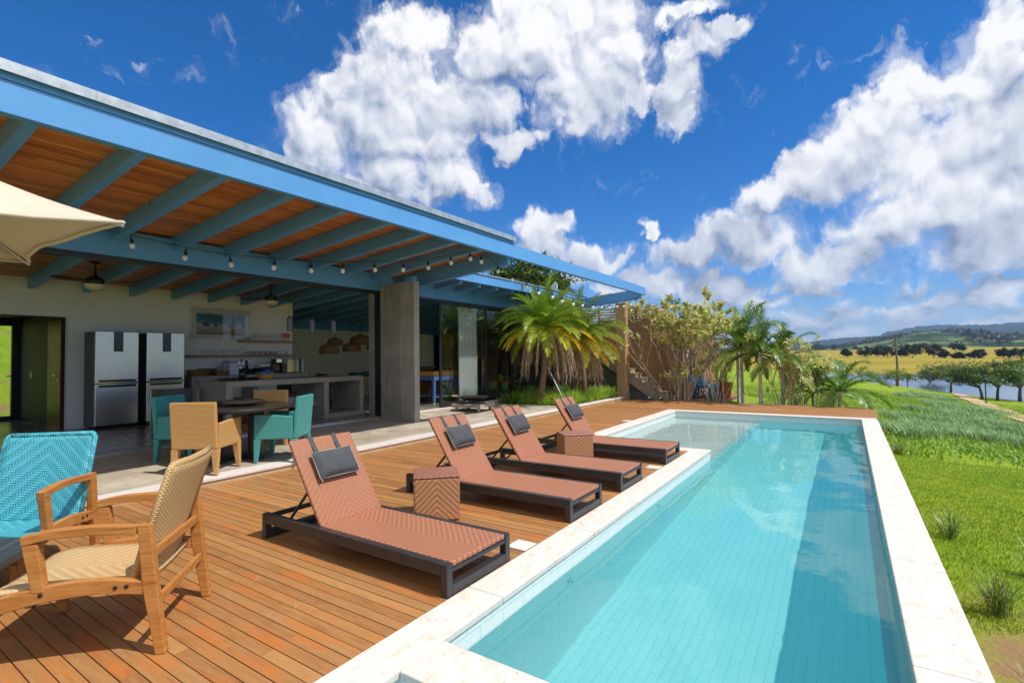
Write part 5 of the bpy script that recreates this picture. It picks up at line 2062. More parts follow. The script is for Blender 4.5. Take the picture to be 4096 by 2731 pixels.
gob = lathe_obj('goblet', [(0.0, 0.0), (0.033, 0.002), (0.006, 0.008), (0.005, 0.05), (0.014, 0.058), (0.036, 0.085), (0.042, 0.115), (0.037, 0.145)], M['glass'])
tag(gob, 'stemmed clear goblet in the row on the lower shelf', 'glass', 'clear goblets on the lower shelf')
for i, (y, x) in enumerate([(5.90, -12.82), (6.02, -12.88), (6.10, -12.81), (6.16, -12.9), (6.25, -12.82), (6.40, -12.83), (6.44, -12.9), (6.52, -12.82), (6.58, -12.9), (6.64, -12.82), (6.72, -12.9), (6.78, -12.82)]):
    o = gob if i == 0 else dup(gob)
    o.location = (x, y, 1.669)
flu = lathe_obj('wine_glass', [(0.0, 0.0), (0.032, 0.002), (0.005, 0.008), (0.004, 0.085), (0.016, 0.095), (0.034, 0.125), (0.036, 0.165), (0.029, 0.20)], M['glass'])
tag(flu, 'tall clear wine glass in the crowd on the upper shelf', 'glass', 'clear wine glasses on the upper shelf')
ys = [7.13, 7.19, 7.24, 7.29, 7.35, 7.45, 7.50, 7.57, 7.62, 7.69, 7.75, 7.82, 7.87, 7.94, 7.99]
for i, y in enumerate(ys):
    o = flu if i == 0 else dup(flu)
    o.location = (-12.82 if i % 2 else -12.88, y, 2.039)
    o.scale = (1.0, 1.0, 1.03 if i % 3 else 0.95)
og = lathe_obj('orange_goblet', [(0.0, 0.0), (0.034, 0.002), (0.007, 0.008), (0.006, 0.09), (0.02, 0.105), (0.042, 0.14), (0.044, 0.175), (0.034, 0.22)], M['orangeglass'])
tag(og, 'left of the two orange goblets at the end of the upper shelf', 'goblet', 'orange goblets on the upper shelf')
og.location = (-12.86, 8.06, 2.039)
dup(og, (-12.80, 8.13, 2.039), None, 'right of the two orange goblets at the end of the upper shelf')
tum = lathe_obj('tumbler', [(0.0, 0.003), (0.030, 0.0), (0.038, 0.10), (0.036, 0.10), (0.028, 0.006), (0.0, 0.006)], M['glass'])
tag(tum, 'straight clear tumbler in the row at the right of the lower shelf', 'glass', 'clear tumblers on the lower shelf')
ty = [7.03, 7.12, 7.21, 7.30, 7.38, 7.46, 7.54, 7.61, 7.68, 7.75, 7.82]
for i, y in enumerate(ty):
    o = tum if i == 0 else dup(tum)
    o.location = (-12.81 if i % 2 else -12.86, y, 1.669)
dup(tum, (-12.82, 8.08, 1.669), None, 'single clear tumbler standing apart at the right end of the lower shelf')
jug = thing('glass_jug', 'ribbed clear glass jug on the lower shelf beside the goblets', 'jug', (-12.84, 6.90, 1.669))
b = MB()
b.lathe([(0.0, 0.003), (0.055, 0.0), (0.05, 0.03), (0.075, 0.12), (0.072, 0.19), (0.078, 0.21)], 18, cap=False)
b.build('body', M['glass'], jug, smooth=True)
b = MB()
b.tube([(0, 0.07, 0.18), (0, 0.12, 0.16), (0, 0.12, 0.09), (0, 0.065, 0.06)], 0.007)
b.build('handle', M['glass'], jug)
bw = lathe_obj('glass_bowl', [(0.0, 0.0), (0.035, 0.0), (0.075, 0.04), (0.10, 0.085), (0.096, 0.085), (0.07, 0.045), (0.0, 0.01)], M['glass'], 20)
tag(bw, 'shallow clear glass bowl at the left of the upper shelf', 'bowl')
bw.location = (-12.86, 7.02, 2.039)

# back counter
BC = thing('back_counter', 'grey concrete counter along the kitchen wall under the shelves', 'counter', (-12.7, 7.0, FL))
b = MB()
b.box(-0.298, -1.49, 0.86, 0.30, 1.41, 0.975)
b.build('worktop', M['counter'], BC, bevel=0.006)
for y in (-1.44, 0.0, 1.36):
    b = MB()
    b.box(-0.298, y - 0.05, 0.0, 0.29, y + 0.05, 0.859)
    b.build('leg_wall', M['counter'], BC, bevel=0.006)
CZ = FL + 0.975


def basket(name, lab, loc, r0, r1, h, mat, sx=1.0, grp=None):
    b = MB()
    b.lathe([(0.0, 0.004), (r0, 0.0), (r0 * 1.05, 0.02), (r1, h), (r1 + 0.008, h + 0.008), (r1 - 0.012, h + 0.004), (r0 * 0.95, 0.02), (0.0, 0.012)], 22, Matrix.Diagonal((1, sx, 1, 1)), cap=False)
    o = tag(b.build(name, mat, None, smooth=True), lab, 'basket', grp)
    o.location = loc
    return o


basket('seagrass_basket', 'largest brown seagrass basket at the left end of the back counter', (-12.56, 5.72, CZ), 0.15, 0.19, 0.14, M['seagrass'], 1.25, 'brown baskets on the back counter')
basket('seagrass_basket', 'brown seagrass basket against the wall, partly hidden behind the two others', (-12.80, 6.02, CZ), 0.14, 0.18, 0.16, M['seagrass'], 1.2, 'brown baskets on the back counter')
basket('seagrass_basket', 'low brown seagrass basket beside the lilac bread maker', (-12.52, 6.22, CZ), 0.12, 0.15, 0.10, M['seagrass'], 1.2, 'brown baskets on the back counter')
bt = thing('sauce_bottle', 'small clear bottle with blue label and red cap on the back counter', 'bottle', (-12.68, 6.20, CZ))
b = MB()
b.lathe([(0.0, 0.0), (0.033, 0.0), (0.034, 0.12), (0.014, 0.17), (0.014, 0.19)], 12)
b.build('body', M['glass'], bt, smooth=True)
b = MB()
b.lathe([(0.0352, 0.03), (0.0352, 0.10)], 12, cap=False)
b.build('bottle_label', M['bluecloth'], bt, smooth=True)
b = MB()
b.lathe([(0.016, 0.191), (0.016, 0.215)], 10)
b.build('cap', plain('red_plastic_cap', (0.55, 0.03, 0.02), 0.4), bt)
bm = thing('bread_maker', 'pale lilac bread maker with rounded lid on the back counter', 'appliance', (-12.62, 6.53, CZ))
b = MB()
b.box(-0.19, -0.16, 0.0, 0.18, 0.20, 0.30)
b.build('body', M['lilac'], bm, bevel=0.03)
b = MB()
b.box(-0.18, -0.145, 0.301, 0.155, 0.185, 0.355)
b.build('lid', plain('grey_lilac_lid', (0.42, 0.40, 0.48), 0.35), bm, bevel=0.025)
b = MB()
b.box(0.181, -0.02, 0.215, 0.183, 0.06, 0.225)
b.build('badge', M['cushion'], bm)
cm = thing('coffee_maker', 'black drip coffee maker with glass jug on the back counter', 'coffee maker', (-12.55, 7.63, CZ))
b = MB()
b.box(-0.10, -0.10, 0.0, 0.13, 0.10, 0.045)
b.box(-0.10, -0.10, 0.0451, 0.0, 0.10, 0.26)
b.box(-0.10, -0.10, 0.261, 0.13, 0.10, 0.385)
b.build('body', M['blackgloss'], cm, bevel=0.012)
b = MB()
b.lathe([(0.0, 0.05), (0.055, 0.05), (0.075, 0.10), (0.07, 0.16), (0.045, 0.20)], 16, T(0.065, 0, 0), cap=False)
b.build('jug', M['glass'], cm, smooth=True)
b = MB()
b.box(0.1305, -0.075, 0.29, 0.133, 0.075, 0.375)
b.build('front_plate', M['chrome'], cm)
mw = thing('microwave', 'black microwave with mirrored door and white edge on the back counter', 'microwave', (-12.66, 8.03, CZ))
b = MB()
b.box(-0.20, -0.28, 0.012, 0.19, 0.32, 0.375)
b.build('case', M['blackgloss'], mw, bevel=0.006)
b = MB()
b.box(0.191, -0.14, 0.025, 0.198, 0.20, 0.365)
b.build('door', plain('mirrored_oven_door', (0.30, 0.33, 0.37), 0.08, 0.85), mw, bevel=0.003)
b = MB()
b.box(0.191, 0.285, 0.014, 0.199, 0.325, 0.372)
b.build('edge_trim', M['white'], mw)
b = MB()
b.box(0.1905, -0.25, 0.26, 0.1925, -0.17, 0.36)
b.build('sticker', M['pendant'], mw)
gp = thing('grill_press', 'black electric sandwich grill standing open on the back counter', 'grill', (-12.62, 7.22, CZ))
b = MB()
b.box(-0.15, -0.20, 0.0, 0.15, 0.20, 0.075)
b.build('base', M['blackgloss'], gp, bevel=0.015)
b = MB()
b.box(-0.15, -0.20, 0.0, 0.15, 0.20, 0.05, T(0, 0, 0.10) @ RY(rad(-10)))
b.build('lid', M['blackgloss'], gp, bevel=0.015)
b = MB()
b.tube([(0.16, -0.17, 0.20), (0.18, -0.15, 0.22), (0.18, 0.15, 0.22), (0.16, 0.17, 0.20)], 0.014)
b.build('handle', M['chrome'], gp)
kb = thing('knife_block', 'black block of knives on the back counter behind the utensil pot', 'knife block', (-12.62, 6.86, CZ))
b = MB()
b.box(-0.06, -0.05, 0, 0.06, 0.05, 0.17, RY(rad(12)))
b.build('block', M['blackgloss'], kb, bevel=0.006)
b = MB()
for k in range(4):
    b.box(-0.045 + 0.025 * k, -0.012, 0.171, -0.033 + 0.025 * k, 0.012, 0.25, RY(rad(12)))
b.build('knife_handles', M['rubber'], kb)

# island
IS = thing('kitchen_island', 'long cast concrete kitchen island with open ends, facing the terrace', 'counter', (-10.2, 6.5, FL))
b = MB()
b.box(-0.52, -1.60, 0.815, 0.50, 1.61, 0.925)
b.build('worktop', M['counter'], IS, bevel=0.006)
for y0, y1 in ((-1.60, -1.48), (0.53, 0.65), (1.50, 1.61)):
    b = MB()
    b.box(-0.52, y0, 0.0, 0.50, y1, 0.814)
    b.build('leg_wall', M['counter'], IS, bevel=0.006)
b = MB()
b.box(-0.52, 0.651, 0.0, 0.50, 1.499, 0.105)
b.build('plinth', M['counter'], IS, bevel=0.006)
b = MB()
b.box(-0.50, -1.479, 0.30, 0.20, 0.529, 0.38)
b.build('lower_shelf', M['counter'], IS, bevel=0.006)
IZ = FL + 0.925
ck = thing('cooktop', 'black gas cooktop with iron grates let into the island', 'cooktop', (-10.40, 5.55, IZ))
b = MB()
b.box(-0.26, -0.38, 0.001, 0.26, 0.38, 0.012)
b.build('plate', M['blackgloss'], ck, bevel=0.003)
for y in (-0.2, 0.2):
    b = MB()
    for k in range(3):
        b.box(-0.2, y - 0.15 + k * 0.14, 0.03, 0.2, y - 0.13 + k * 0.14, 0.045)
        b.box(-0.19 + k * 0.18, y - 0.15, 0.0125, -0.17 + k * 0.18, y + 0.15, 0.029)
    b.build('grate', M['iron'], ck)
up = thing('utensil_pot', 'black pot of kitchen utensils with a wire whisk on the island', 'utensil pot', (-9.92, 5.32, IZ))
b = MB()
b.lathe([(0.0, 0.0), (0.055, 0.0), (0.065, 0.24), (0.06, 0.24), (0.05, 0.01), (0.0, 0.01)], 18, cap=False)
b.build('pot', M['blackgloss'], up, smooth=True)
b = MB()
for k in range(5):
    a = k * PI / 5
    pts = []
    for i in range(13):
        s = i / 12
        w = 0.05 * sin(PI * s) ** 0.8
        sgn = 1 if True else -1
        pts.append((cos(a) * w, -0.02 + sin(a) * w, 0.26 + 0.18 * s))
    b.tube(pts, 0.0022, 4)
    b.tube([(-p[0], -0.04 - p[1], p[2]) for p in pts], 0.0022, 4)
b.tube([(0, -0.02, 0.08), (0, -0.02, 0.27)], 0.009)
b.build('whisk', M['chrome'], up)
b = MB()
b.tube([(0.02, 0.03, 0.1), (0.03, 0.06, 0.36)], 0.008)
b.tube([(-0.02, 0.02, 0.1), (-0.03, 0.04, 0.33)], 0.008)
b.box(0.01, 0.045, 0.32, 0.05, 0.085, 0.40)
b.build('utensils', M['rubber'], up)
bk = basket('bread_basket', 'pale cane basket holding a blue cloth on the island', (-9.95, 5.82, IZ), 0.13, 0.185, 0.115, M['lightbasket'], 1.0)
b = MB()
rr = random.Random(4)
V, F = [], []
n = 14
for j in range(n + 1):
    for i in range(n + 1):
        u, v = i / n * 2 - 1, j / n * 2 - 1
        V.append((u * 0.10, v * 0.13, 0.10 + 0.10 * (1 - 0.5 * (u * u + v * v)) * (0.65 + 0.35 * sin(u * 9 + v * 4)) + rr.uniform(-0.012, 0.012)))
for j in range(n):
    for i in range(n):
        a = j * (n + 1) + i
        F.append((a, a + 1, a + n + 2, a + n + 1))
b.add(V, F)
cl = tag(b.build('folded_cloth', M['bluecloth'], None, smooth=True), 'crumpled bright blue cloth heaped in the cane basket on the island', 'cloth')
cl.location = (-9.98, 5.86, IZ + 0.002)
sm = cl.modifiers.new('thick', 'SOLIDIFY')
sm.thickness = 0.006
# things on the island's lower shelf
basket('storage_basket', 'brown basket with side handles under the left of the island', (-10.0, 5.40, FL + 0.381), 0.15, 0.19, 0.20, M['seagrass'], 1.0, 'storage under the island')
basket('storage_basket', 'wider brown basket further along under the island', (-10.05, 5.86, FL + 0.381), 0.16, 0.2, 0.26, M['seagrass'], 1.3, 'storage under the island')
o = lathe_obj('plate_stack', [(0.0, 0.0), (0.14, 0.0), (0.17, 0.02), (0.17, 0.14), (0.14, 0.15), (0.0, 0.15)], M['greyfabric'], 22)
tag(o, 'stack of grey plates under the island', 'plates')
o.location = (-10.0, 6.35, FL + 0.381)
mf = thing('small_fridge', 'low dark grey bar fridge at the left end of the island', 'small fridge', (-10.75, 4.42, FL), PI)
b = MB()
b.box(-0.26, -0.26, 0.02, 0.22, 0.26, 0.80)
b.build('cabinet', plain('dark_grey_cabinet', (0.055, 0.057, 0.065), 0.4), mf, bevel=0.01)
b = MB()
b.box(0.2205, -0.26, 0.05, 0.265, 0.26, 0.80)
b.build('door', M['steel'], mf, bevel=0.01)


def make_stool():
    t = thing('bar_stool', '', 'stool', (0, 0, 0), 0, 'grey cushioned stools behind the island')
    b = MB()
    b.box(-0.19, -0.19, 0.50, 0.19, 0.19, 0.56)
    b.build('seat_cushion', M['greyfabric'], t, bevel=0.02)
    b = MB()
    b.box(-0.19, -0.19, 0.47, 0.19, 0.19, 0.499)
    b.build('seat_frame', M['orangewood'], t)
    for sx in (-1, 1):
        for sy in (-1, 1):
            b = MB()
            b.box(sx * 0.165 - 0.018, sy * 0.165 - 0.018, 0, sx * 0.165 + 0.018, sy * 0.165 + 0.018, 0.469)
            b.build('leg', M['black'], t)
    b = MB()
    b.box(-0.19, -0.19, 0.5601, -0.16, 0.19, 0.80)
    b.build('backrest', M['rubber'], t, bevel=0.008)
    return t


sl = make_stool()
sl.location = (-11.3, 8.45, FL)
sl['label'] = 'grey cushioned stool seen through the opening at the right end of the island'
dup(sl, (-11.25, 7.15, FL), 0, 'grey cushioned stool behind the middle of the island')

# dining room behind
T2 = thing('indoor_table', 'orange timber table on castors in the room behind the island', 'table', (-12.9, 11.3, FL))
b = MB()
b.box(-0.95, -1.1, 0.72, 0.55, 1.1, 0.785)
b.build('tabletop', M['orangewood'], T2, bevel=0.006)
for sx, sy in ((0.44, -0.95), (-0.85, -0.95), (0.44, 0.95), (-0.85, 0.95)):
    b = MB()
    b.box(sx - 0.06, sy - 0.06, 0.09, sx + 0.06, sy + 0.06, 0.719)
    lg = b.build('leg', M['orangewood'], T2, bevel=0.004)
    b = MB()
    b.lathe([(0.035, -0.015), (0.035, 0.015)], 12, T(sx, sy, 0.036) @ RY(PI / 2))
    b.box(sx - 0.022, sy - 0.02, 0.03, sx + 0.022, sy + 0.02, 0.0899)
    b.build('castor', M['rubber'], lg)
tr = thing('serving_tray', 'dark teal tray on the indoor table', 'tray', (-12.5, 10.0 + 0.35, FL + 0.786))
b = MB()
b.box(-0.15, -0.33, 0.0, 0.15, 0.33, 0.01)
for s in (-1, 1):
    b.box(s * 0.15 - 0.006, -0.33, 0.0101, s * 0.15 + 0.006, 0.33, 0.13)
    b.box(-0.143, s * 0.33 - 0.006, 0.0101, 0.143, s * 0.33 + 0.006, 0.13)
b.build('tray_body', plain('dark_teal_lacquer', (0.012, 0.085, 0.085), 0.35), tr)
b = MB()
rr = random.Random(8)
for k in range(150):
    a = rr.uniform(0, 2 * PI)
    q = rr.uniform(0, 2 * PI)
    R = 0.24
    c = Vector((cos(a) * (R + 0.06 * cos(q)), sin(a) * (R + 0.06 * cos(q)), 0.07 + 0.06 * sin(q)))
    d = Vector((-sin(a) + rr.uniform(-.7, .7), cos(a) + rr.uniform(-.7, .7), rr.uniform(-.6, .9))).normalized() * 0.06
    b.tube([c - d, c, c + d], [0.003, 0.011, 0.003], 5)
wr = tag(b.build('dried_wreath', plain('dried_pod_brown', (0.26, 0.16, 0.08), 0.8, var=0.3), None), 'wreath of dried brown pods lying on the indoor table', 'wreath')
wr.location = (-12.75, 11.0, FL + 0.79)
for i, (x, y, rz, mat, lab) in enumerate([(-13.35, 9.78, 0.0, 'seagrass', 'dark brown woven chair at the head of the indoor table'), (-11.95, 11.2, PI / 2, 'tealweave', 'dark teal woven chair pushed under the right of the indoor table')]):
    t = thing('indoor_chair', lab, 'chair', (x, y, FL), rz, 'chairs round the indoor table')
    b = MB()
    b.box(-0.27, -0.24, 0.30, 0.27, -0.19, 0.90)
    b.build('backrest', M[mat], t, bevel=0.01)
    b = MB()
    b.box(-0.27, -0.189, 0.36, 0.27, 0.26, 0.45)
    b.build('seat', M[mat], t, bevel=0.01)
    for sx in (-1, 1):
        for sy in (-1, 1):
            b = MB()
            b.box(sx * 0.24 - 0.025, sy * 0.215 - 0.025, 0, sx * 0.24 + 0.025, sy * 0.215 + 0.025, 0.299 if sy < 0 else 0.359)
            b.build('leg', M['darktable'], t)


def curtain(name, lab, x, y0, y1, z0, z1, mat, amp=0.035, wl=0.11, n=260, grp=None, along='y'):
    rr = random.Random(int(abs(y0) * 100))
    b = MB()
    V, F = [], []
    zs = [z0, z0 + 0.3 * (z1 - z0), z0 + 0.7 * (z1 - z0), z1]
    ph = [rr.uniform(-0.5, 0.5) for _ in range(n + 1)]
    for zi, z in enumerate(zs):
        k = 1 - 0.35 * zi / 3
        for i in range(n + 1):
            y = y0 + (y1 - y0) * i / n
            V.append((x + amp * k * sin(2 * PI * (y + 0.02 * sin(y * 5)) / wl + 0.6 * sin(y * 3.1 + zi * 0.15)), y, z))
    for j in range(3):
        for i in range(n):
            a = j * (n + 1) + i
            F.append((a, a + 1, a + n + 2, a + n + 1))
    b.add(V, F)
    return tag(b.build(name, mat, None, smooth=True), lab, 'curtain', grp)


curtain('curtain', 'long taupe pleated curtain across the back of the dining room', -15.52, 8.52, 14.3, 0.21, 2.56, M['curtain'], 0.04, 0.13, 900, 'taupe curtains at the back of the rooms')
curtain('curtain', 'shorter taupe pleated curtain seen just right of the big concrete pillar', -15.52, 14.7, 16.95, 1.05, 2.56, M['curtain'], 0.035, 0.13, 400, 'taupe curtains at the back of the rooms')
curtain('sheer_curtain', 'white curtain gathered behind the first glass door', -9.42, 11.32, 12.24, 0.21, 3.02, M['whitecurtain'], 0.045, 0.12, 300, 'white curtains behind the glass doors')
curtain('sheer_curtain', 'narrow white curtain edge behind the second glass door', -9.44, 12.47, 12.60, 0.21, 3.02, M['whitecurtain'], 0.03, 0.09, 60, 'white curtains behind the glass doors')

# pendants over the island
def make_pendant():
    t = thing('cylinder_pendant', '', 'pendant lamp', (0, 0, 0), 0, 'grey cylinder lamps over the island')
    b = MB()
    b.lathe([(0.066, 0.0), (0.066, 0.30), (0.03, 0.305)], 20, cap=False)
    b.lathe([(0.0, 0.012), (0.064, 0.012)], 20, cap=False)
    b.build('lamp_shade', M['pendant'], t, smooth=False)
    b = MB()
    b.lathe([(0.04, 0.3055), (0.04, 0.335), (0.01, 0.34)], 14)
    b.build('cap', M['rubber'], t)
    b = MB()
    b.tube([(0, 0, 0.34), (0, 0, 0.95)], 0.004, 5)
    b.build('cord', M['rubber'], t)
    return t


pn = make_pendant()
pn.location = (-10.6, 6.77, 2.18)
pn['label'] = 'leftmost of the three grey cylinder lamps over the island, before the white wall'
dup(pn, (-10.6, 7.34, 2.16), 0, 'middle one of the three grey cylinder lamps over the island')
dup(pn, (-10.6, 7.94, 2.165), 0, 'rightmost of the three grey cylinder lamps over the island')


def make_bell(r, h, squat):
    t = thing('woven_pendant', '', 'pendant lamp', (0, 0, 0), 0, 'woven basket lamps over the indoor table')
    b = MB()
    b.lathe([(r * 0.98, 0.0), (r, 0.04), (r * 0.97, h * 0.45), (r * 0.82, h * 0.66), (r * 0.5, h * 0.80), (r * 0.16, h * 0.93), (0.03, h)], 26, cap=False)
    o = b.build('lamp_shade', M['seagrass'], t, smooth=True)
    sm = o.modifiers.new('thick', 'SOLIDIFY')
    sm.thickness = 0.012
    b = MB()
    b.tube([(0, 0, h), (0, 0, 3.12 - squat)], 0.005, 5)
    b.build('cord', M['rubber'], t)
    return t


for (y, z, r, h, lab, x) in [(9.30, 1.69, 0.285, 0.35, 'lowest woven basket lamp, leftmost of the cluster', -12.6), (9.69, 1.95, 0.24, 0.25, 'small woven basket lamp second from the left of the cluster', -12.85),
                             (10.10, 1.76, 0.275, 0.30, 'woven basket lamp in the middle of the cluster', -12.6), (10.55, 1.98, 0.32, 0.34, 'largest and highest woven basket lamp of the cluster', -12.75), (10.96, 1.83, 0.22, 0.27, 'woven basket lamp half hidden by the inner concrete pillar', -12.6)]:
    t = make_bell(r, h, z)
    t.location = (x, y, z)
    t['label'] = lab


def make_fan():
    t = thing('ceiling_fan', '', 'ceiling fan', (0, 0, 0), 0, 'ceiling fans in the kitchen')
    b = MB()
    b.lathe([(0.0, 0.46), (0.085, 0.455), (0.085, 0.43), (0.03, 0.40), (0.018, 0.39), (0.018, 0.20), (0.06, 0.18), (0.13, 0.13), (0.14, 0.06), (0.11, 0.03), (0.0, 0.03)], 24, cap=False)
    b.build('motor', M['fanmetal'], t, smooth=True)
    b = MB()
    b.lathe([(0.165, 0.029), (0.165, 0.01), (0.13, -0.045), (0.06, -0.075), (0.0, -0.08)], 24, cap=False)
    b.build('lamp_bowl', M['opal'], t, smooth=True)
    for k in range(3):
        b = MB()
        Mk = RZ(2 * PI * k / 3 + 0.35) @ T(0.13, 0, 0.09) @ RX(rad(12))
        V = [(0, -0.03, 0), (0.08, -0.045, 0), (0.30, -0.085, 0), (0.50, -0.08, 0), (0.56, -0.04, 0), (0.56, 0.03, 0), (0.5, 0.06, 0), (0.28, 0.06, 0), (0.08, 0.04, 0), (0, 0.03, 0)]
        b.prism([(v[0], v[1]) for v in V], -0.004, 0.004, Mk)
        b.build('blade', M['fanwood'], t)
    return t


fa = make_fan()
fa.location = (-11.2, 3.36, 2.885)
fa['label'] = 'dark ceiling fan with white bowl above the fridges'
fa.rotation_euler = (0, 0, 0.5)
dup(fa, (-11.2, 6.67, 2.87), 1.3, 'dark ceiling fan with yellowed bowl to the right, before the picture')

# ---- rooms behind the glass doors
gt = thing('game_table', 'blue painted table with orange tray top behind the first glass door', 'game table', (-10.1, 11.15, FL))
b = MB()
V = []
for z, kx, ky in ((0.83, 0.40, 0.56), (0.94, 0.46, 0.62)):
    V += [(-kx, -ky, z), (kx, -ky, z), (kx, ky, z), (-kx, ky, z)]
b.add(V, [(3, 2, 1, 0), (4, 5, 6, 7), (0, 1, 5, 4), (1, 2, 6, 5), (2, 3, 7, 6), (3, 0, 4, 7)])
b.build('tray_top', M['orangewood'], gt)
b = MB()
b.box(-0.38, -0.54, 0.69, 0.38, 0.54, 0.829)
b.build('apron', M['gameblue'], gt)
for sx in (-1, 1):
    for sy in (-1, 1):
        b = MB()
        b.box(sx * 0.345 - 0.035, sy * 0.50 - 0.04, 0.08, sx * 0.345 + 0.035, sy * 0.50 + 0.04, 0.689)
        lg = b.build('leg', M['gameblue'], gt)
        b = MB()
        b.lathe([(0.035, -0.012), (0.035, 0.012)], 12, T(sx * 0.345, sy * 0.50, 0.036) @ RY(PI / 2))
        b.box(sx * 0.345 - 0.02, sy * 0.5 - 0.02, 0.03, sx * 0.345 + 0.02, sy * 0.5 + 0.02, 0.0799)
        b.build('castor', M['white'], lg)
b = MB()
for s in (-1, 1):
    b.box(s * 0.345 - 0.012, -0.459, 0.20, s * 0.345 + 0.012, 0.459, 0.24)
b.build('stretchers', M['gameblue'], gt)
bn = thing('timber_bench', 'red brown slatted timber bench in the room behind the big pillar', 'bench', (-12.9, 13.0, FL), PI / 2 * 0)
b = MB()
for k in range(9):
    b.box(-0.04, -1.2 + k * 0.26, 0.45, 0.0, -1.08 + k * 0.26, 0.95)
b.box(-0.05, -1.25, 0.951, 0.01, 1.2, 1.03)
b.build('slatted_back', M['shelfwood'], bn)
b = MB()
b.box(0.011, -1.25, 0.38, 0.55, 1.2, 0.45)
b.build('seat', M['shelfwood'], bn)
b = MB()
b.box(0.45, -1.25, 0.0, 0.53, 1.2, 0.379)
b.build('front_panel', M['shelfwood'], bn)
st2 = thing('wooden_stool', 'orange timber stool in front of the blue game table', 'stool', (-10.75, 11.9, FL))
b = MB()
b.box(-0.2, -0.2, 0.40, 0.2, 0.2, 0.45)
b.build('seat', M['lightbasket'], st2)
for sx in (-1, 1):
    for sy in (-1, 1):
        b = MB()
        b.bar((sx * 0.19, sy * 0.19, 0), (sx * 0.15, sy * 0.15, 0.399), 0.045, 0.045)
        b.build('leg', M['orangewood'], st2)
bt2 = thing('low_table', 'orange timber table on blue legs behind the second glass door', 'table', (-10.9, 15.9, FL))
b = MB()
b.box(-0.35, -0.62, 0.36, 0.35, 0.62, 0.42)
b.build('tabletop', M['orangewood'], bt2)
for sx in (-1, 1):
    for sy in (-1, 1):
        b = MB()
        b.box(sx * 0.29 - 0.03, sy * 0.5 - 0.03, 0, sx * 0.29 + 0.03, sy * 0.5 + 0.03, 0.359)
        b.build('leg', M['gameblue'], bt2)
va = lathe_obj('yellow_vase', [(0.0, 0.0), (0.06, 0.0), (0.11, 0.07), (0.125, 0.14), (0.10, 0.21), (0.055, 0.245), (0.06, 0.26), (0.05, 0.255)], M['vase'], 24)
tag(va, 'round lime yellow vase on the low orange table', 'vase')
va.location = (-10.9, 15.55, FL + 0.421)
tt3 = thing('teal_table', 'turquoise topped timber table further back behind the glass doors', 'table', (-11.6, 17.0, FL))
b = MB()
b.box(-0.3, -0.35, 0.50, 0.5, 0.35, 0.54)
b.build('tabletop', M['tealseat'], tt3)
for sx in (-0.24, 0.44):
    for sy in (-0.29, 0.29):
        b = MB()
        b.box(sx - 0.03, sy - 0.03, 0, sx + 0.03, sy + 0.03, 0.499)
        b.build('leg', M['orangewood'], tt3)

# ---- fire pit on the terrace
FP = thing('fire_pit', 'iron fire bowl on a rough stone slab with castors, on the terrace', 'fire pit', (-8.17, 10.42, 0.135), rad(10))
b = MB()
b.box(-0.42, -0.42, 0.115, 0.42, 0.42, 0.20)
b.build('slab', M['granite'], FP, bevel=0.012)
for sx in (-1, 1):
    for sy in (-1, 1):
        b = MB()
        b.lathe([(0.042, -0.014), (0.042, 0.014)], 14, T(sx * 0.32, sy * 0.32, 0.043) @ RX(PI / 2))
        b.box(sx * 0.32 - 0.03, sy * 0.32 - 0.022, 0.05, sx * 0.32 + 0.03, sy * 0.32 + 0.022, 0.1149)
        b.build('castor', M['granite'], FP)
b = MB()
rr = random.Random(2)
for k in range(60):
    a, r = rr.uniform(0, 2 * PI), rr.uniform(0, 0.3)
    b.lathe([(0.0, 0.0), (0.02, 0.004), (0.014, 0.018), (0.0, 0.022)], 6, T(r * cos(a), r * sin(a), 0.2005) @ RZ(a), cap=False)
b.build('pebbles', M['ash'], FP)
b = MB()
for k in range(3):
    a = k * 2.1
    b.tube([(0.15 * cos(a), 0.15 * sin(a), 0.201), (0.11 * cos(a), 0.11 * sin(a), 0.27)], 0.012)
b.build('bowl_feet', M['iron'], FP)
b = MB()
b.lathe([(0.0, 0.255), (0.14, 0.265), (0.28, 0.30), (0.42, 0.365), (0.425, 0.368), (0.41, 0.362), (0.27, 0.31), (0.0, 0.27)], 30, cap=False)
b.build('bowl', M['iron'], FP, smooth=True)
b = MB()
b.tube([(-0.06, -0.25, 0.30), (-0.12, -0.42, 0.40), (-0.22, -0.55, 0.42)], 0.009)
b.tube([(0.05, -0.16, 0.33), (-0.02, -0.30, 0.39), (-0.10, -0.42, 0.405)], 0.008)
b.build('poker', M['iron'], FP)
b = MB()
b.tube([(-0.19, -0.50, 0.415), (-0.28, -0.64, 0.43)], 0.022, 8)
b.build('poker_grip', M['lightbasket'], FP)


# ================================================================== plants
rp = random.Random(21)


def leaf(b, base, d, side, length, width, droop, a, seg=2, fold=0.0):
    """a leaf blade as a tapering strip; d: unit direction, side: unit sideways"""
    prev = None
    p = Vector(base)
    d = Vector(d)
    prof = {1: [1.0, 0.25], 2: [0.75, 1.0, 0.1], 3: [0.55, 1.0, 0.75, 0.06]}[seg]
    V = []
    for i in range(seg + 1):
        wv = side * (width / 2 * prof[i])
        V += [p - wv, p + wv]
        p = p + d * (length / seg)
        d = (d + Vector((0, 0, -droop / seg))).normalized()
    F = [(2 * i, 2 * i + 1, 2 * i + 3, 2 * i + 2) for i in range(seg)]
    b.add(V, F, None, 0, a)


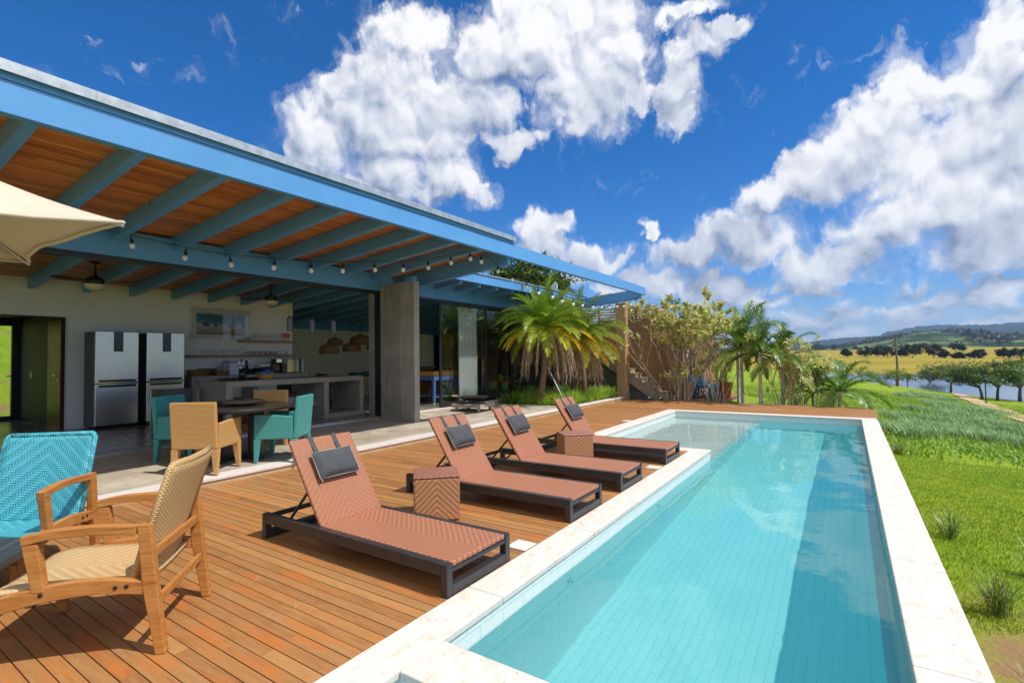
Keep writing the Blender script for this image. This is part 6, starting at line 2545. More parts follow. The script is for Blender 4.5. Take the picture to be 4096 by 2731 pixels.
def frond(b, stem, base, az, elev, length, n, lw, ll, droop, a0, rnd=rp, vshape=0.5, tipa=0.0, hang=0.35, petiole=0.14):
    """feather palm frond: arching midrib with paired leaflets"""
    p = Vector(base)
    d = Vector((sin(az) * cos(elev), cos(az) * cos(elev), sin(elev)))
    pts = [p.copy()]
    N = 14
    step = length / N
    for i in range(N):
        p = p + d * step
        d = (d + Vector((0, 0, -droop * (0.5 + 1.1 * i / N) / N))).normalized()
        pts.append(p.copy())
    if stem is not None:
        stem.tube(pts, [0.014 * (1 - 0.85 * i / N) * max(0.6, length) for i in range(N + 1)], 4, a=min(1, a0 + 0.15))
    tw = rnd.uniform(-0.35, 0.35)
    for k in range(n):
        t = petiole + (1 - petiole) * (k + 0.5) / n
        f = t * N
        i = min(N - 1, int(f))
        q = pts[i].lerp(pts[i + 1], f - i)
        dd = (pts[i + 1] - pts[i]).normalized()
        s = dd.cross(Vector((0, 0, 1)))
        if s.length < 1e-3:
            s = Vector((1, 0, 0))
        s.normalize()
        s = Matrix.Rotation(tw, 3, dd) @ s
        up = s.cross(dd).normalized()
        L = ll * (0.55 + 0.45 * sin(PI * min(1, (t - petiole) / (1 - petiole) * 1.05))) * (1 - 0.45 * max(0, t - 0.75) / 0.25)
        for sg in (-1, 1):
            ld = (s * sg * (0.85 - 0.35 * t) + dd * (0.45 + 0.5 * t) + up * vshape * 0.5 + Vector((rnd.uniform(-.1, .1), rnd.uniform(-.1, .1), rnd.uniform(-.12, .12)))).normalized()
            sd = dd.cross(ld)
            if sd.length < 1e-3:
                continue
            sd = ld.cross(sd).normalized()
            leaf(b, q, ld, sd, L * rnd.uniform(0.85, 1.1), lw, hang * rnd.uniform(0.6, 1.4), min(1, max(0, a0 + rnd.uniform(-0.1, 0.1) + tipa * t)), 2)


def palm(label, base, crown, nf, flen, seed, skirt=26):
    r = random.Random(seed)
    t = thing('palm_tree', label, 'palm', base, 0, 'feathery palms in the planting bed')
    top = Vector(crown) - Vector(base)
    b = MB()
    N = 12
    pts, rs = [], []
    for i in range(N + 1):
        s = i / N
        p = Vector((top.x * (0.25 * s + 0.75 * s * s) if True else 0, top.y * s, top.z * s))
        p.x += 0.10 * sin(s * PI)
        pts.append(p)
        rs.append(0.10 - 0.03 * s + (0.006 if i % 2 else 0) + (0.03 if s > 0.86 else 0))
    b.tube(pts, rs, 10)
    b.build('trunk', M['bark'], t, smooth=False)
    b, st = MB(), MB()
    c = top + Vector((0, 0, 0.02))
    for k in range(nf):
        s = k / nf
        az = k * 2.39996 + r.uniform(-0.25, 0.25)
        elev = rad(82) - rad(92) * s ** 0.85 + r.uniform(-0.1, 0.1)
        a0 = 0.12 + 0.50 * s ** 1.5 + r.uniform(-0.08, 0.10)
        if s > 0.72 and r.random() < 0.55:
            a0 = r.uniform(0.66, 0.84)
        frond(b, st, c + Vector((0.04 * sin(az), 0.04 * cos(az), 0.02)), az, elev, flen * r.uniform(0.82, 1.1), 46, 0.016, 0.33, r.uniform(1.1, 1.8), a0, r, 0.55, 0.12, 0.45)
    b.build('crown', M['palmleaf'], t, attr=True)
    st.build('frond_stalks', M['palmleaf'], t, attr=True)
    b = MB()
    for k in range(skirt):
        az = k * 2.39996 + r.uniform(-0.3, 0.3)
        p = c + Vector((0.08 * sin(az), 0.08 * cos(az), -0.05))
        d = Vector((sin(az) * 0.9, cos(az) * 0.9, r.uniform(-0.4, 0.25))).normalized()
        pts = [p.copy()]
        L = r.uniform(1.0, 1.8)
        for i in range(12):
            p = p + d * L / 12
            d = (d + Vector((0, 0, -0.34))).normalized()
            pts.append(p.copy())
        b.tube(pts, [0.014 * (1 - 0.7 * i / 12) for i in range(13)], 4, a=r.uniform(0.3, 0.9))
        for i in range(4, 13):
            for q in range(6):
                dd = Vector((r.uniform(-1, 1), r.uniform(-1, 1), -2.2)).normalized()
                sd = dd.cross(Vector((r.uniform(-1, 1), r.uniform(-1, 1), 0.1))).normalized()
                leaf(b, pts[i].lerp(pts[i - 1], r.random()), dd, sd, r.uniform(0.08, 0.2), 0.010, 0.2, r.random(), 1)
    b.build('dead_fronds', M['deadfrond'], t, attr=True)
    return t


palm('feathery palm with a skirt of dead fronds, nearer the glass doors', (-7.62, 12.86, 0.05), (-7.40, 12.92, 2.28), 58, 1.55, 5, 50)
palm('feathery palm with yellowing fronds, nearer the tan pillar', (-7.10, 14.75, 0.05), (-7.28, 14.72, 2.02), 62, 1.75, 9, 60)
palm('slimmer feathery palm half hidden between the two others', (-7.75, 15.3, 0.05), (-8.15, 15.2, 2.35), 24, 1.25, 14, 22)

# grassy planting under the palms
b = MB()
r = random.Random(31)
for k in range(900):
    x, y = (r.uniform(-9.0, -6.76) if k % 3 else r.uniform(-7.3, -6.74)), r.uniform(12.55, 16.7)
    if False:
        continue
    n = r.randint(9, 14)
    for i in range(n):
        az = r.uniform(0, 2 * PI)
        el = r.uniform(0.8, 1.45)
        d = Vector((sin(az) * cos(el), cos(az) * cos(el), sin(el)))
        sd = Vector((cos(az), -sin(az), 0))
        L = r.uniform(0.26, 0.56)
        leaf(b, (x + r.uniform(-.05, .05), y + r.uniform(-.05, .05), 0.06), d, sd, L, 0.013, r.uniform(0.9, 1.9), r.random() ** 1.3, 3)
o = b.build('bed_grass', M['bladegrass'], attr=True)
tag(o, 'arching green grass leaves filling the planting bed under the palms', 'grass', kind='stuff')


def rosette(name, label, loc, n, L, w, seed, elev=(0.5, 1.3)):
    r = random.Random(seed)
    b = MB()
    for k in range(n):
        az = k * 2.4 + r.uniform(-0.2, 0.2)
        el = r.uniform(*elev)
        d = Vector((sin(az) * cos(el), cos(az) * cos(el), sin(el)))
        sd = Vector((cos(az), -sin(az), 0))
        leaf(b, (0, 0, 0), d, sd, L * r.uniform(0.7, 1.1), w * r.uniform(0.8, 1.2), r.uniform(0.3, 0.9), r.random(), 3)
    o = b.build(name, M['bigleaf'], attr=True)
    o.location = loc
    return tag(o, label, 'plant', 'broad leaved plants at the edge of the bed')


rosette('broad_leaf_plant', 'broad glossy leaved plant at the corner of the bed beside the fire pit', (-8.35, 12.62, 0.08), 17, 0.48, 0.13, 2)
rosette('broad_leaf_plant', 'broad glossy leaved plant at the foot of the nearer palm', (-8.2, 13.2, 0.08), 13, 0.42, 0.11, 3)
b = MB()
b.tube([(-6.78, 13.0, 0.08), (-7.55, 13.05, 1.42)], 0.020, 8)
o = b.build('pole_shaft', M['galv'])
PO = thing('leaning_pole', 'thin silvery pole leaning against the nearer palm', 'pole', (-6.78, 13.0, 0.08))
o.parent = PO
o.matrix_parent_inverse = Matrix.Translation((6.78, -13.0, -0.08))
b = MB()
for k in range(16):
    s = k / 16
    c = Vector((0, 0, 0)).lerp(Vector((-0.77, 0.05, 1.34)), s + 0.01)
    e = Vector((0, 0, 0)).lerp(Vector((-0.77, 0.05, 1.34)), s + 0.028)
    b.tube([c, e], 0.0215, 8)
b.build('wound_tape', M['pendant'], PO)


# ---- variegated shrubs with bare stems behind the deck
def stem_shrub(name, label, base, n, h, spread, seed, leafd=1.0, lean=(0, 0), mat='croton', rset=(5, 10), lsize=0.13, grp='tall bare stemmed shrubs behind the deck'):
    r = random.Random(seed)
    t = thing(name, label, 'shrub', base, 0, grp)
    sb, lb = MB(), MB()

    def tuft(p, d, m, L):
        for i in range(m):
            az = r.uniform(0, 2 * PI)
            el = r.uniform(-0.35, 1.2)
            dd = (Vector((sin(az) * cos(el), cos(az) * cos(el), sin(el))) + d * 0.5).normalized()
            sd = dd.cross(Vector((r.uniform(-1, 1), r.uniform(-1, 1), r.uniform(-1, 1)))).normalized()
            leaf(lb, p + d * r.uniform(-0.10, 0.03), dd, sd, L * r.uniform(0.6, 1.1), L * 0.26, r.uniform(0.1, 0.6), r.random(), 2)

    def branch(p, d, L, rad_, depth):
        pts = [p.copy()]
        m = 6
        for i in range(m):
            d = (d + Vector((r.uniform(-.16, .16), r.uniform(-.16, .16), 0.05 if depth else 0.02))).normalized()
            p = p + d * L / m
            pts.append(p.copy())
        sb.tube(pts, [rad_ * (1 - 0.5 * i / m) for i in range(m + 1)], 5)
        if depth == 0:
            if r.random() < leafd:
                tuft(p, d, r.randint(*rset), lsize)
                tuft(p - d * 0.10, d, r.randint(*rset) // 2, lsize)
            return
        for k in range(r.choice((2, 2, 3))):
            dd = (d + Vector((r.uniform(-.65, .65), r.uniform(-.65, .65), r.uniform(-.05, .4)))).normalized()
            branch(p, dd, L * r.uniform(0.5, 0.75), rad_ * 0.55, depth - 1)
        if r.random() < 0.5:
            q = pts[3]
            dd = (d + Vector((r.uniform(-1, 1), r.uniform(-1, 1), 0.2))).normalized()
            branch(q, dd, L * 0.45, rad_ * 0.4, 0)

    for k in range(n):
        a = 2 * PI * k / n + r.uniform(-0.4, 0.4)
        p = Vector((cos(a) * r.uniform(0.05, 0.28), sin(a) * r.uniform(0.03, 0.15), 0))
        d = Vector((cos(a) * spread * r.uniform(0.4, 1.2) + lean[0], sin(a) * spread * 0.7 + lean[1], 1)).normalized()
        branch(p, d, h * r.uniform(0.42, 0.6), r.uniform(0.014, 0.026), 2)
    sb.build('stems', M['twig'], t, smooth=True)
    lb.build('leaves', M[mat], t, attr=True)
    return t


stem_shrub('variegated_shrub', 'tall shrub with pale stems and yellow variegated leaves beside the stair', (-4.62, 17.15, -0.3), 19, 3.2, 0.24, 41, 1.0, (0.03, 0), rset=(20, 30), lsize=0.19)
stem_shrub('variegated_shrub', 'second pale stemmed variegated shrub, in front of the blue garden sofa', (-3.55, 17.15, -0.3), 14, 2.8, 0.22, 43, 0.8, rset=(11, 18), lsize=0.16)
stem_shrub('bare_shrub', 'sprawling mostly bare shrub reaching over the stair wall', (-4.95, 17.3, -0.3), 8, 2.8, 0.35, 45, 0.45, (-0.16, 0), rset=(5, 9), lsize=0.12)
stem_shrub('dry_shrub', 'dry straw coloured shrub between the low palms', (-1.55, 17.35, -0.5), 13, 2.1, 0.28, 47, 0.6, rset=(5, 9), lsize=0.14)
stem_shrub('dry_shrub', 'smaller dry straw coloured shrub nearer the right end of the deck', (-1.05, 17.6, -0.5), 8, 1.7, 0.30, 48, 0.6, rset=(5, 9), lsize=0.13)
stem_shrub('roof_shrub', 'yellow variegated shrub behind the orange roof rail', (-6.9, 19.2, 2.2), 9, 1.3, 0.5, 51, 1.0, rset=(12, 18), lsize=0.17, grp=None)


# ---- low feather palms on the lawn behind the deck
def lawn_palm(label, base, trunk_h, nf, flen, seed, lean=0.0, elev0=78, ll=0.34):
    r = random.Random(seed)
    t = thing('lawn_palm', label, 'palm', base, 0, 'low palms on the lawn behind the deck')
    b = MB()
    N = 12
    pts = [Vector((lean * (i / N) ** 2, 0, trunk_h * i / N)) for i in range(N + 1)]
    b.tube(pts, [0.062 - 0.02 * i / N + (0.004 if i % 2 else 0) for i in range(N + 1)], 9)
    b.build('trunk', M['palebark'], t)
    b, st = MB(), MB()
    c = pts[-1]
    for k in range(nf):
        s = k / nf
        az = k * 2.39996 + r.uniform(-0.3, 0.3)
        elev = rad(elev0) - rad(elev0 + 12) * s ** 0.9 + r.uniform(-0.1, 0.1)
        frond(b, st, c, az, elev, flen * r.uniform(0.9, 1.25), 44, 0.026, ll, r.uniform(1.3, 2.3), 0.12 + 0.55 * s * s + r.uniform(-.05, .12), r, 0.3, 0.15, 0.7)
    b.build('crown', M['areca'], t, attr=True)
    st.build('frond_stalks', M['areca'], t, attr=True)
    return t


lawn_palm('low palm with pale ringed trunk in the middle of the group behind the deck', (-2.30, 17.45, -0.45), 2.0, 17, 1.45, 61)
lawn_palm('low palm standing left of the ringed trunk palm', (-2.95, 18.2, -0.45), 2.15, 16, 1.6, 62)
lawn_palm('low palm half hidden behind the dry shrub', (-1.72, 17.75, -0.5), 1.75, 15, 1.3, 63)
lawn_palm('shortest low palm, at the right end of the deck', (-0.24, 17.5, -0.6), 0.98, 15, 1.35, 64, 0.02, 70, 0.36)
lawn_palm('young low palm between the dry shrub and the right hand palm', (-0.95, 18.6, -0.65), 0.9, 13, 1.2, 65)
lawn_palm('tallest low palm, behind the pale stemmed shrubs', (-3.25, 19.3, -0.4), 2.3, 15, 1.6, 66)

# ---- garden sofa and pots by the annexe
SF = thing('garden_sofa', 'blue lattice framed garden sofa with pale blue cushions, by the annexe', 'sofa', (-4.35, 19.2, -0.05), rad(-100))
b = MB()
rr = random.Random(6)
for (x0, y0, z0, x1, y1, z1) in ((-0.6, -0.3, 0.02, 0.6, -0.3, 0.35), (-0.6, 0.38, 0.02, 0.6, 0.38, 0.35)):
    for k in range(14):
        p = Vector((rr.uniform(x0, x1), y0, z0))
        q = Vector((min(x1, max(x0, p.x + rr.uniform(-0.3, 0.3))), y1, z1))
        b.tube([p, q], 0.016, 5)
for k in range(16):
    p = Vector((rr.uniform(-0.6, 0.6), -0.36, 0.36))
    q = Vector((min(0.6, max(-0.6, p.x + rr.uniform(-0.3, 0.3))), -0.44, 0.82))
    b.tube([p, q], 0.016, 5)
for z, y in ((0.03, -0.3), (0.36, -0.33), (0.82, -0.44), (0.03, 0.38), (0.36, 0.38)):
    b.tube([(-0.62, y, z), (0.62, y, z)], 0.018, 5)
for x in (-0.62, 0.62):
    for z0, z1 in ((0.02, 0.6),):
        b.tube([(x, -0.32, 0.0), (x, -0.36, 0.6), (x, 0.36, 0.58), (x, 0.38, 0.0)], 0.018, 5)
        for k in range(8):
            b.tube([(x, rr.uniform(-.3, .36), 0.03), (x, rr.uniform(-.3, .36), 0.58)], 0.014, 5)
b.build('lattice_frame', M['sofablue'], SF)
b = MB()
b.box(-0.58, -0.3, 0.37, 0.58, 0.36, 0.50)
b.build('seat_cushion', M['sofacushion'], SF, bevel=0.04)
b = MB()
b.box(-0.58, -0.07, 0.0, 0.58, 0.07, 0.36, T(0, -0.28, 0.5) @ RX(rad(12)))
b.build('back_cushion', M['sofacushion'], SF, bevel=0.04)
for i, (x, y, s, lab) in enumerate([(-3.72, 19.55, 1.0, 'larger terracotta pot with a strappy plant on the timber landing'), (-4.05, 19.95, 0.8, 'smaller terracotta pot behind the garden sofa')]):
    t = thing('plant_pot', lab, 'plant pot', (x, y, -0.049), 0, 'terracotta pots on the landing')
    b = MB()
    b.lathe([(0.0, 0.0), (0.16 * s, 0.0), (0.24 * s, 0.48 * s), (0.265 * s, 0.48 * s), (0.265 * s, 0.55 * s), (0.235 * s, 0.55 * s), (0.225 * s, 0.5 * s), (0.0, 0.5 * s)], 22, cap=False)
    b.build('pot', M['terracotta'], t)
    b = MB()
    for k in range(34):
        az = rp.uniform(0, 2 * PI)
        el = rp.uniform(0.6, 1.45)
        leaf(b, (0, 0, 0.5 * s), Vector((sin(az) * cos(el), cos(az) * cos(el), sin(el))), Vector((cos(az), -sin(az), 0)), rp.uniform(0.5, 0.95), 0.03, rp.uniform(0.5, 1.4), rp.random(), 3)
    b.build('plant', M['palmleaf'], t, attr=True)
for i, (x, lab) in enumerate([(-5.75, 'left small solar path light at the foot of the stair'), (-5.35, 'right small solar path light at the foot of the stair')]):
    t = thing('path_light', lab, 'garden light', (x, 17.2, -0.3), 0, 'path lights at the foot of the stair')
    b = MB()
    b.tube([(0, 0, 0), (0, 0, 0.26)], 0.012, 8)
    b.build('stake', M['chrome'], t)
    b = MB()
    b.lathe([(0.035, 0.26), (0.05, 0.33), (0.10, 0.34), (0.06, 0.375), (0.0, 0.385)], 14)
    b.build('lamp_head', M['chrome'], t)


# ---- broadleaf trees
def tree(name, label, base, h, w, seed, mat, trunk_h=0.35, grp=None, nclump=60, lsize=0.3, per=26, flat=0.35, lean=0.0, limbs=7, cat='tree', yb=0.0):
    """tapered trunk and limbs, crown of many small leaf clumps in an uneven dome"""
    r = random.Random(seed)
    t = thing(name, label, cat, base, 0, grp)
    sb, lb = MB(), MB()
    th = h * trunk_h
    tr = max(0.03, 0.028 * h)
    p1 = Vector((lean * 0.4, 0, th))
    sb.tube([(0, 0, -0.3), (lean * 0.12, 0.02, th * 0.5), p1], [tr * 1.25, tr, tr * 0.8], 8)
    centres = []
    for k in range(nclump):
        a = r.uniform(0, 2 * PI)
        q = r.random() ** 0.5
        rr_ = w * q * (0.8 + 0.2 * sin(a * 3 + seed))
        z = th * 0.95 + (h - th) * (r.uniform(0.15, 1.0) ** 0.7) * (1 - flat * q * q) * (0.92 + 0.08 * sin(a * 5 + seed))
        centres.append(Vector((rr_ * cos(a) + lean, rr_ * sin(a), z)))
    for k in range(limbs):
        c = centres[r.randrange(len(centres))]
        mid = p1.lerp(c, 0.5) + Vector((r.uniform(-.1, .1) * w, r.uniform(-.1, .1) * w, -0.04 * h))
        sb.tube([p1 * 0.92, mid, c], [tr * 0.6, tr * 0.38, tr * 0.12], 6)
        for j in range(2):
            c2 = min(centres, key=lambda e: (e - c).length + r.uniform(0, w * 0.4) + (99 if (e - c).length < 0.01 else 0))
            sb.tube([mid, mid.lerp(c2, 0.55) + Vector((0, 0, 0.02 * h)), c2], [tr * 0.3, tr * 0.2, tr * 0.07], 5)
    for c in centres:
        cr = w * r.uniform(0.16, 0.30)
        tone = r.uniform(-0.22, 0.22)
        for i in range(per):
            a, e = r.uniform(0, 2 * PI), math.asin(r.uniform(-1, 1))
            q = r.random() ** 0.4
            o = Vector((cos(a) * cos(e) * cr * q, sin(a) * cos(e) * cr * q, sin(e) * cr * 0.55 * q))
            dd = Vector((r.uniform(-1, 1), r.uniform(-1, 1), r.uniform(-0.5, 0.6))).normalized()
            sd = dd.cross(Vector((r.uniform(-.5, .5), r.uniform(-.5, .5), 1))).normalized()
            leaf(lb, c + o, dd, sd, lsize * r.uniform(0.6, 1.2), lsize * 0.5, 0.4, min(1, max(0, r.uniform(0.1, 0.85) + tone)), 1)
    sb.build('trunk', M['treebark'], t, smooth=True)
    lb.build('crown', M[mat], t, attr=True)
    return t


def gz(x, y):
    return float(ground_z(x, y))


tree('spreading_tree', 'wide spreading tree rising behind the further wing of the house', (-28.0, 45.0, gz(-28, 45)), 13.0, 6.2, 71, 'treeleaf', 0.45, 'trees behind the house', 150, 0.55, 64, 0.55, 0, 14)
tree('spreading_tree', 'smaller tree left of the wide spreading tree, behind the wing', (-33.6, 46.0, gz(-33, 46)), 10.6, 3.2, 72, 'treeleaf', 0.4, 'trees behind the house', 50, 0.40, 34, 0.4)
tree('roof_top_tree', 'tree whose crown just clears the long roof, in the middle of its length', (-24.0, 20.6, 0.0), 12.1, 2.9, 73, 'treeleaf', 0.5, 'trees behind the house', 60, 0.32, 34, 0.45)
tree('roof_top_tree', 'tree whose crown just clears the long roof, further right', (-20.9, 20.4, 0.0), 10.75, 1.9, 74, 'treeleaf', 0.5, 'trees behind the house', 40, 0.28, 30, 0.45)
tree('roof_top_tree', 'tip of a tree showing over the roof at the left edge', (-19.6, 3.72, 3.0), 6.75, 0.62, 75, 'youngleaf', 0.5, 'trees behind the house', 18, 0.2, 26, 0.4)
tree('grove_tree', 'dark bushy tree behind the orange roof rail, left', (-15.6, 41.0, -0.3), 6.2, 3.0, 76, 'treeleaf', 0.3, 'trees behind the annexe', 70, 0.34, 34, 0.4)
tree('grove_tree', 'dark bushy tree behind the variegated shrub, centre', (-12.3, 40.0, -0.3), 6.4, 2.9, 77, 'treeleaf', 0.3, 'trees behind the annexe', 70, 0.34, 34, 0.4)
tree('grove_tree', 'dark bushy tree behind the variegated shrub, right', (-9.6, 41.0, -0.3), 5.6, 2.6, 78, 'treeleaf', 0.3, 'trees behind the annexe', 60, 0.34, 34, 0.4)
# lakeside row
for i, (x, y, h, w, lab) in enumerate([
        (12.8, 100.3, 5.3, 4.3, 'widest lakeside tree with a forked trunk, left of the lamp post'),
        (12.6, 77.4, 4.6, 3.0, 'lakeside tree with a leaning dark trunk, just behind the lamp post'),
        (14.3, 80.0, 4.9, 2.9, 'lakeside tree just right of the lamp post'),
        (17.8, 88.1, 6.2, 4.0, 'dense lakeside tree at the right edge of the view'),
        (19.8, 92.0, 6.0, 3.6, 'lakeside tree partly outside the right edge'),
        (14.2, 138.0, 4.8, 3.0, 'lakeside tree furthest left of the big row, at the water')]):
    tree('lakeside_tree', lab, (x, y, gz(x, y)), h, w, 80 + i, 'lakeleaf', 0.32, 'big trees along the lake shore', 72, 0.30, 40, 0.55, 0.3 if i != 1 else -0.6, 8)
for i, (x, y, h, w, lab) in enumerate([
        (7.1, 113.6, 3.4, 2.2, 'bushy young tree on the shore left of the bare trunk'),
        (9.6, 126.0, 3.2, 1.6, 'thin young tree on the shore right of the bare trunk'),
        (6.9, 140.0, 3.4, 3.0, 'young tree further off on the shore'),
        (2.0, 116.5, 3.2, 2.6, 'young tree on the shore behind the right hand low palm'),
        (-3.5, 112.0, 3.4, 2.8, 'young tree on the shore behind the dry shrubs')]):
    tree('young_tree', lab, (x, y, gz(x, y)), h, w, 90 + i, 'youngleaf', 0.3, 'young trees along the lake shore', 34, 0.30, 26, 0.4, 0, 5)
BP = thing('dead_palm', 'tall bare trunk of a dead palm on the lake shore', 'dead tree', (7.4, 115.3, gz(7.4, 115.3)))
b = MB()
b.tube([(0, 0, -0.3), (0.05, 0, 3.5), (-0.05, 0, 7.6), (-0.2, 0, 9.4)], [0.22, 0.17, 0.15, 0.10], 8)
b.build('trunk', M['treebark'], BP)
b = MB()
for k in range(9):
    a = k * 0.7
    p = Vector((-0.2, 0, 9.3))
    b.tube([p, p + Vector((cos(a) * 0.5, sin(a) * 0.5, 0.1)), p + Vector((cos(a) * 0.8, sin(a) * 0.8, -0.9))], 0.03, 4)
b.build('dead_fronds', M['treebark'], BP)
LP = thing('lamp_post', 'small black lamp post on the lawn beside the earth path', 'lamp post', (9.86, 59.2, gz(9.86, 59.2)))
b = MB()
b.tube([(0, 0, 0), (0, 0, 1.75)], 0.045, 8)
b.lathe([(0.13, 0.0), (0.10, 0.12), (0.05, 0.16)], 10)
b.build('post', M['black'], LP)
b = MB()
b.lathe([(0.05, 1.751), (0.12, 1.80), (0.15, 2.05), (0.19, 2.08), (0.05, 2.2), (0.0, 2.28)], 10)
b.build('lantern', M['black'], LP)

# clumps of trees out in the crop field
FT = [(-0.002, 6.0, 380, 0.5), (0.025, 7.0, 380, 0.9), (0.040, 8.0, 520, 0.8), (0.053, 7.5, 380, 0.9), (0.070, 6.0, 385, 0.5), (0.084, 8.0, 380, 0.85), (0.096, 9.0, 520, 0.8), (0.109, 8.5, 375, 0.55), (0.121, 4.5, 370, 0.6), (0.134, 9.0, 560, 0.6), (0.142, 5.0, 560, 0.5), (0.137, 3.6, 365, 1.0), (0.155, 3.8, 365, 0.9), (0.160, 5.5, 370, 0.5), (0.185, 5.5, 370, 0.7), (0.199, 5.5, 372, 0.8)]
_pos = ['furthest left of the field trees', 'broad dark tree left in the field clump', 'tree behind the left field clump', 'broad dark tree right in the left field clump', 'small tree at the right end of the left clump', 'broad dark tree left in the middle clump', 'tall dark tree rising behind the middle clump', 'tall narrow tree right in the middle clump', 'low bush right of the middle clump', 'lone tall tree beyond the field edge', 'small round tree beside the lone tall tree', 'long low thicket in the field', 'second low thicket in the field', 'small palm like tree on the low thicket', 'dark tree left of the two at the right edge', 'dark tree at the far right of the field']
for i, ((a, h, R, wk), lab) in enumerate(zip(FT, _pos)):
    x, y = R * sin(a), R * cos(a)
    tree('field_tree', lab, (x, y, field_z(a, R) - 0.2), h, h * wk, 120 + i, 'darkleaf', 0.08, 'dark trees standing in the yellow field', 46, 1.35, 26, 0.4, 0, 4)
for i, (a, R, h) in enumerate([(0.047 - 0.09, 850, 16), (-0.02, 840, 9), (0.01, 840, 8), (-0.05, 860, 8)]):
    tree('field_edge_tree', ['tallest tree standing alone at the far edge of the field', 'low tree at the far field edge, right of the tall one', 'low tree at the far field edge before the wooded hill', 'low tree at the far field edge, left of the tall one'][i], (R * sin(a), R * cos(a), field_z(a, R) - 0.3), h, h * 0.45, 150 + i, 'darkleaf', 0.2, 'trees along the far edge of the field', 26, 1.6, 18, 0.6, 0, 3)
# scattered woodland on the hill: too many to count
b = MB()
r = random.Random(77)
hz = hill_z(860, 1500, 2200, HILL, 2.0, 0.0)
for k in range(2600):
    a = r.uniform(-0.06, 0.30)
    R = r.uniform(900, 1560)
    n_ = sin(a * 55 + R * 0.004) + sin(a * 23 - R * 0.009 + 2) + 1.6 * (R - 1290) / 300
    if n_ < r.uniform(-0.2, 1.1):
        continue
    c = Vector((R * sin(a), R * cos(a), hz(a, R)))
    s = r.uniform(5, 10)
    for i in range(7):
        o = Vector((r.uniform(-1, 1) * s * 0.6, r.uniform(-1, 1) * s * 0.6, r.uniform(0.1, 0.9) * s))
        dd = Vector((r.uniform(-1, 1), r.uniform(-1, 1), r.uniform(-.4, .8))).normalized()
        sd = dd.cross(Vector((r.uniform(-.5, .5), r.uniform(-.5, .5), 1))).normalized()
        leaf(b, c + o, dd, sd, s * 0.7, s * 0.5, 0.3, r.random(), 1)
o = b.build('hill_woodland', M['darkleaf'], attr=True)
tag(o, 'scattered dark woodland covering the far hill', 'woodland', kind='stuff')


# ---- lawn blades, tall grass
def blades(name, pts, h, w, mat, label, seed, bend=0.6):
    rs = np.random.RandomState(seed)
    n = len(pts)
    x, y, z = pts[:, 0], pts[:, 1], pts[:, 2]
    az = rs.uniform(0, 2 * PI, n)
    hh = h * rs.uniform(0.6, 1.25, n)
    ww = w * rs.uniform(0.7, 1.2, n)
    bd = bend * rs.uniform(0.2, 1.0, n) * hh
    sx, sy = np.cos(az), -np.sin(az)
    dx, dy = np.sin(az), np.cos(az)
    V = np.zeros((n, 5, 3))
    V[:, 0] = np.stack([x - sx * ww / 2, y - sy * ww / 2, z], -1)
    V[:, 1] = np.stack([x + sx * ww / 2, y + sy * ww / 2, z], -1)
    V[:, 2] = np.stack([x + dx * bd * 0.35 + sx * ww * 0.4, y + dy * bd * 0.35 + sy * ww * 0.4, z + hh * 0.62], -1)
    V[:, 3] = np.stack([x + dx * bd * 0.35 - sx * ww * 0.4, y + dy * bd * 0.35 - sy * ww * 0.4, z + hh * 0.62], -1)
    V[:, 4] = np.stack([x + dx * bd, y + dy * bd, z + hh * 0.95], -1)
    me = bpy.data.meshes.new(name)
    me.vertices.add(n * 5)
    me.vertices.foreach_set('co', V.reshape(-1))
    base = np.arange(n)[:, None] * 5
    loops = np.concatenate([base + np.array([0, 1, 2, 3]), base + np.array([3, 2, 4])], 1).reshape(-1)
    me.loops.add(n * 7)
    me.loops.foreach_set('vertex_index', loops.astype(np.int32))
    me.polygons.add(n * 2)
    st = (np.arange(n)[:, None] * 7 + np.array([0, 4])).reshape(-1)
    me.polygons.foreach_set('loop_start', st.astype(np.int32))
    at = me.attributes.new('rnd', 'FLOAT', 'FACE')
    v = rs.uniform(0, 1, n)
    at.data.foreach_set('value', np.repeat(v, 2))
    me.materials.append(mat)
    me.update(calc_edges=True)
    me.validate()
    o = bpy.data.objects.new(name, me)
    COL.objects.link(o)
    return tag(o, label, 'grass', kind='stuff')


rsn = np.random.RandomState(7)


def field_of(n, x0, x1, y0, y1, keep):
    x = rsn.uniform(x0, x1, n)
    y = rsn.uniform(y0, y1, n)
    k = keep(x, y)
    x, y = x[k], y[k]
    return np.stack([x, y, ground_z(x, y)], -1)


def bare(x, y):
    return (np.hypot((x - 1.0) * 1.5, (y - 3.75) * 0.75) + 0.25 * np.sin(x * 7) * np.sin(y * 5)) > 0.62


mown = lambda x, y: (y < 12.9 + 0.25 * np.sin(x * 3) + 0.0 * x) & bare(x, y) & (rsn.uniform(0, 1, len(x)) < np.clip(8.0 / np.maximum(y, 3), 0.25, 1))
A1 = field_of(150000, 0.53, 6.0, 2.2, 13.4, mown)
blades('lawn', A1, 0.035, 0.006, M['lawnblade'], 'short bright green mown lawn beside the pool', 1, 0.9)
rough = lambda x, y: ((y > 12.6) | (x < -20)) & ~((x > -7) & (x < 0.55) & (y < 16.95)) & ~((x < -3) & (y < 26)) & (rsn.uniform(0, 1, len(x)) < np.clip(22.0 / np.maximum(y, 8), 0.10, 1))
A2 = field_of(110000, -6, 16, 12.6, 62, rough)
A2 = A2[np.sin(A2[:, 0] * 1.7 + A2[:, 1] * 0.5) + np.sin(A2[:, 1] * 0.9 - A2[:, 0] * 0.6) + rsn.uniform(-2.2, 1.4, len(A2)) > -0.6]
blades('meadow_grass', A2, 0.16, 0.018, M['lawnblade'], 'longer green meadow grass beyond the mown lawn', 2, 1.1)
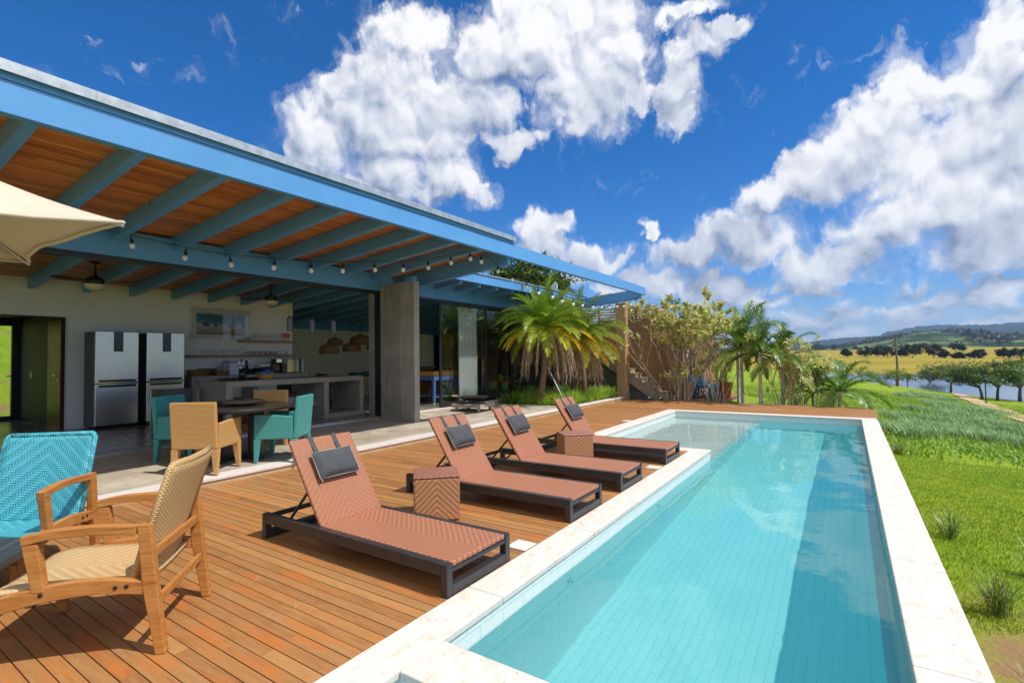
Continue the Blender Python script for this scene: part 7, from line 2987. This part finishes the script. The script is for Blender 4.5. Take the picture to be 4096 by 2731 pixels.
# low leafy weeds over the slope
wk = lambda x, y: (y > 12.7) & ~((x > -7) & (x < 0.55) & (y < 16.95)) & ~((x < -3) & (y < 26)) & (rsn.uniform(0, 1, len(x)) < np.clip(16.0 / np.maximum(y, 8), 0.06, 1)) & (np.sin(x * 1.1 + y * 0.7) + np.sin(y * 0.55 - x * 1.3 + 1) + rsn.uniform(-1.6, 1.6, len(x)) > 0.1)
A4 = field_of(150000, -4, 13, 12.7, 55, wk)
blades('meadow_weeds', A4, 0.10, 0.045, M['weedleaf'], 'low leafy weeds spread over the grass slope', 4, 1.6)
# drifts of grey green tall grass
cl = []
for (cx, cyy, ax, ay, n) in ((2.9, 19.5, 1.5, 1.5, 55), (4.3, 24.5, 2.3, 2.6, 85), (1.2, 17.2, 0.5, 1.2, 22), (4.0, 31.0, 1.8, 2.4, 34), (5.6, 40, 2.0, 6.0, 70), (6.4, 62, 1.8, 9.0, 80), (4.2, 55, 0.9, 3.5, 22), (1.6, 24.0, 0.6, 2.0, 10)):
    for k in range(n):
        a, q = rsn.uniform(0, 2 * PI), rsn.uniform(0, 1) ** 0.6
        x, y = cx + ax * q * np.cos(a), cyy + ay * q * np.sin(a)
        m = 70
        cl.append(np.stack([x + rsn.normal(0, 0.16, m), y + rsn.normal(0, 0.16, m)], -1))
cl = np.concatenate(cl)
A3 = np.concatenate([cl, ground_z(cl[:, 0], cl[:, 1])[:, None]], 1)
blades('tall_grass', A3, 0.30, 0.022, M['tallblade'], 'drifts of grey green tall grass on the slope', 3, 1.3)


def tuft(label, x, y, n, L, seed):
    r = random.Random(seed)
    b = MB()
    for k in range(n):
        az = r.uniform(0, 2 * PI)
        el = r.uniform(0.85, 1.5)
        d = Vector((sin(az) * cos(el), cos(az) * cos(el), sin(el)))
        leaf(b, (r.gauss(0, 0.025), r.gauss(0, 0.025), 0), d, Vector((cos(az), -sin(az), 0)), L * r.uniform(0.55, 1.1), 0.007, r.uniform(0.7, 1.9), r.random(), 3)
    o = b.build('grass_tuft', M['tuftblade'], attr=True)
    o.location = (x, y, gz(x, y))
    return tag(o, label, 'grass tuft', 'arching grass tufts planted along the pool')


M['tuftblade'] = leaf_mat('pale_tuft_blade', [(0.0, (0.09, 0.17, 0.02)), (0.6, (0.22, 0.31, 0.05)), (1.0, (0.45, 0.46, 0.20))], 0.4, 0.3)
tuft('arching grass tuft nearest the camera but one, beside the pool edge', 0.80, 4.72, 130, 0.36, 1)
tuft('arching grass tuft by the pool edge, third from the camera', 0.78, 6.50, 110, 0.34, 2)
tuft('arching grass tuft standing off from the pool edge at the right', 1.22, 5.75, 120, 0.36, 3)
tuft('pale arching grass tuft near the far corner of the pool', 0.78, 12.6, 110, 0.42, 4)
tuft('arching grass tuft nearest the camera, at the bare patch of earth', 0.80, 3.62, 90, 0.32, 5)


# ---- the air over the valley
m, nt, out = new_mat('valley_haze')
pv = nt.n('ShaderNodeVolumePrincipled')
nt.put(pv.inputs['Color'], (0.46, 0.68, 1.0))
pv.inputs['Density'].default_value = 0.00014
pv.inputs['Anisotropy'].default_value = 0.2
nt.L.new(pv.outputs[0], out.inputs[1])
b = MB()
b.box(-7600, -7600, -12, 7600, 7600, 330)
hz_ = b.build('haze', m)
tag(hz_, 'thin blue haze over the valley', 'haze', kind='stuff')
